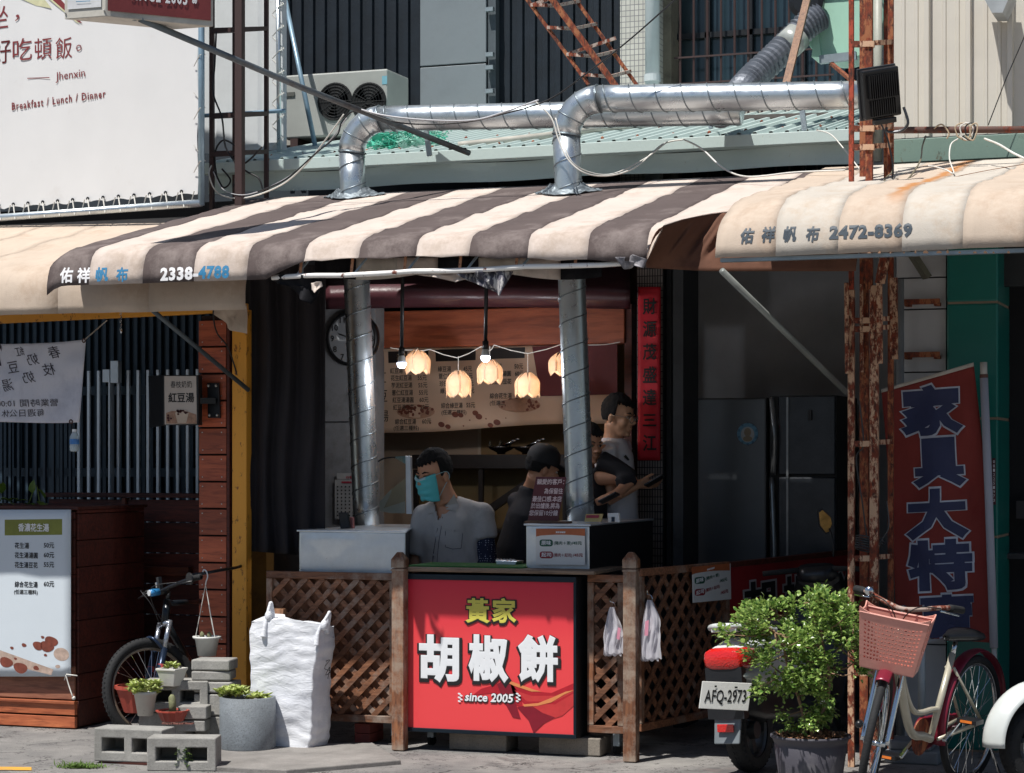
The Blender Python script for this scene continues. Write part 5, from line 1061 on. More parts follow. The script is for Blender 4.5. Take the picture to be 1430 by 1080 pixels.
# ------------------------------------------------------------------ interior
# purple brown roller canopy
t = thing('rolled_canopy', 'old purple brown vinyl canopy drooping inside the stall above the timber beam', 'canopy', YP(670, 425, 1.75))
can = M('purple_vinyl', '#4b2a30', .35, 0, .25, 5, .3, 14, spec=.6)
def cany(px, py, off=0): 
    v_ = (py-372)/58; return 1.95-.35*math.sin(min(1, max(0, v_))*2.2)-off
b = B(); b.grid(lambda u, v_: YP(455+425*u, 366+66*v_-3*math.sin(u*PI)*v_, cany(0, 366+66*v_)+.012*noise.noise(Vector((u*8, v_*3, 0)))), 60, 14); b.build('vinyl', can, t, smooth=True, thick=.003)
b = B(); pl = yplane(1.5); text(b, pl, '同上路', 729, 378, 12, 36, .02, .0, rot=-.0); text(b, pl, '段', 766, 377, 11, 11, .02, .0); text(b, pl, '元', 822, 376, 10, 9, .02, 0); b.build('lettering', M('faded_ink', '#b7aeb0', .6), t)
# timber beam
b = B(); yb4 = 2.1; b.box(X(515, yb4), X(872, yb4), yb4, yb4+.14, Z(690, 483, yb4), Z(690, 431, yb4)); beam = b.build('timber_beam', wood('beam_wood', '#c8704a', '#964a30', 'x', .5, 3), label='broad reddish timber beam above the menu banner', cat='beam', bev=.006)
b = B(); b.box(X(872, 2.12), X(882, 2.12), 2.12, 2.2, 0, Z(872, 425, 2.12)); b.build('door_post', redwood_dk, label='dark red wooden upright at the right end of the timber beam', cat='post')
# back counter wall below banner
yw = 2.75; tan = M('yellow_wall', '#8f7048', .7, 0, .1, 2, .05, dirt='#6a5234', dpos=(.6, .8)); pale = M('beige_wall', '#b49a82', .6, 0, .08, 2, .05)
b = B(); b.box(X(525, yw), X(668, yw), yw, yw+.03, 1.0, 2.6); b.build('beige_panel', pale, kind='structure'); b = B(); b.box(X(672, yw), X(885, yw), yw, yw+.03, 1.0, 2.6); b.build('tan_panel', tan, kind='structure')
b = B(); b.box(X(668, yw), X(672, yw), yw-.01, yw+.02, 1.0, 2.6); b.build('panel_joint', M('joint_pale', '#c4b098', .5), kind='structure')
t = thing('serving_shelf', 'dark serving shelf unit with glass front behind the men', 'shelf', (X(680, 2.5), 2.5, 1.0))
ys = 2.35; b = B(); b.box(X(575, ys), X(800, ys), ys, ys+.35, Z(690, 655, ys), Z(690, 635, ys)); b.build('top', M('shelf_black', '#1c1512', .4, 0, .3, 8), t, bev=.004)
for px in (577, 668, 797): b = B(); b.box(X(px, ys), X(px+6, ys), ys, ys+.03, .9, Z(690, 656, ys)); b.build('upright', M('shelf_black', '#1c1512'), t)
b = B(); b.bar(YP(650, 735, 2.3), YP(742, 672, 2.3), .05); b.build('diagonal_bar', M('shelf_black', '#1c1512'), t)
b = B(); b.box(X(583, 2.6), X(797, 2.6), 2.6, 2.62, .9, Z(690, 656, 2.6)); b.build('back_board', M('shelf_back', '#6e5a35', .6, 0, .2, 3), t)
b = B(); b.box(X(583, 2.3), X(797, 2.3), 2.28, 2.6, Z(690, 745, 2.3), Z(690, 740, 2.3)); b.build('lower_shelf', M('shelf_black', '#1c1512'), t)
for px, lab in ((700, 'wide black bowl of chopped toppings left on the serving shelf'), (735, 'wide black bowl with leaning ladles right on the serving shelf')):
    c = YP(px, 634.5, 2.45); t = thing('bowl', lab, 'bowl', c, 'bowls on the shelf'); b = B(); b.lathe([(.028, 0), (.03, .012), (.07, .03), (.1, .052), (.096, .052), (.06, .03)], c, 24, None, True, False); b.build('bowl', M('bowl_black', '#15100e', .25), t, smooth=True)
    if px == 700:
        b = B(); rg = random.Random(2)
        for i in range(14): leaf(b, c+Vector((rg.uniform(-.07, .07), rg.uniform(-.03, .03), .045)), (rg.uniform(-1, 1), 0, rg.uniform(.2, .9)), .05, .012)
        b.build('greens', M('greens', '#2c2a1c', .6), t)
    for i in range(2):
        b = B(); q = c+Vector((.0+.03*i, -.02, .05)); b.tube([q, q+Vector((.09, -.02, .035+.01*i))], .006, 6); b.ell(q+Vector((.10, -.02, .04+.01*i)), (.02, .008, .01), 8, 6); b.build('ladle', chrome, t, smooth=True)
# curved glass cover and steel hood left of the man
t = thing('display_case', 'curved glass and steel food display case at the left of the masked man', 'display case', YP(570, 720, .9))
b = B(); b.prism([YP(566, 637, .85), YP(573, 637, .85), YP(575, 718, .85), YP(567, 718, .85)], (0, .03, 0)); b.build('steel_edge', steel, t, bev=.003)
b = B(); b.add([YP(548, 638, 1.0), YP(566, 637, .87), YP(566, 648, .87)], [(0, 1, 2)]); b.build('corner_gusset', M('aqua_steel', '#8fb2b4', .4, .3), t, thick=.003)
b = B(); b.add([YP(566, 668, .9), YP(566, 717, .9), YP(548, 717, .95), YP(530, 714, 1.0), YP(530, 701, 1.0), YP(545, 685, .95)], [(0, 1, 2, 3, 4, 5)]); b.build('hood_plate', M('hood_steel', '#a9aea4', .5, .4, .1, 6), t, thick=.003)
b = B(); b.tube(spline([YP(x, y, .95) for x, y in ((528, 645), (535, 641), (545, 639), (552, 639))], 4), .005, 6); b.build('glass_edge', black, t)
b = B(); b.add([YP(530, 640, 1.0), YP(566, 640, .88), YP(566, 700, .88), YP(530, 712, 1.0)], [(0, 1, 2, 3)]); b.build('glass', glass('case_glass', '#f0e8d8', .04, .85), t)
# menu banner
pm = yplane(2.3); t = thing('menu_banner', 'long beige dessert menu banner hung under the timber beam, with bean pictures', 'menu', pm.at(690, 600))
def mb(u, v_): 
    x = 524+(862-524)*u; y0_ = 485-5*u; y1_ = 604.5-14*u+2*math.sin(u*7); return (x, y0_+(y1_-y0_)*v_)
b = B(); b.grid(lambda u, v_: YP(*mb(u, v_), 2.32+.006*math.sin(u*25)+.008*math.sin(v_*4)*u), 50, 14); mo = b.build('sheet', M('menu_beige', '#d6b89e', .6, 0, .1, 2, .03, dirt='#a3846c', dpos=(.6, .9)), t, smooth=True, thick=.001)
def dr(b, nm, mat, off=.003): drape(b, [mo], (0, 1, 0), off); return b.build(nm, mat, t)
b = B()
for P in ([(540, 491), (597, 489.5), (597.5, 505), (540.5, 507)], [(606.5, 488.5), (663.5, 487), (663, 503), (607, 505)], [(681, 486.5), (732, 485), (731, 500), (682, 501.5)]): quadpx(b, pm, P, .0)
dr(b, 'heading_box', M('menu_black', '#241c1a', .6, 0, .1, bmp=0), .0025)
b = B(); quadpx(b, pm, [(742, 484), (862, 480), (862, 551), (754, 553.5)], 0); quadpx(b, pm, [(742, 484), (754, 553.5), (748, 520)], 0); dr(b, 'red_panel', M('menu_red', '#6e2226', .6, 0, .1, bmp=0), .0025)
b = B(); text(b, pm, '濃郁紅豆湯', 569, 498, 8, 34, .0); text(b, pm, '清爽綠豆湯', 635, 496, 8, 34, .0); text(b, pm, '香濃花生湯', 706, 493, 8, 34, 0); dr(b, 'heading_lettering', M('menu_gold', '#a88f70', .6), .0045)
b = B(); rows = [('紅豆湯', '50元', 518), ('花生紅豆湯', '55元', 528), ('芋泥紅豆湯', '55元', 538.3), ('薏仁紅豆湯', '55元', 548.6), ('紅豆湯湯圓', '60元', 558.8), ('紅豆湯豆花', '55元', 569), ('綜合紅豆湯', '60元', 589)]
for i, (s_, p_, y) in enumerate(rows):
    x = 543+i*.85+(2 if i == 6 else 0); text(b, pm, s_, x, y, 8, {3: 18, 5: 30}[len(s_)], .012, 0, 'l'); text(b, pm, p_, x+51, y-.3, 7.5, 12.5, .012, 0, 'r')
text(b, pm, '(任選三種料)', 548, 598.5, 8, 36, .01, 0, 'l')
for i, (s_, p_, y) in enumerate((('綠豆湯', '45元', 515.5), ('薏仁綠豆湯', '50元', 525.5), ('珍珠綠豆湯', '50元', 536), ('綠豆湯豆花', '50元', 546), ('綜合綠豆湯', '55元', 566.5))):
    x = 610+i*1.1; text(b, pm, s_, x, y, 8, {3: 18, 5: 30}[len(s_)], .012, 0, 'l'); text(b, pm, p_, x+48, y-.6, 7.5, 12.5, .012, 0, 'r')
text(b, pm, '(任選三種料)', 615, 576.5, 8, 35, .01, 0, 'l')
for i, (s_, p_, y) in enumerate((('花生湯', '50元', 512), ('花生湯湯圓', '60元', 522), ('花生湯豆花', '55元', 533), ('綜合花生湯', '', 553))):
    x = 681+i*.6; text(b, pm, s_, x, y, 8, {3: 18, 5: 30}[len(s_)], .012, 0, 'l')
    if p_: text(b, pm, p_, x+48, y-.4, 7.5, 12.5, .012, 0, 'r')
text(b, pm, '(任選三種料)', 683, 563.5, 8, 36, .01, 0, 'l')
for s_, y in (('紅', 527), ('豆', 553), ('湯', 581)): text(b, pm, s_, 531+(y-527)*.06, y, 16, 13, 0, 0)
for i in range(5): text(b, pm, ['紅豆', '綠豆', '花生', '芋泥', '薏仁'][i], 762, 510+i*8.6, 7, 12, 0, 0); text(b, pm, '湯圓', 784, 510+i*8.6, 7, 12, 0, 0)
dr(b, 'lettering', ink, .0042)
b = B(); rg = random.Random(6)
for cx_, cy_, rx_, ry_ in ((579, 575, 27, 10), (724, 566, 30, 10)):
    ellpx(b, pm, cx_, cy_, rx_, ry_, 0)
dr(b, 'bowl_print', M('menu_bowl', '#b38a70', .6, 0, .2, 30, 0), .0025)
b = B()
for cx_, cy_, rx_, ry_ in ((579, 573, 25, 7), (724, 565, 28, 8)):
    for i in range(34):
        a = rg.random()*2*PI; r = math.sqrt(rg.random()); ellpx(b, pm, cx_+rx_*r*math.cos(a), cy_+ry_*r*math.sin(a), rg.uniform(1.5, 3), rg.uniform(1.4, 2.4), 0, rg.random()*3, 8)
for x, y, r in ((615, 593, 4.6), (624, 596, 4), (634, 579, 5), (642, 580, 4), (663, 577, 4.5), (668, 582, 5), (693, 590, 5), (684, 594, 4), (655, 587, 1.2), (646, 595, 1.2), (678, 585, 1.2), (600, 590, 1.2), (705, 584, 1)): ellpx(b, pm, x, y, r, r*.8, 0, .4, 12)
dr(b, 'bean_print', M('menu_bean', '#79402f', .6, 0, .3, 60, 0), .0042)
# clock and calendar on the grey partition
pc = yplane(1.73); t = thing('wall_clock', 'round black rimmed wall clock half hidden behind the left duct', 'clock', pc.at(490, 512)); c = pc.at(492, 473)
Ry = Matrix.Rotation(PI/2, 3, 'X'); k = F/dep(c); R_ = 39/k
b = B(); b.lathe([(R_, -.03), (R_, .01), (R_*.93, .022), (R_*.87, .012)], c, 40, Ry, True, False); b.build('rim', black, t, smooth=True)
b = B(); b.lathe([(R_*.88, .0), (R_*.88, .012)], c, 40, Ry); b.build('dial', M('dial', '#8e9296', .5, 0, .03), t)
b = B()
for h_ in range(1, 13): a = h_*PI/6; text(b, pc, str(h_), 492+30*math.sin(a)*.93, 473-30*math.cos(a), 8.5, None, .01, .016)
b.build('numerals', ink, t)
b = B(); b.bar(c+Vector((0, -.02, 0)), c+Vector((-.085, -.02, .03)), .008, .002, up=(0, 1, 0)); b.bar(c+Vector((0, -.022, 0)), c+Vector((.03, -.022, .11)), .006, .002, up=(0, 1, 0)); b.build('hand', ink, t)
t = thing('calendar', 'paper wall calendar with red heading below the clock', 'calendar', pc.at(480, 740))
b = B(); b.prism([pc.at(x, y, .002) for x, y in ((468, 670), (504, 670), (504, 732), (468, 724))], pc.n*.005); b.prism([pc.at(x, y, .002) for x, y in ((471, 661), (504, 661), (504, 669.5), (471, 669.5))], pc.n*.006); b.build('paper', M('paper_grey', '#a9abab', .7), t)
b = B(); quadpx(b, pc, [(477, 672.5), (504, 672.5), (504, 675), (477, 675)], .01); text(b, pc, '行事曆', 490, 667, 4, 14, .02, .01); b.build('heading', M('print_red', '#a83448'), t)
b = B()
for i in range(9):
    for j in range(5): quadpx(b, pc, [(470.5+j*5.5, 679+i*5), (472.5+j*5.5, 679+i*5), (472.5+j*5.5, 681+i*5), (470.5+j*5.5, 681+i*5)], .01)
b.build('date_print', ink, t, kind='stuff')
# lamps
shade = None; m, n, l, b_ = newmat('petal_shade'); v = coord(n, l); cc = ramp(n, l, noi(n, l, v, 20), .3, .7, H('#f0dcc6'), H('#f7ead8')); l.new(cc, b_.inputs['Base Color']); b_.inputs['Roughness'].default_value = .5
tr = n.new('ShaderNodeBsdfTranslucent'); l.new(cc, tr.inputs[0]); mx = n.new('ShaderNodeMixShader'); mx.inputs[0].default_value = .55; l.new(b_.outputs[0], mx.inputs[1]); l.new(tr.outputs[0], mx.inputs[2]); l.new(mx.outputs[0], n['Material Output'].inputs[0]); shade = m
LD = (('petal lamp shade just right of the left bare bulb', 583, 489, 523), ('lowest petal lamp shade, second from the left', 640, 517, 556), ('petal lamp shade just below the middle bare bulb', 684, 502, 537), ('petal lamp shade hanging low right of the middle bulb', 737, 520, 556), ('petal lamp shade half hidden behind the right duct', 784, 492, 525))
yl = 1.55
for i, (lab, px, pt, pb) in enumerate(LD):
    c = YP(px, pt, yl); k = F/dep(c); hh = (pb-pt)/k; r = 17.8/k; t = thing('petal_lamp', lab, 'lamp', c, 'petal lamp shades'); N = 6
    for q in range(N):
        a0 = q*2*PI/N+i*.5
        def fn(u, v_, a0=a0):
            wd = .60*(math.sin(min(1, v_*1.05+.1)*PI*.62))**.8; 
            if v_ > .82: wd *= 1-(v_-.82)/.18*.95
            a = a0+(u-.5)*2*wd*1.0; rr = r*(.25+.75*math.sin(min(1, v_*1.9)*PI/2))*(1-.12*max(0, v_-.6))*(1+.03*math.cos(q*PI)); return c+Vector((rr*math.cos(a), rr*math.sin(a), -hh*(v_**1.15)))
        b = B(); b.grid(fn, 8, 12); b.build('petal', shade, t, smooth=True, thick=.001)
    b = B(); b.ell(c+Vector((0, 0, -hh*.5)), .015, 10, 8); b.build('bulb', glow('warm_bulb', '#ffd0a0', 3), t, smooth=True)
    L_ = bpy.data.lights.new('lamp_light', 'POINT'); L_.energy = .62; L_.color = (1, .77, .58); L_.shadow_soft_size = .02; lo = bpy.data.objects.new('lamp_light', L_); COL.objects.link(lo); lo.location = c+Vector((0, 0, -hh*.5-.03))
for lab, px, pt, ptop in (('bare white LED bulb on a black drop rod at the left', 561, 497, 385), ('bare white LED bulb on a black drop rod in the middle', 678, 488, 385)):
    yv = 1.1; c = YP(px, pt, yv); t = thing('bare_bulb', lab, 'bulb', c, 'bare bulbs on rods')
    b = B(); b.lathe([(.016, .03), (.016, 0), (.022, -.012), (.026, -.04), (.026, -.042)][::-1], c, 16); b.build('collar', M('bulb_body', '#b9bcbc', .4), t, smooth=True)
    b = B(); b.lathe([(.005, -.078), (.018, -.073), (.028, -.058), (.029, -.043)], c, 18); b.build('globe', glow('cool_bulb', '#dfe8ff', 9), t, smooth=True)
    b = B(); b.tube([c+Vector((0, 0, .0)), c+Vector((0, 0, .05))], .019, 12); b.tube([c+Vector((0, 0, .05)), YP(px+2, 340, yv)], .0125, 8); b.build('rod', blackplastic, t, smooth=True)
    L_ = bpy.data.lights.new('bulb_light', 'POINT'); L_.energy = 5.5; L_.color = (.95, .95, 1); L_.shadow_soft_size = .03; lo = bpy.data.objects.new('bulb_light', L_); COL.objects.link(lo); lo.location = c+Vector((0, 0, -.11))
b = B(); P = [(545, 486), (583, 489), (600, 488), (639, 500), (672, 484), (684, 490), (690, 482), (737, 494), (790, 479), (825, 482), (866, 478)]
for a, c_ in zip(P, P[1:]): b.tube([YP(*a, yl), YP((a[0]+c_[0])/2, (a[1]+c_[1])/2+1.5, yl), YP(*c_, yl)], .0028, 5)
for x, y0_, y1_ in ((640, 498, 518), (737, 493, 521), (684, 483, 503), (583, 486, 490)): b.tube([YP(x, y0_, yl), YP(x, y1_, yl)], .002, 5)
b.build('lamp_string', wire_w, label='thin white flex strung between the petal lamp shades', cat='cable')
# red couplet and tiled pier
b = B(); yt_ = 1.82; b.box(X(889, yt_), X(926, yt_), yt_, yt_+.1, 0, 3.0)
m, n, l, b_ = newmat('dark_joint_tiles'); br = n.new('ShaderNodeTexBrick'); br.offset = 0; v = coord(n, l); sw_ = n.new('ShaderNodeMapping'); sw_.inputs['Rotation'].default_value = (PI/2, 0, 0); l.new(v, sw_.inputs[0]); l.new(sw_.outputs[0], br.inputs[0])
br.inputs['Color1'].default_value = H('#8f8782'); br.inputs['Color2'].default_value = H('#7c7470'); br.inputs['Mortar'].default_value = H('#151518'); br.inputs['Scale'].default_value = 1; br.inputs['Brick Width'].default_value = .017; br.inputs['Row Height'].default_value = .046; br.inputs['Mortar Size'].default_value = .0028
l.new(br.outputs[0], b_.inputs['Base Color']); b_.inputs['Roughness'].default_value = .3; b.build('tiled_pier', MATS['dark_joint_tiles'], kind='structure')
pq = yplane(1.78); t = thing('couplet_scroll', 'vertical red paper scroll with seven black brush characters on the tiled pier', 'scroll', pq.at(906, 643))
b = B(); b.grid(lambda u, v_: YP(891+31.5*u-.6*v_, 401+242*v_, 1.79+.004*math.sin(v_*20)+.003*math.sin(u*5)), 6, 40); b.build('paper', M('paper_red', '#d01c30', .6, 0, .12, 8, .1), t, smooth=True, thick=.001)
b = B()
for i, s_ in enumerate('財源茂盛達三江'): text(b, pq, s_, 907, 428+i*31.8, 23 if s_ != '三' else 17, 19, .02, .004)
b.build('lettering', ink, t)
# ------------------------------------------------------------------ right hand shopfront
t = thing('panelled_column', 'white tiled column with rusty bars between the rusty mast and the teal pillar', 'column', (X(1288, .95), .95, 0))
wp = M('white_tile', '#b9babb', .35, 0, .08, 4, .05, dirt='#8f8a86', dpos=(.58, .75)); ycol = .95; xa, xb = X(1252, ycol), X(1321, ycol)
zs = [3.1, Z(1290, 388, ycol), Z(1290, 432, ycol), Z(1290, 520, ycol), Z(1290, 610, ycol), Z(1290, 700, ycol), Z(1290, 800, ycol), Z(1290, 900, ycol), 0.005]
for a, c in zip(zs, zs[1:]): b = B(); b.box(xa, xb, ycol, ycol+.02, c+.004, a-.004 if a < 3 else a); b.build('tile', wp, t, bev=.002)
b = B(); b.box(xa+.004, xb-.004, ycol+.018, ycol+.5, 0, 3.1); b.build('core', M('core_grey', '#3b3d3f', .8), t)
for py in (422, 496):
    b = B(); yy = ycol-.09; z = Z(1290, py, yy); b.box(X(1256, yy), X(1312, yy), yy, yy+.02, z-.012, z+.018); b.box(X(1262, yy), X(1270, yy), yy+.02, ycol, z-.02, z); b.box(X(1303, yy), X(1311, yy), yy+.02, ycol, z-.02, z); b.build('bracket', rust_dk, t, bev=.002)
b = B(); b.tube([YP(1257, 390, .85), YP(1258, 1030, .85)], .022, 10); b.build('grey_pipe', M('pvc_grey', '#7f8386', .5), label='grey pipe running down beside the white tiled column', cat='pipe', smooth=True)
b = B(); b.bar(YP(1272, 352, .85), YP(1295, 388, .9), .07, .03); b.build('wall_strut', M('strut_olive', '#5a5848', .7), label='short dark strut slanting at the top of the white tiled column', cat='strut')
t = thing('teal_pillar', 'glossy teal pillar with one joint at the right side shop', 'pillar', (X(1360, .9), .9, 0)); tl = M('teal_panel', '#0f6a60', .3, 0, .08, 3, .03)
ypl = .9; xa, xb = X(1322, ypl), X(1394, ypl); zj = [Z(1355, 423, ypl), Z(1355, 585, ypl), Z(1355, 750, ypl)]
zz = [3.1]+zj+[.005]
for a, c in zip(zz, zz[1:]): b = B(); b.box(xa, xb, ypl, ypl+.5, c+.005, a-.003); b.build('panel', tl, t, bev=.012)
b = B(); b.box(xa+.004, xb-.004, ypl+.006, ypl+.49, 0, 3.1); b.build('joint', M('joint_tan', '#8a7a66', .6), t)
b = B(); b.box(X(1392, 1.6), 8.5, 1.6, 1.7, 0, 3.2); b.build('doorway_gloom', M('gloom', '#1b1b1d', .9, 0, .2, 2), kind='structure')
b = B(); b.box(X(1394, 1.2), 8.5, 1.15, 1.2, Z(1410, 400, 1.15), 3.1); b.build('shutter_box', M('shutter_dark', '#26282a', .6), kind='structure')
b = B(); p = YP(1428, 712, 1.5); b.box(p.x-.03, p.x+.2, 1.45, 1.5, p.z-.05, p.z+.05); b.box(p.x-.2, p.x+.2, 1.3, 1.5, 1.05, 1.08); b.build('wall_box', M('gloom_grey', '#3a3638', .7), label='dim small box on the wall inside the rightmost doorway', cat='box')
pr = yplane(.86); t = thing('phone_strip', 'narrow maroon vertical strip of white digits on the teal pillar', 'sign', pr.at(1388, 705))
b = B(); b.prism([pr.at(x, y) for x, y in ((1385.5, 640), (1390, 640), (1390.5, 705), (1386, 705))], (0, .004, 0)); b.build('strip', M('strip_maroon', '#5c2430', .6), t)
b = B()
for i, s_ in enumerate('08-2251973'): text(b, pr, s_, 1388, 645+i*6, 4.2, 2.6, .01, .002)
b.build('lettering', ink_w, t)
# fridges in the side room
t = thing('refrigerator', 'tall dark steel double door refrigerator with round blue sticker in the side room', 'refrigerator', (X(1010, 2.2), 2.2, 0))
yf_ = 2.2; fm_ = M('fridge_steel', '#64686c', .3, .55, .08, 3, .03); fz = Z(1010, 556, yf_)
b = B(); b.box(X(961, yf_), X(1070, yf_), yf_+.04, yf_+.7, .05, fz); b.build('cabinet', M('fridge_case', '#222426', .5), t)
b = B(); b.box(X(961, yf_), X(1070, yf_), yf_, yf_+.038, .1, fz); b.build('door', fm_, t, bev=.012)
b = B(); b.lathe([(.068, -.002), (.068, .002)], YP(1044, 606, yf_-.003), 30, Matrix.Rotation(PI/2, 3, 'X')); b.build('sticker', M('sticker_blue', '#6ba3c4', .5), t)
pf = yplane(yf_-.006); b = B(); ellpx(b, pf, 1044, 607, 9.5, 11, .002); b.build('sticker_centre', M('sticker_white', '#b5bcc0', .5), t)
b = B(); 
for i in range(10): a = i/10*2*PI; text(b, pf, '冷凍食品專用保鮮美味'[i], 1044+12.6*math.sin(a), 606-15*math.cos(a), 4, 3.2, 0, .003)
b.build('lettering', M('sticker_navy', '#24486a', .5), t)
b = B(); ellpx(b, pf, 1044, 604, 5, 6, .004); ellpx(b, pf, 1044, 613, 6.5, 4, .004); b.build('sticker_print', M('sticker_tan', '#9c8f78', .5), t)
t = thing('refrigerator', 'narrower black refrigerator with pale vertical handles beside the steel one', 'refrigerator', (X(1120, 2.2), 2.2, 0))
b = B(); b.box(X(1073, yf_), X(1167, yf_), yf_+.04, yf_+.7, .05, fz+.01); b.build('cabinet', M('fridge_case', '#222426'), t)
zm = Z(1120, 665, yf_)
for a, c in ((fz+.01, zm+.006), (zm-.006, .1)): b = B(); b.box(X(1086, yf_), X(1167, yf_), yf_, yf_+.038, c, a); b.build('door', M('fridge_black', '#3c4046', .25, .3), t, bev=.01)
for a, c in ((fz-.0, zm+.01), (zm-.01, .3)): b = B(); b.tube(spline([Vector((X(1078, yf_), yf_-.01, a)), Vector((X(1084, yf_), yf_-.05, (a+c)/2)), Vector((X(1081, yf_), yf_-.01, c))], 8), .018, 10); b.build('handle', M('handle_pale', '#8f9294', .25, .6), t, smooth=True)
b = B(); b.box(X(1098, yf_-.01), X(1101, yf_-.01), yf_-.012, yf_-.0, .2, fz); b.build('trim', M('handle_pale', '#8f9294'), t)
b = B(); b.box(X(1129, yf_), X(1134, yf_), yf_-.02, yf_, Z(1130, 587, yf_), Z(1130, 573, yf_)); b.build('badge', black, t)
# red banner table with black characters behind the bush
PA, PB = DP(1020, 790, 12.5), DP(1215, 770, 13.6); pb4 = VP(PA, PB)
t = thing('banner_fence', 'dark red banner with big black white-edged characters hung on a wooden rail behind the bush', 'banner', pb4.at(1090, 880))
b = B(); b.add([pb4.at(x, y) for x, y in ((1019, 793), (1215, 772), (1215, 890), (1019, 900))], [(3, 2, 1, 0)]); b.build('cloth', M('banner_red', '#8f1a22', .6, 0, .1, 4, .1), t, thick=.003)
b = B(); b.prism([pb4.at(x, y, .01) for x, y in ((1018, 786), (1216, 765), (1216, 772), (1018, 793))], pb4.n*-.05); b.build('rail', redwood_dk, t, bev=.003)
b = B(); b2 = B()
for s_, px, py in (('胡', 1062, 842), ('椒', 1116, 834), ('餅', 1170, 830)): text(b, pb4, s_, px, py, 68, 48, .065, .004, rot=.05); text(b2, pb4, s_, px, py, 62, 43, .035, .006, rot=.05)
b.build('lettering_outline', M('outline_grey', '#b5b0b0', .6), t); b2.build('lettering', ink, t)
# ------------------------------------------------------------------ red feather flag
yfl = .52; pg = yplane(yfl); t = thing('feather_flag', 'tall faded red vertical banner with navy white-edged furniture sale characters on a white pole', 'banner', pg.at(1320, 900))
def fp(u, v_):
    tlx, tly, trx, try_ = 1231, 548, 1360, 511; blx, bly, brx, bry = 1252, 888, 1386, 898
    L = Vector((tlx+(blx-tlx)*v_+10*math.sin(v_*PI)*.3, tly+(bly-tly)*v_)); R = Vector((trx+(brx-trx)*v_+6*math.sin(v_*PI), try_+(bry-try_)*v_)); q = L.lerp(R, u)
    return YP(q.x, q.y, yfl+.04*math.sin(u*6+v_*4)*(.3+v_*.7)+.03*noise.noise(Vector((u*4, v_*6, 2))))
b = B(); b.grid(fp, 40, 90); fo = b.build('cloth', fabric('flag_red', '#92403a', .12, '#8a302e', .25, crease=.35), t, smooth=True, thick=.001)
b = B(); b.grid(lambda u, v_: fp(u, -.012+v_*.014), 30, 2); b.build('top_hem', pale_f, t, smooth=True, thick=.003)
b = B(); b2 = B()
for s_, px, py, h, w_ in (('家', 1301, 573, 74, 92), ('具', 1311, 646, 72, 78), ('大', 1308, 718, 74, 90), ('特', 1313, 789, 74, 92), ('賣', 1325, 862, 66, 90)):
    text(b, pg, s_, px, py, h+3, w_+3, .068, .0, rot=.06, skew=.02); text(b2, pg, s_, px, py, h-3, w_-3, .048, .0, rot=.06, skew=.02)
b = fine(b); b2 = fine(b2)
drape(b, [fo], (0, 1, 0), .004); drape(b2, [fo], (0, 1, 0), .007)
b.build('lettering_outline', M('flag_white', '#b9bcc8', .6), t); b2.build('lettering', M('flag_navy', '#262d52', .6, 0, .12, 6, .05), t)
t = thing('flag_pole', 'white sleeved bamboo flag pole standing at the right edge of the red flag', 'pole', YP(1395, 900, .5))
b = B(); b.tube([YP(1374, 528, .5), YP(1381, 700, .5), YP(1388, 905, .5)], .022, 10); b.build('sleeve', fabric('sleeve_white', '#a9abb6', .1, None, .1), t, smooth=True)
b = B(); b.tube([YP(1373.5, 506, .5), YP(1374, 530, .5)], .019, 10); b.tube([YP(1388, 900, .5), YP(1391, 1010, .5), GP(1393, 1040)], .014, 8); b.build('pole', M('pole_white', '#b5b2aa', .5), t, smooth=True)
b = B(); b.tube([YP(1373.8, 523, .5), YP(1374, 528, .5)], .0225, 10); b.build('band', M('band_brown', '#5a3a30', .6), t)
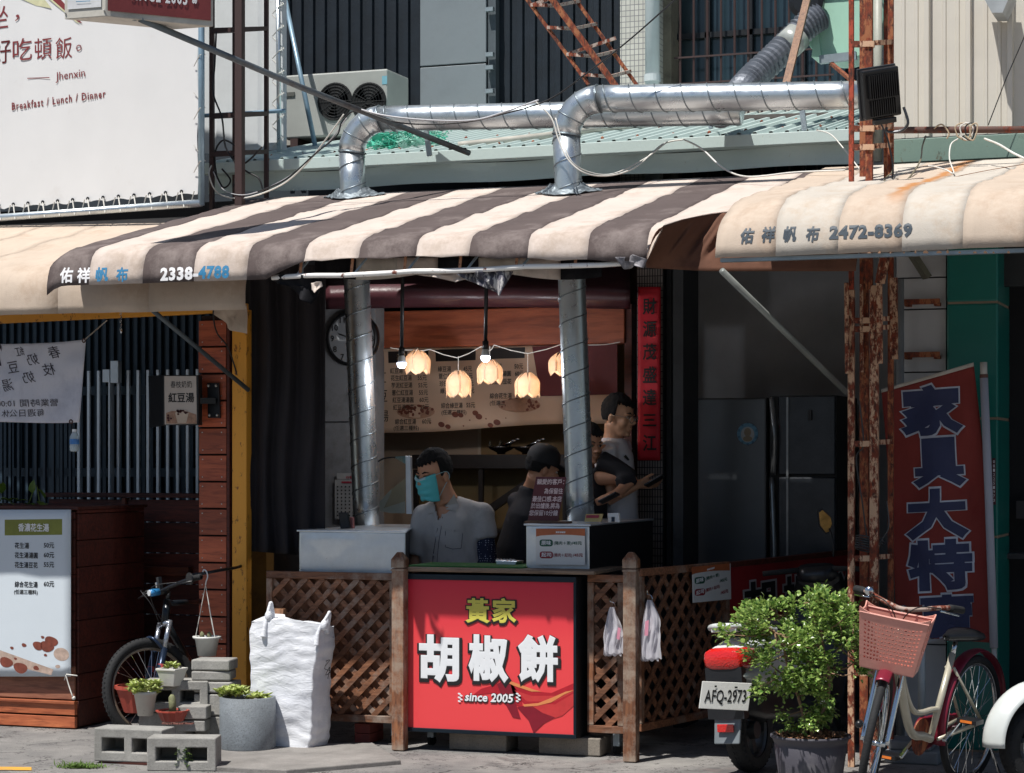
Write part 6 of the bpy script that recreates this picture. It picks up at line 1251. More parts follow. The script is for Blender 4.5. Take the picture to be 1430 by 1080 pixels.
# ------------------------------------------------------------------ concrete blocks at the left
def hollow(label, p0, ang, L=.39, Hh=.185, W=.15, z0=.0, group='hollow concrete blocks', tilt=0, holes=2, front_holes=True, top=None):
    """block whose cells open towards the front face"""
    t = thing('concrete_block', label, 'block', (p0.x, p0.y, z0), group, 0); xf = Matrix.Translation((p0.x, p0.y, z0)) @ Matrix.Rotation(ang, 4, 'Z') @ Matrix.Rotation(tilt, 4, 'Y')
    w_ = .046; b = B(); cw = (L-(holes+1)*w_)/holes
    xs_ = [0, w_]; 
    for i in range(holes): xs_ += [xs_[-1]+cw, xs_[-1]+cw+w_]
    bm_ = bmesh.new(); zs_ = [0, w_*1.1, Hh-w_*1.1, Hh]; V = {}
    for k, y in enumerate((0, W)):
        for i, x in enumerate(xs_):
            for j, z in enumerate(zs_): V[i, j, k] = bm_.verts.new(xf @ Vector((x, y, z)))
    nx = len(xs_)
    def hole(i, j): return front_holes and j == 1 and i % 2 == 1
    for i in range(nx-1):
        for j in range(3):
            if not hole(i, j):
                bm_.faces.new([V[i, j, 0], V[i+1, j, 0], V[i+1, j+1, 0], V[i, j+1, 0]]); bm_.faces.new([V[i, j+1, 1], V[i+1, j+1, 1], V[i+1, j, 1], V[i, j, 1]])
            else:
                bm_.faces.new([V[i, j+1, 1], V[i+1, j+1, 1], V[i+1, j, 1], V[i, j, 1]])
                for a, c in (((i, j), (i+1, j)), ((i+1, j), (i+1, j+1)), ((i+1, j+1), (i, j+1)), ((i, j+1), (i, j))): bm_.faces.new([V[a+(0,)], V[c+(0,)], V[c+(1,)], V[a+(1,)]])
    for i in range(nx-1):
        bm_.faces.new([V[i, 0, 1], V[i+1, 0, 1], V[i+1, 0, 0], V[i, 0, 0]]); bm_.faces.new([V[i, 3, 0], V[i+1, 3, 0], V[i+1, 3, 1], V[i, 3, 1]])
    for j in range(3):
        bm_.faces.new([V[0, j, 0], V[0, j+1, 0], V[0, j+1, 1], V[0, j, 1]]); bm_.faces.new([V[nx-1, j, 1], V[nx-1, j+1, 1], V[nx-1, j+1, 0], V[nx-1, j, 0]])
    bm_.normal_update(); bm_.verts.index_update(); b.add([v.co.copy() for v in bm_.verts], [tuple(v.index for v in f.verts) for f in bm_.faces]); bm_.free()
    o = b.build('block', concrete('block_concrete', '#a3a19c', .95, .55), t, bev=.006)
    return t
h1 = GP(131, 1066); hollow('hollow concrete block lying lowest at the left, two square holes facing the street', h1, .10, .39, .175, .17, .012, holes=2)
b = B(); b.box(h1.x+.02, h1.x+.36, h1.y+.02, h1.y+.17, .001, .011); b.build('flat_shim', redwood_dk, label='thin flat board under the lowest left block', cat='board')
hollow('hollow concrete block lying lowest beside the weeds with a shaded end', GP(205, 1077), .30, .36, .172, .16, .0, holes=2)
# pile behind: upright and flat blocks
pz = GP(240, 1058); zb1 = .195
hollow('hollow concrete block raised behind the cactus pots with one dark opening', YP(200, 1000, -.55)*1+Vector((.0, 0, 0)), .35, .36, .17, .2, Z(230, 994, -.5), holes=2)
solid = concrete('block_concrete', '#a9a49a')
stack = []
for i, (px, py0, py1, lab) in enumerate(((288, 922, 937, 'top slab of the short pile of grey paving blocks by the hanging pot'), (287, 938, 951, 'second slab from the top of the grey pile by the hanging pot'), (292, 953, 968, 'third slab in the grey pile, partly behind the round planter'), (292, 970, 1000, 'thick block low in the grey pile behind the round planter'), (292, 1001, 1046, 'bottom block of the grey pile behind the round planter'))):
    yy = -.42; xx = X(px, yy); z1, z0 = Z(px, py0, yy), max(.002, Z(px, py1, yy)); t = thing('paving_block', lab, 'block', (xx, yy, z0), 'paving blocks in the pile')
    hw = .11; ang = .2+.1*math.sin(i*2); xf = Matrix.Translation((xx, yy+.1, z0)) @ Matrix.Rotation(ang, 4, 'Z'); b = B(); b.box(-hw, hw, -.09, .09, 0, z1-z0); b.build('block', solid, t, bev=.008, xf=xf)
for i, (px, py0, py1, lab, yy, hw) in enumerate(((272, 985, 1003, 'grey paving slab between the raised block and the pile', -.5, .08), (270, 1005, 1020, 'lower grey paving slab between the raised block and the planter', -.5, .08))):
    xx = X(px, yy); z1, z0 = Z(px, py0, yy), max(.002, Z(px, py1, yy)); t = thing('paving_block', lab, 'block', (xx, yy, z0), 'paving blocks in the pile'); b = B(); b.box(-hw, hw, -.06, .06, 0, z1-z0); b.build('block', solid, t, bev=.006, xf=Matrix.Translation((xx, yy, z0)) @ Matrix.Rotation(.25, 4, 'Z'))
xx = X(235, -.45); b = B(); b.box(xx-.16, xx+.14, -.5, -.3, .0, Z(230, 995, -.5)-.004); b.build('under_block', solid, label='hidden grey block carrying the raised hollow block', cat='block', bev=.006)
# ------------------------------------------------------------------ plant pots
clay = M('clay_plastic', '#a9483a', .5, 0, .15, 12, .08); potw = M('pot_white', '#cfcdc6', .5, 0, .08, 12, .08, dirt='#6f6a60', dscale=14, dpos=(.62, .7)); soil = M('soil', '#4a382c', .95, 0, .4, 60, .8)
succ = M('succulent', '#a9b765', .45, 0, .35, 30, .1, trans=.15); cact = M('cactus', '#7b7d5c', .8, 0, .3, 60, .6)
def pot(label, c, r0, r1, h, mat, group='small plant pots', ridges=0, rim=.008):
    t = thing('plant_pot', label, 'plant pot', c, group); b = B(); b.lathe([(r0, 0), (r1, h*.86), (r1+rim, h*.87), (r1+rim, h), (r1-.004, h), (r1-.006, h*.84)], c, 28, None, True, False)
    if ridges:
        for i, v in enumerate(b.v):
            if (i % 28) % 2: d = v-c; v.x -= d.x*.05; v.y -= d.y*.05
    b.build('pot', mat, t, smooth=not ridges); b = B(); b.lathe([(.001, h*.86), (r1-.004, h*.85)], c, 20, None, False, False); b.build('soil', soil, t); return t
def rosette(t, c, R, n_, seed, mat=succ, L=.035, W=.009, h=.03):
    rg = random.Random(seed); b = B()
    for i in range(n_):
        a = rg.random()*2*PI; r = R*math.sqrt(rg.random()); p = c+Vector((r*math.cos(a), r*math.sin(a), rg.random()*h))
        for k in range(7):
            aa = k*2.4+rg.random(); leaf(b, p, (math.cos(aa), math.sin(aa), .6+rg.random()*1.3), L*rg.uniform(.7, 1.2), W, fold=.5)
    b.build('succulent_leaves', mat, t, smooth=True, kind='stuff')
zt1 = .012+.175
c = YP(203, 1018, -.63); c.z = zt1+.012; t = pot('small white plastic pot of spiky succulents on the lowest blocks', c, .042, .062, .135, potw); rosette(t, c+Vector((0, -.01, .12)), .085, 60, 1, h=.055)
c = YP(192, 1014, -.48); c.z = zt1+.01; pot('ribbed terracotta coloured pot behind the white succulent pot', c, .075, .12, .15, clay, ridges=1)
c = YP(241, 1014, -.62); c.z = .174; t = pot('low terracotta coloured bowl with a single cactus on the block', c, .06, .085, .06, clay, ridges=1)
b = B(); b.tube([c+Vector((0, 0, .05)), c+Vector((.0, 0, .09)), c+Vector((-.004, 0, .13)), c+Vector((-.003, 0, .145))], [.02, .021, .019, .008], 10); b.build('cactus', cact, t, smooth=True)
c = YP(240, 958, -.5); t = thing('plant_pot', 'square white pot with a little succulent on the raised block', 'plant pot', c, 'small plant pots')
b = B(); b.lathe([(.055, 0), (.085, .085), (.092, .088), (.092, .1), (.08, .1), (.078, .085)], c, 4, Matrix.Rotation(.7, 3, 'Z'), True, False); b.build('pot', potw, t, bev=.004); b = B(); b.lathe([(.001, .085), (.075, .085)], c, 4, Matrix.Rotation(.7, 3, 'Z'), False, False); b.build('soil', soil, t); rosette(t, c+Vector((0, 0, .09)), .03, 7, 2)
b = B(); rg = random.Random(9)
for i in range(9): c_ = GP(236+rg.uniform(-20, 18), 1062); c_.z = .18; c_.y += .12; b.box(c_.x-.02, c_.x+.02, c_.y-.01, c_.y+.01, c_.z, c_.z+.008)
b.build('broken_tile', M('shard', '#8a5a50', .8, 0, .4, 20), label='flat broken terracotta shards lying on the front block', cat='shards', kind='stuff')
# hanging pot on a rod
t = thing('hanging_pot', 'white plastic hanging pot with two cactus stubs on three cords', 'hanging pot', YP(289, 917, -.15)); c = YP(289, 916, -.15)
b = B(); b.lathe([(.052, 0), (.068, .095), (.08, .1), (.082, .112), (.066, .112), (.064, .1)], c, 28, None, True, False); b.build('pot', M('pot_clean', '#d6d7d2', .4, 0, .06), t, smooth=True)
b = B(); b.lathe([(.001, .1), (.065, .098)], c, 20, None, False, False); b.build('soil', soil, t)
for dx in (-.028, .018): b = B(); b.tube([c+Vector((dx, 0, .09)), c+Vector((dx-.003, 0, .125)), c+Vector((dx-.005, 0, .138))], [.013, .013, .005], 9); b.build('cactus', cact, t, smooth=True)
top = YP(287, 817, -.15)
for dx, dy in ((-.072, 0), (.066, -.03), (.012, .06)): b = B(); b.tube([c+Vector((dx, dy, .11)), top], .0022, 5); b.build('cord', wire_w, t)
b = B(); b.tube(spline([top, YP(288, 812, -.15), YP(290, 805, -.15), YP(288, 798, -.15), YP(284.5, 796, -.15), YP(283, 800, -.15)], 5), .004, 6); b.build('hook', white, t, smooth=True)
b = B(); b.tube(spline([YP(338, 782, .44), YP(336, 791, .3), YP(305, 797, -.05), YP(284, 801, -.15), YP(266, 803, -.2)], 6), .009, 8); b.build('rod', M('rod_dark', '#2b2f34', .5, .3), smooth=True, label='dark steel rod reaching from the yellow post to hold the hanging pot', cat='rod')
# big round planter
c = GP(327, 1056); c += Vector((0, .16, .02)); k = F/dep(c); R_ = 39/k; hh = .285
t = thing('round_planter', 'large speckled grey cylindrical planter with succulents beside the white bag', 'planter', c)
b = B(); b.lathe([(R_*.98, 0), (R_, .01), (R_, hh), (R_-.015, hh+.003), (R_-.02, hh-.02)], c, 44, None, True, False); b.build('drum', concrete('terrazzo', '#7b8288', .6, .8), t, smooth=True)
b = B(); b.lathe([(.001, hh-.02), (R_-.015, hh-.025)], c, 24, None, False, False); b.build('soil', soil, t)
rosette(t, c+Vector((-.09, 0, hh-.01)), .08, 34, 3, L=.045, W=.009, h=.045); rosette(t, c+Vector((.05, 0, hh-.02)), .08, 16, 4, L=.04, W=.01, h=.02)
# weeds
b = B(); rg = random.Random(11); mt = M('moss_weed', '#5f7a35', .7, 0, .35, 30, .1, trans=.2)
for i in range(420):
    px = 78+rg.gauss(36, 14); p = GP(px, 1074-abs(rg.gauss(0, 2))); p.z = 0; leaf(b, p, (rg.uniform(-1, 1), rg.uniform(-1, 1), .3+rg.random()), .03*rg.random()+.01, .004)
b.build('weed_tuft', mt, kind='stuff', label='low tuft of grass and moss at the kerb below the left block', cat='grass')
t = thing('weed_plant', 'small leafy weed growing in front of the right hollow block', 'plant', GP(257, 1076)); 
for j in range(5):
    b = B(); p0 = GP(252+j*3, 1077); p1 = p0+Vector((rg.uniform(-.02, .03), 0, .07+.06*rg.random())); b.tube([p0, (p0+p1)/2+Vector((.008, 0, 0)), p1], .002, 4)
    for k in range(9): q = p0.lerp(p1, .25+k/11); leaf(b, q, (rg.uniform(-1, 1), rg.uniform(-1, .3), rg.uniform(0, .6)), .026, .009)
    b.build('leafy_stem', mt, t, smooth=True)
# ------------------------------------------------------------------ bulk bag
t = thing('bulk_bag', 'large crumpled white woven bulk bag with knotted lifting loops leaning on the lattice', 'bag', GP(400, 1050))
m, n, l, b_ = newmat('woven_white'); v = coord(n, l); wv = n.new('ShaderNodeTexWave'); wv.inputs['Scale'].default_value = 60; wv.bands_direction = 'Z'; wv.inputs['Distortion'].default_value = 2; l.new(v, wv.inputs['Vector'])
cc = ramp(n, l, noi(n, l, v, 5, 6, .7), .3, .7, H('#c9ccd4'), H('#eceef2')); l.new(cc, b_.inputs['Base Color']); b_.inputs['Roughness'].default_value = .6
ad = n.new('ShaderNodeMath'); ad.operation = 'MULTIPLY_ADD'; ad.inputs[1].default_value = .05; l.new(wv.outputs[1], ad.inputs[0]); l.new(noi(n, l, coord(n, l, (1, 1, 2.4)), 13, 6, .62, 1.0), ad.inputs[2]); bump(n, l, b_, ad.outputs[0], .5, .012)
BC = [(344, 1030), (352, 858), (446, 868), (428, 1040)]     # front face corners bl tl tr br
yb5 = -.36; dpt = .2
# ring cross-section walk: front, right side, back, left
def ringp(u, v_):
    """u round the bag 0..1, v height 0..1"""
    fl = YP(340+14*v_+5*math.sin(v_*5), HZ+100, yb5).x; fr_ = YP(430+16*v_+3*math.sin(v_*9), HZ+100, yb5).x
    pts = [Vector((fl, yb5+.0)), Vector((fr_, yb5)), Vector((fr_+.035-.03*v_, yb5+dpt)), Vector((fl+.05, yb5+dpt))]
    L = [(pts[(i+1) % 4]-pts[i]).length for i in range(4)]; tot = sum(L); s_ = u*tot; i = 0
    while s_ > L[i] and i < 3: s_ -= L[i]; i += 1
    q = pts[i].lerp(pts[(i+1) % 4], s_/L[i]); ctr = sum(pts, Vector((0, 0)))/4; d = (q-ctr); corner = min(s_, L[i]-s_)/.05
    rr = 1-.05*max(0, 1-corner)+.04*math.sin(PI*v_)*1.0; q = ctr+d*rr
    zt_ = .71+.02*math.sin(u*9); z = .012+(zt_-.012)*v_
    nz = noise.noise(Vector((q.x*5, q.y*5, z*7)))*.016+noise.noise(Vector((q.x*11, q.y*11, z*20+4)))*.0045+.0018*math.sin(z*75+9*noise.noise(Vector((q.x*6, z*3, 0))))
    dn = d.normalized(); return Vector((q.x+dn.x*nz, q.y+dn.y*nz, z+.02*noise.noise(Vector((q.x*8, q.y*8, 3)))*(v_ > .9)))
b = B(); b.grid(ringp, 130, 90)
def topp(u, v_):
    e = ringp(u, 1); c_ = Vector((X(398, yb5+.1), yb5+.1, .725)); q = e.lerp(c_, v_); q.z = e.z+(.01+.03*noise.noise(Vector((q.x*9, q.y*9, 1))))*math.sin(v_*PI/2); return q
b.grid(topp, 130, 12); b.build('sack', m, t, smooth=True)
b = B()
for px, py, tx, ty in ((372, 872, 376, 842), (446, 884, 457, 855)):
    P = spline([YP(px-4, py+18, yb5-.012), YP(px-1, py-2, yb5), YP(tx, ty+6, yb5+.03), YP(tx+3, ty+2, yb5+.05), YP(px+10, py, yb5+.08)], 7); 
    b = B(); 
    b.tube(P, [.017-.008*math.sin(PI*a_/len(P))+.002*noise.noise(P[a_]*60) for a_ in range(len(P))], 9)
    b.build('loop', m, t, smooth=True)
    b = B(); b.ell(YP((px+tx)/2+1, (py+ty)/2+4, yb5+.01), (.022, .02, .03), 10, 8); b.build('knot', m, t, smooth=True)
b = B(); b.tube(spline([Vector((X(452+a, yb5+.1)+.012, yb5+.1+.0*a, CAM.z-(c-HZ)/258)) for a, c in ((-3, 932), (6, 928), (-2, 940), (7, 944), (0, 950), (6, 938), (3, 955))], 4), .0018, 4); b.build('pen_scribble', ink, t)
b = B(); yw_ = yb5+.25; p = YP(394, 856, yw_); b.box(p.x-.035, p.x+.035, yw_-.06, yw_-.02, .735, .77); b.build('wood_offcut', wood('raw_wood', '#a87c5c', '#6d4a34'), label='wood offcut lying on top of the white bulk bag', cat='wood')
b = B(); b.box(X(375, -.38), X(455, -.2), -.40, -.2, .001, .012); b.build('flattened_cardboard', M('dark_card', '#3c3732', .9), label='dark flattened cardboard under the bulk bag', cat='cardboard')
# ------------------------------------------------------------------ bicycles
def bike(name, label, origin, heading, lean, steer, P):
    """x forward, y left, z up; origin = rear wheel contact"""
    t = thing(name, label, 'bicycle', origin)
    base = Matrix.Translation(origin) @ Matrix.Rotation(heading, 4, 'Z') @ Matrix.Rotation(lean, 4, 'X')
    R = P['R']; wb = P['wb']; hx, hz = P['head']       # lower head point
    ax = Vector((-(P['rake']), 0, 1)).normalized()     # steering axis, upward
    hp = Vector((hx, 0, hz))
    st = base @ Matrix.Translation(hp) @ Matrix.Rotation(steer, 4, ax) @ Matrix.Translation(-hp)
    def wheel(cx, xf, spokes=32):
        c = Vector((cx, 0, R)); r_t = P['rt']
        b = B(); b.torus(c, R-r_t, r_t, (0, 1, 0), 56, 10); w_ = b.build('wheel', P.get('tyre', rubber), t, smooth=True, xf=xf)
        if P.get('knobs'):
            b = B()
            for i in range(70):
                a = i/70*2*PI
                for s_ in (-1, 1): 
                    d = Vector((math.cos(a), 0, math.sin(a))); tn = Vector((-math.sin(a), 0, math.cos(a))); q = c+d*(R-.004)+Vector((0, s_*r_t*.45, 0)); b.bar(q-d*.004, q+d*.002+tn*.004, .009, .007)
            b.build('tread', rubber, w_, xf=xf)
        b = B(); b.torus(c, R-2*r_t-.006, .010, (0, 1, 0), 56, 8, flat=1.1); b.build('rim', P.get('rimm', chrome), w_, smooth=True, xf=xf)
        b = B()
        for i in range(spokes):
            a = i/spokes*2*PI; s_ = 1 if i % 2 else -1; a2 = a+(.9 if (i//2) % 2 else -.9); b.tube([c+Vector((.02*math.cos(a2), s_*.03, .02*math.sin(a2))), c+Vector(((R-2*r_t-.01)*math.cos(a), 0, (R-2*r_t-.01)*math.sin(a)))], .0013, 4, False)
        b.build('spoke', chrome, w_, xf=xf)
        b = B(); b.lathe([(.012, -.05), (.012, -.035), (.024, -.034), (.024, -.028), (.014, -.026), (.014, .026), (.024, .028), (.024, .034), (.012, .035), (.012, .05)], c, 14, Matrix.Rotation(PI/2, 3, 'X')); b.build('hub', chrome, w_, smooth=True, xf=xf)
        return w_
    wheel(0, base); wheel(wb, st)
    fm = P['frame']; fr = B(); bb = Vector((P['bb'], 0, P['bbz'])); st_top = Vector(P['seat']); hl = hp; hu = hp+ax*P['hl']
    if P['step']:
        b = B(); pts = spline([hl+ax*.05, Vector((hx-.10, 0, hz-.14)), Vector((bb.x+.22, 0, bb.z+.06)), Vector((bb.x+.08, 0, bb.z+.02)), bb], 8); b.tube(pts, .021, 12)
        pts = spline([hl+ax*.10, Vector((hx-.08, 0, hz-.04)), Vector((bb.x+.22, 0, bb.z+.16)), Vector((bb.x+.0, 0, bb.z+.14)), bb.lerp(st_top, .3)], 8); b.tube(pts, .014, 10)
    else:
        b = B(); b.tube([hl+ax*.03, bb], .021, 10); b.tube([hu-ax*.02, st_top-Vector((0, 0, .08))], .017, 10)
    b.tube([bb, bb.lerp(st_top, .86)], .0165, 12); b.tube([hl, hu], .023, 12)
    for s_ in (-1, 1): b.tube([bb+Vector((-.02, s_*.03, 0)), Vector((0, s_*.06, R))], .010, 8); b.tube([bb.lerp(st_top, .72)+Vector((-.01, s_*.02, 0)), Vector((0, s_*.06, R))], .008, 8)
    b.build('frame', fm, t, smooth=True, xf=base)
    b = B(); b.tube([bb.lerp(st_top, .84), st_top], .0125, 10); b.build('seat_post', chrome, t, smooth=True, xf=base)
    b = B(); sp_ = st_top+Vector((-.02, 0, .02)); secs = [(-.12, .085, .02), (-.09, .105, .035), (-.02, .08, .035), (.06, .04, .03), (.13, .022, .022), (.15, .01, .012)]; vs = []
    for x, w_, h_ in secs:
        for k in range(12): a = k/12*2*PI; vs.append(sp_+Vector((x, w_*math.cos(a), h_*math.sin(a)*(1 if math.sin(a) > 0 else .8))))
    b.add(vs, [(i*12+k, i*12+(k+1) % 12, (i+1)*12+(k+1) % 12, (i+1)*12+k) for i in range(5) for k in range(12)]+[tuple(range(12)), tuple(range(71, 59, -1))]); b.build('saddle', blackplastic, t, smooth=True, xf=base)
    # fork
    fc = Vector((wb, 0, R)); b = B()
    if P['sus']:
        crown = hp-ax*.0
        for s_ in (-1, 1):
            up_ = crown+Vector((.0, s_*.062, 0)); lo = fc+Vector((0, s_*.06, 0)); mid = up_.lerp(lo, .42)
            b.tube([up_+ax*.02, mid], .0145, 12)
        b.tube([crown+Vector((0, -.07, .0)), crown+Vector((0, 0, .012)), crown+Vector((0, .07, .0))], .017, 10)
        b.build('fork', M('fork_silver', '#a9aeb8', .25, .8), t, smooth=True, xf=st); b = B()
        for s_ in (-1, 1): up_ = crown+Vector((0, s_*.062, 0)); lo = fc+Vector((0, s_*.06, 0)); mid = up_.lerp(lo, .38); b.tube([mid, lo], .019, 12)
        mA = crown.lerp(fc, .36); b.tube(spline([mA+Vector((0, -.062, -.03)), mA+Vector((.05, -.05, .05)), mA+Vector((.06, 0, .07)), mA+Vector((.05, .05, .05)), mA+Vector((0, .062, -.03))], 5), .010, 8)
        b.build('fork_leg', M('fork_dark', '#26344a', .3, .5), t, smooth=True, xf=st)
        b = B(); q = crown.lerp(fc, .62)
        for s_ in (-1, 1): b.tube([q+Vector((0, s_*.061, .0)), q+Vector((.008, s_*.061, -.03))], .0196, 12)
        b.build('fork_decal', M('decal_red', '#b34a4a', .4), t, xf=st)
    else:
        for s_ in (-1, 1): b.tube(spline([hp+Vector((0, s_*.02, 0)), hp+Vector((.015, s_*.052, -.04)), hp.lerp(fc, .6)+Vector((0, s_*.055, 0)), fc+Vector((0, s_*.055, 0))], 5), .0125, 10)
        b.build('fork', chrome, t, smooth=True, xf=st)
    # bars
    sh = hu+ax*P['stem']; b = B(); b.tube([hu, sh], .0125, 10)
    bw = P['barw']; bars = P['bars']; pts = spline([sh+Vector((bars[2][0], -bw, bars[2][1])), sh+Vector((bars[1][0], -bw*.72, bars[1][1])), sh+Vector((bars[0][0], -bw*.3, bars[0][1])), sh+Vector((P['fwd'], 0, 0)), sh+Vector((bars[0][0], bw*.3, bars[0][1])), sh+Vector((bars[1][0], bw*.72, bars[1][1])), sh+Vector((bars[2][0], bw, bars[2][1]))], 6)
    b.tube([sh, sh+Vector((P['fwd'], 0, 0))], .014, 10); b.build('stem', P.get('stemm', chrome), t, smooth=True, xf=st)
    b = B(); b.tube(pts, .0115, 10); b.build('handlebar', P['barm'], t, smooth=True, xf=st)
    n_ = len(pts); gl = P.get('grip', 6)
    for g in (pts[:gl], pts[n_-gl:]): b = B(); b.tube(g, .0175, 12); b.build('grip', rubber, t, smooth=True, xf=st)
    for s_, g in ((-1, pts[gl+1]), (1, pts[n_-gl-2])):
        b = B(); e = pts[1] if s_ < 0 else pts[-2]; b.tube([g, g+Vector((.035, 0, -.01)), e+Vector((.05, 0, -.02))], .006, 6); b.build('brake_lever', P.get('leverm', chrome), t, smooth=True, xf=st)
        b = B(); b.tube(spline([g+Vector((.03, 0, 0)), sh+Vector((.14, s_*.07, .03)), sh+Vector((.12, s_*.01, -.06)), hl+Vector((.02, s_*.02, .02))], 6), .0028, 5); b.build('brake_cable', wire_k, t, smooth=True, xf=st)
    return t, base, st, hu, sh
white_bike = M('frame_cream', '#b8b2a0', .3, .2, .1, 10, .05, dirt='#7a6f5c', dpos=(.62, .72))
ro = GP(1348, 1097); hd = math.atan2(-FW.y*1.0, -FW.x*1.0)
# heading: towards the camera, turned to its left
dvec = (-FW*.80-RT*.60).normalized(); hd = math.atan2(dvec.y, dvec.x)
PB_ = dict(R=.325, rt=.019, wb=1.04, head=(.90, .70), rake=.30, hl=.20, bb=.44, bbz=.28, seat=(.24, 0, .74), step=True, frame=white_bike, sus=False, stem=.04, barw=.25, bars=[(.02, .01), (-.06, .03), (-.17, .02)], fwd=.05, barm=rusty('bar_rust', '#a8958a', .5), tyre=rubber)
tb, base, st, hu, sh = bike('bicycle', 'old cream city bicycle with pink woven basket and maroon mudguards', ro, hd, math.radians(-5), math.radians(21), PB_)
mar = M('maroon_guard', '#7d2236', .3, .2, .1, 8, .03)
b = B(); R = .325
def guard(cx, a0, a1, w_=.032):
    b = B(); b.grid(lambda u, v_: Vector((cx+(R+.022+.010*math.sin(v_*PI))*math.cos(a0+(a1-a0)*u), w_*(v_-.5)*2, R+(R+.022+.010*math.sin(v_*PI))*math.sin(a0+(a1-a0)*u))), 30, 8); return b
guard(0, -.25, 3.0).build('rear_mudguard', mar, tb, smooth=True, thick=.002, xf=base)
guard(1.04, 1.1, 2.9).build('front_mudguard', mar, tb, smooth=True, thick=.002, xf=st)
b = B(); b.grid(lambda u, v_: Vector((.42*(1-u)+.02*u+(.07*math.cos(v_*2*PI))*(1-.5*u), -.065+.0*v_, .28+.03*u+(.09-.05*u)*math.sin(v_*2*PI))), 10, 20); b.build('chain_guard', mar, tb, smooth=True, thick=.012, xf=base)
b = B(); bb = Vector((.44, 0, .28)); b.lathe([(.09, -.003), (.09, .003)], bb+Vector((0, -.05, 0)), 26, Matrix.Rotation(PI/2, 3, 'X')); b.build('chainring', rust_dk, tb, xf=base)
for s_, a in ((-1, -.6), (1, PI-.6)):
    e = bb+Vector((.165*math.cos(a), s_*.085, .165*math.sin(a))); b = B(); b.bar(bb+Vector((0, s_*.07, 0)), e, .022, .012); o = b.build('crank', chrome, tb, xf=base, bev=.003)
    b = B(); b.box(e.x-.045, e.x+.045, e.y+min(0, s_*.10), e.y+max(0, s_*.10), e.z-.012, e.z+.012); b.build('pedal', blackplastic, tb, bev=.003, xf=base); b = B(); b.box(e.x+.046, e.x+.049, e.y+min(s_*.02, s_*.08), e.y+max(s_*.02, s_*.08), e.z-.006, e.z+.006); b.build('pedal_reflector', M('reflector_orange', '#e07a30', .3), tb, xf=base)
b = B(); b.tube([Vector((.0, .07, R-.02)), Vector((-.09, .17, -.0))], .008, 8); b.build('kickstand', chrome, tb, smooth=True, xf=base)
b = B(); b.lathe([(.0, -.02), (.018, -.015), (.022, 0), (.02, .01)], sh+Vector((.0, -.17, .045)), 14, Matrix.Rotation(PI/2, 3, 'Y')); b.build('bell', chrome, tb, smooth=True, xf=st)
b = B(); b.lathe([(.016, -.02), (.018, .02), (.01, .03)], Vector((1.06, -.08, .40)), 12, Matrix.Rotation(PI/2, 3, 'Y')); b.build('dynamo_lamp', blackplastic, tb, smooth=True, xf=st)
# basket: woven walls with holes
pink = M('basket_pink', '#d39486', .5, 0, .08, 20, .1)
hb = sh+Vector((.075, 0, -.01))
def bk(px_, py_, z):      # taper towards the bottom
    k = .78+.22*z; return hb+Vector((.02+.225*px_*k+.03*z, .155*py_*k, -.25+.25*z))
walls = [((0, -1), (1, -1), 0), ((1, -1), (1, 1), 1), ((1, 1), (0, 1), 0), ((0, 1), (0, -1), 1)]
bkt = B()
for (a, c, k_) in walls:
    nu, nv = (13, 14) if k_ == 0 else (18, 14); b = B()
    hgt = lambda u: 1.0+(.11*((2*u-1)**4) if k_ == 1 else .11*abs(u if a == (0, -1) else 1-u)**6+ .11*abs(1-u if a == (0, -1) else u)**6)
    for i in range(nu):
        for j in range(nv):
            u0, u1, v0, v1 = i/nu, (i+1)/nu, j/nv, (j+1)/nv
            def pt(u, v_): x = a[0]+(c[0]-a[0])*u; y = a[1]+(c[1]-a[1])*u; return bk(x, y, v_*hgt(u))
            ou = [pt(u0, v0), pt(u1, v0), pt(u1, v1), pt(u0, v1)]
            if 1 < j < nv-2 and 0 < i < nu-1:
                cx_ = (u0+u1)/2; cz_ = (v0+v1)/2; f = .62 if (i+j) % 2 else .46
                du, dv = (u1-u0)*f/2, (v1-v0)*(f*.9)/2; inn = [pt(cx_-du, cz_-dv), pt(cx_+du, cz_-dv), pt(cx_+du, cz_+dv), pt(cx_-du, cz_+dv)]
                b.add(ou+inn, [(0, 1, 5, 4), (1, 2, 6, 5), (2, 3, 7, 6), (3, 0, 4, 7)])
            else: b.add(ou, [(0, 1, 2, 3)])
    b.build('basket_wall', pink, tb, thick=.006, xf=st)
b = B(); q = [bk(0, -1, 0), bk(1, -1, 0), bk(1, 1, 0), bk(0, 1, 0)]; b.prism(q, (0, 0, -.006)); b.build('basket_floor', pink, tb, xf=st)
b = B()
for a, c, k_ in walls: b.tube([bk(a[0], a[1], 1.01), bk((a[0]+c[0])/2, (a[1]+c[1])/2, 1.0), bk(c[0], c[1], 1.01)], .006, 6)
b.build('basket_rim', pink, tb, xf=st)
# mountain bike, seen head on
do = DP(222, 1036, 12.25); 
dv = (-FW*.93-RT*.28).normalized(); hd2 = math.atan2(dv.y, dv.x)
PM_ = dict(R=.302, rt=.028, wb=1.02, head=(.87, .66), rake=.32, hl=.15, bb=.40, bbz=.29, seat=(.20, 0, .84), step=False, frame=M('mtb_frame', '#1a2026', .3, .2, .15, 8, .03), sus=True, stem=.05, barw=.34, bars=[(.03, .02), (.0, .03), (-.03, .03)], fwd=.07, barm=blackplastic, knobs=True, rimm=M('rim_tan', '#8f8273', .35, .5), stemm=blackplastic, leverm=blackplastic, grip=7)
fcw = DP(216, 1036, 12.2); fcw.z = 0; oo = fcw-dv*1.02; oo.z = .0
tm, base2, st2, hu2, sh2 = bike('bicycle', 'black mountain bike with silver suspension fork parked nose out by the plank pillar', oo, hd2, math.radians(1), math.radians(-37), PM_)
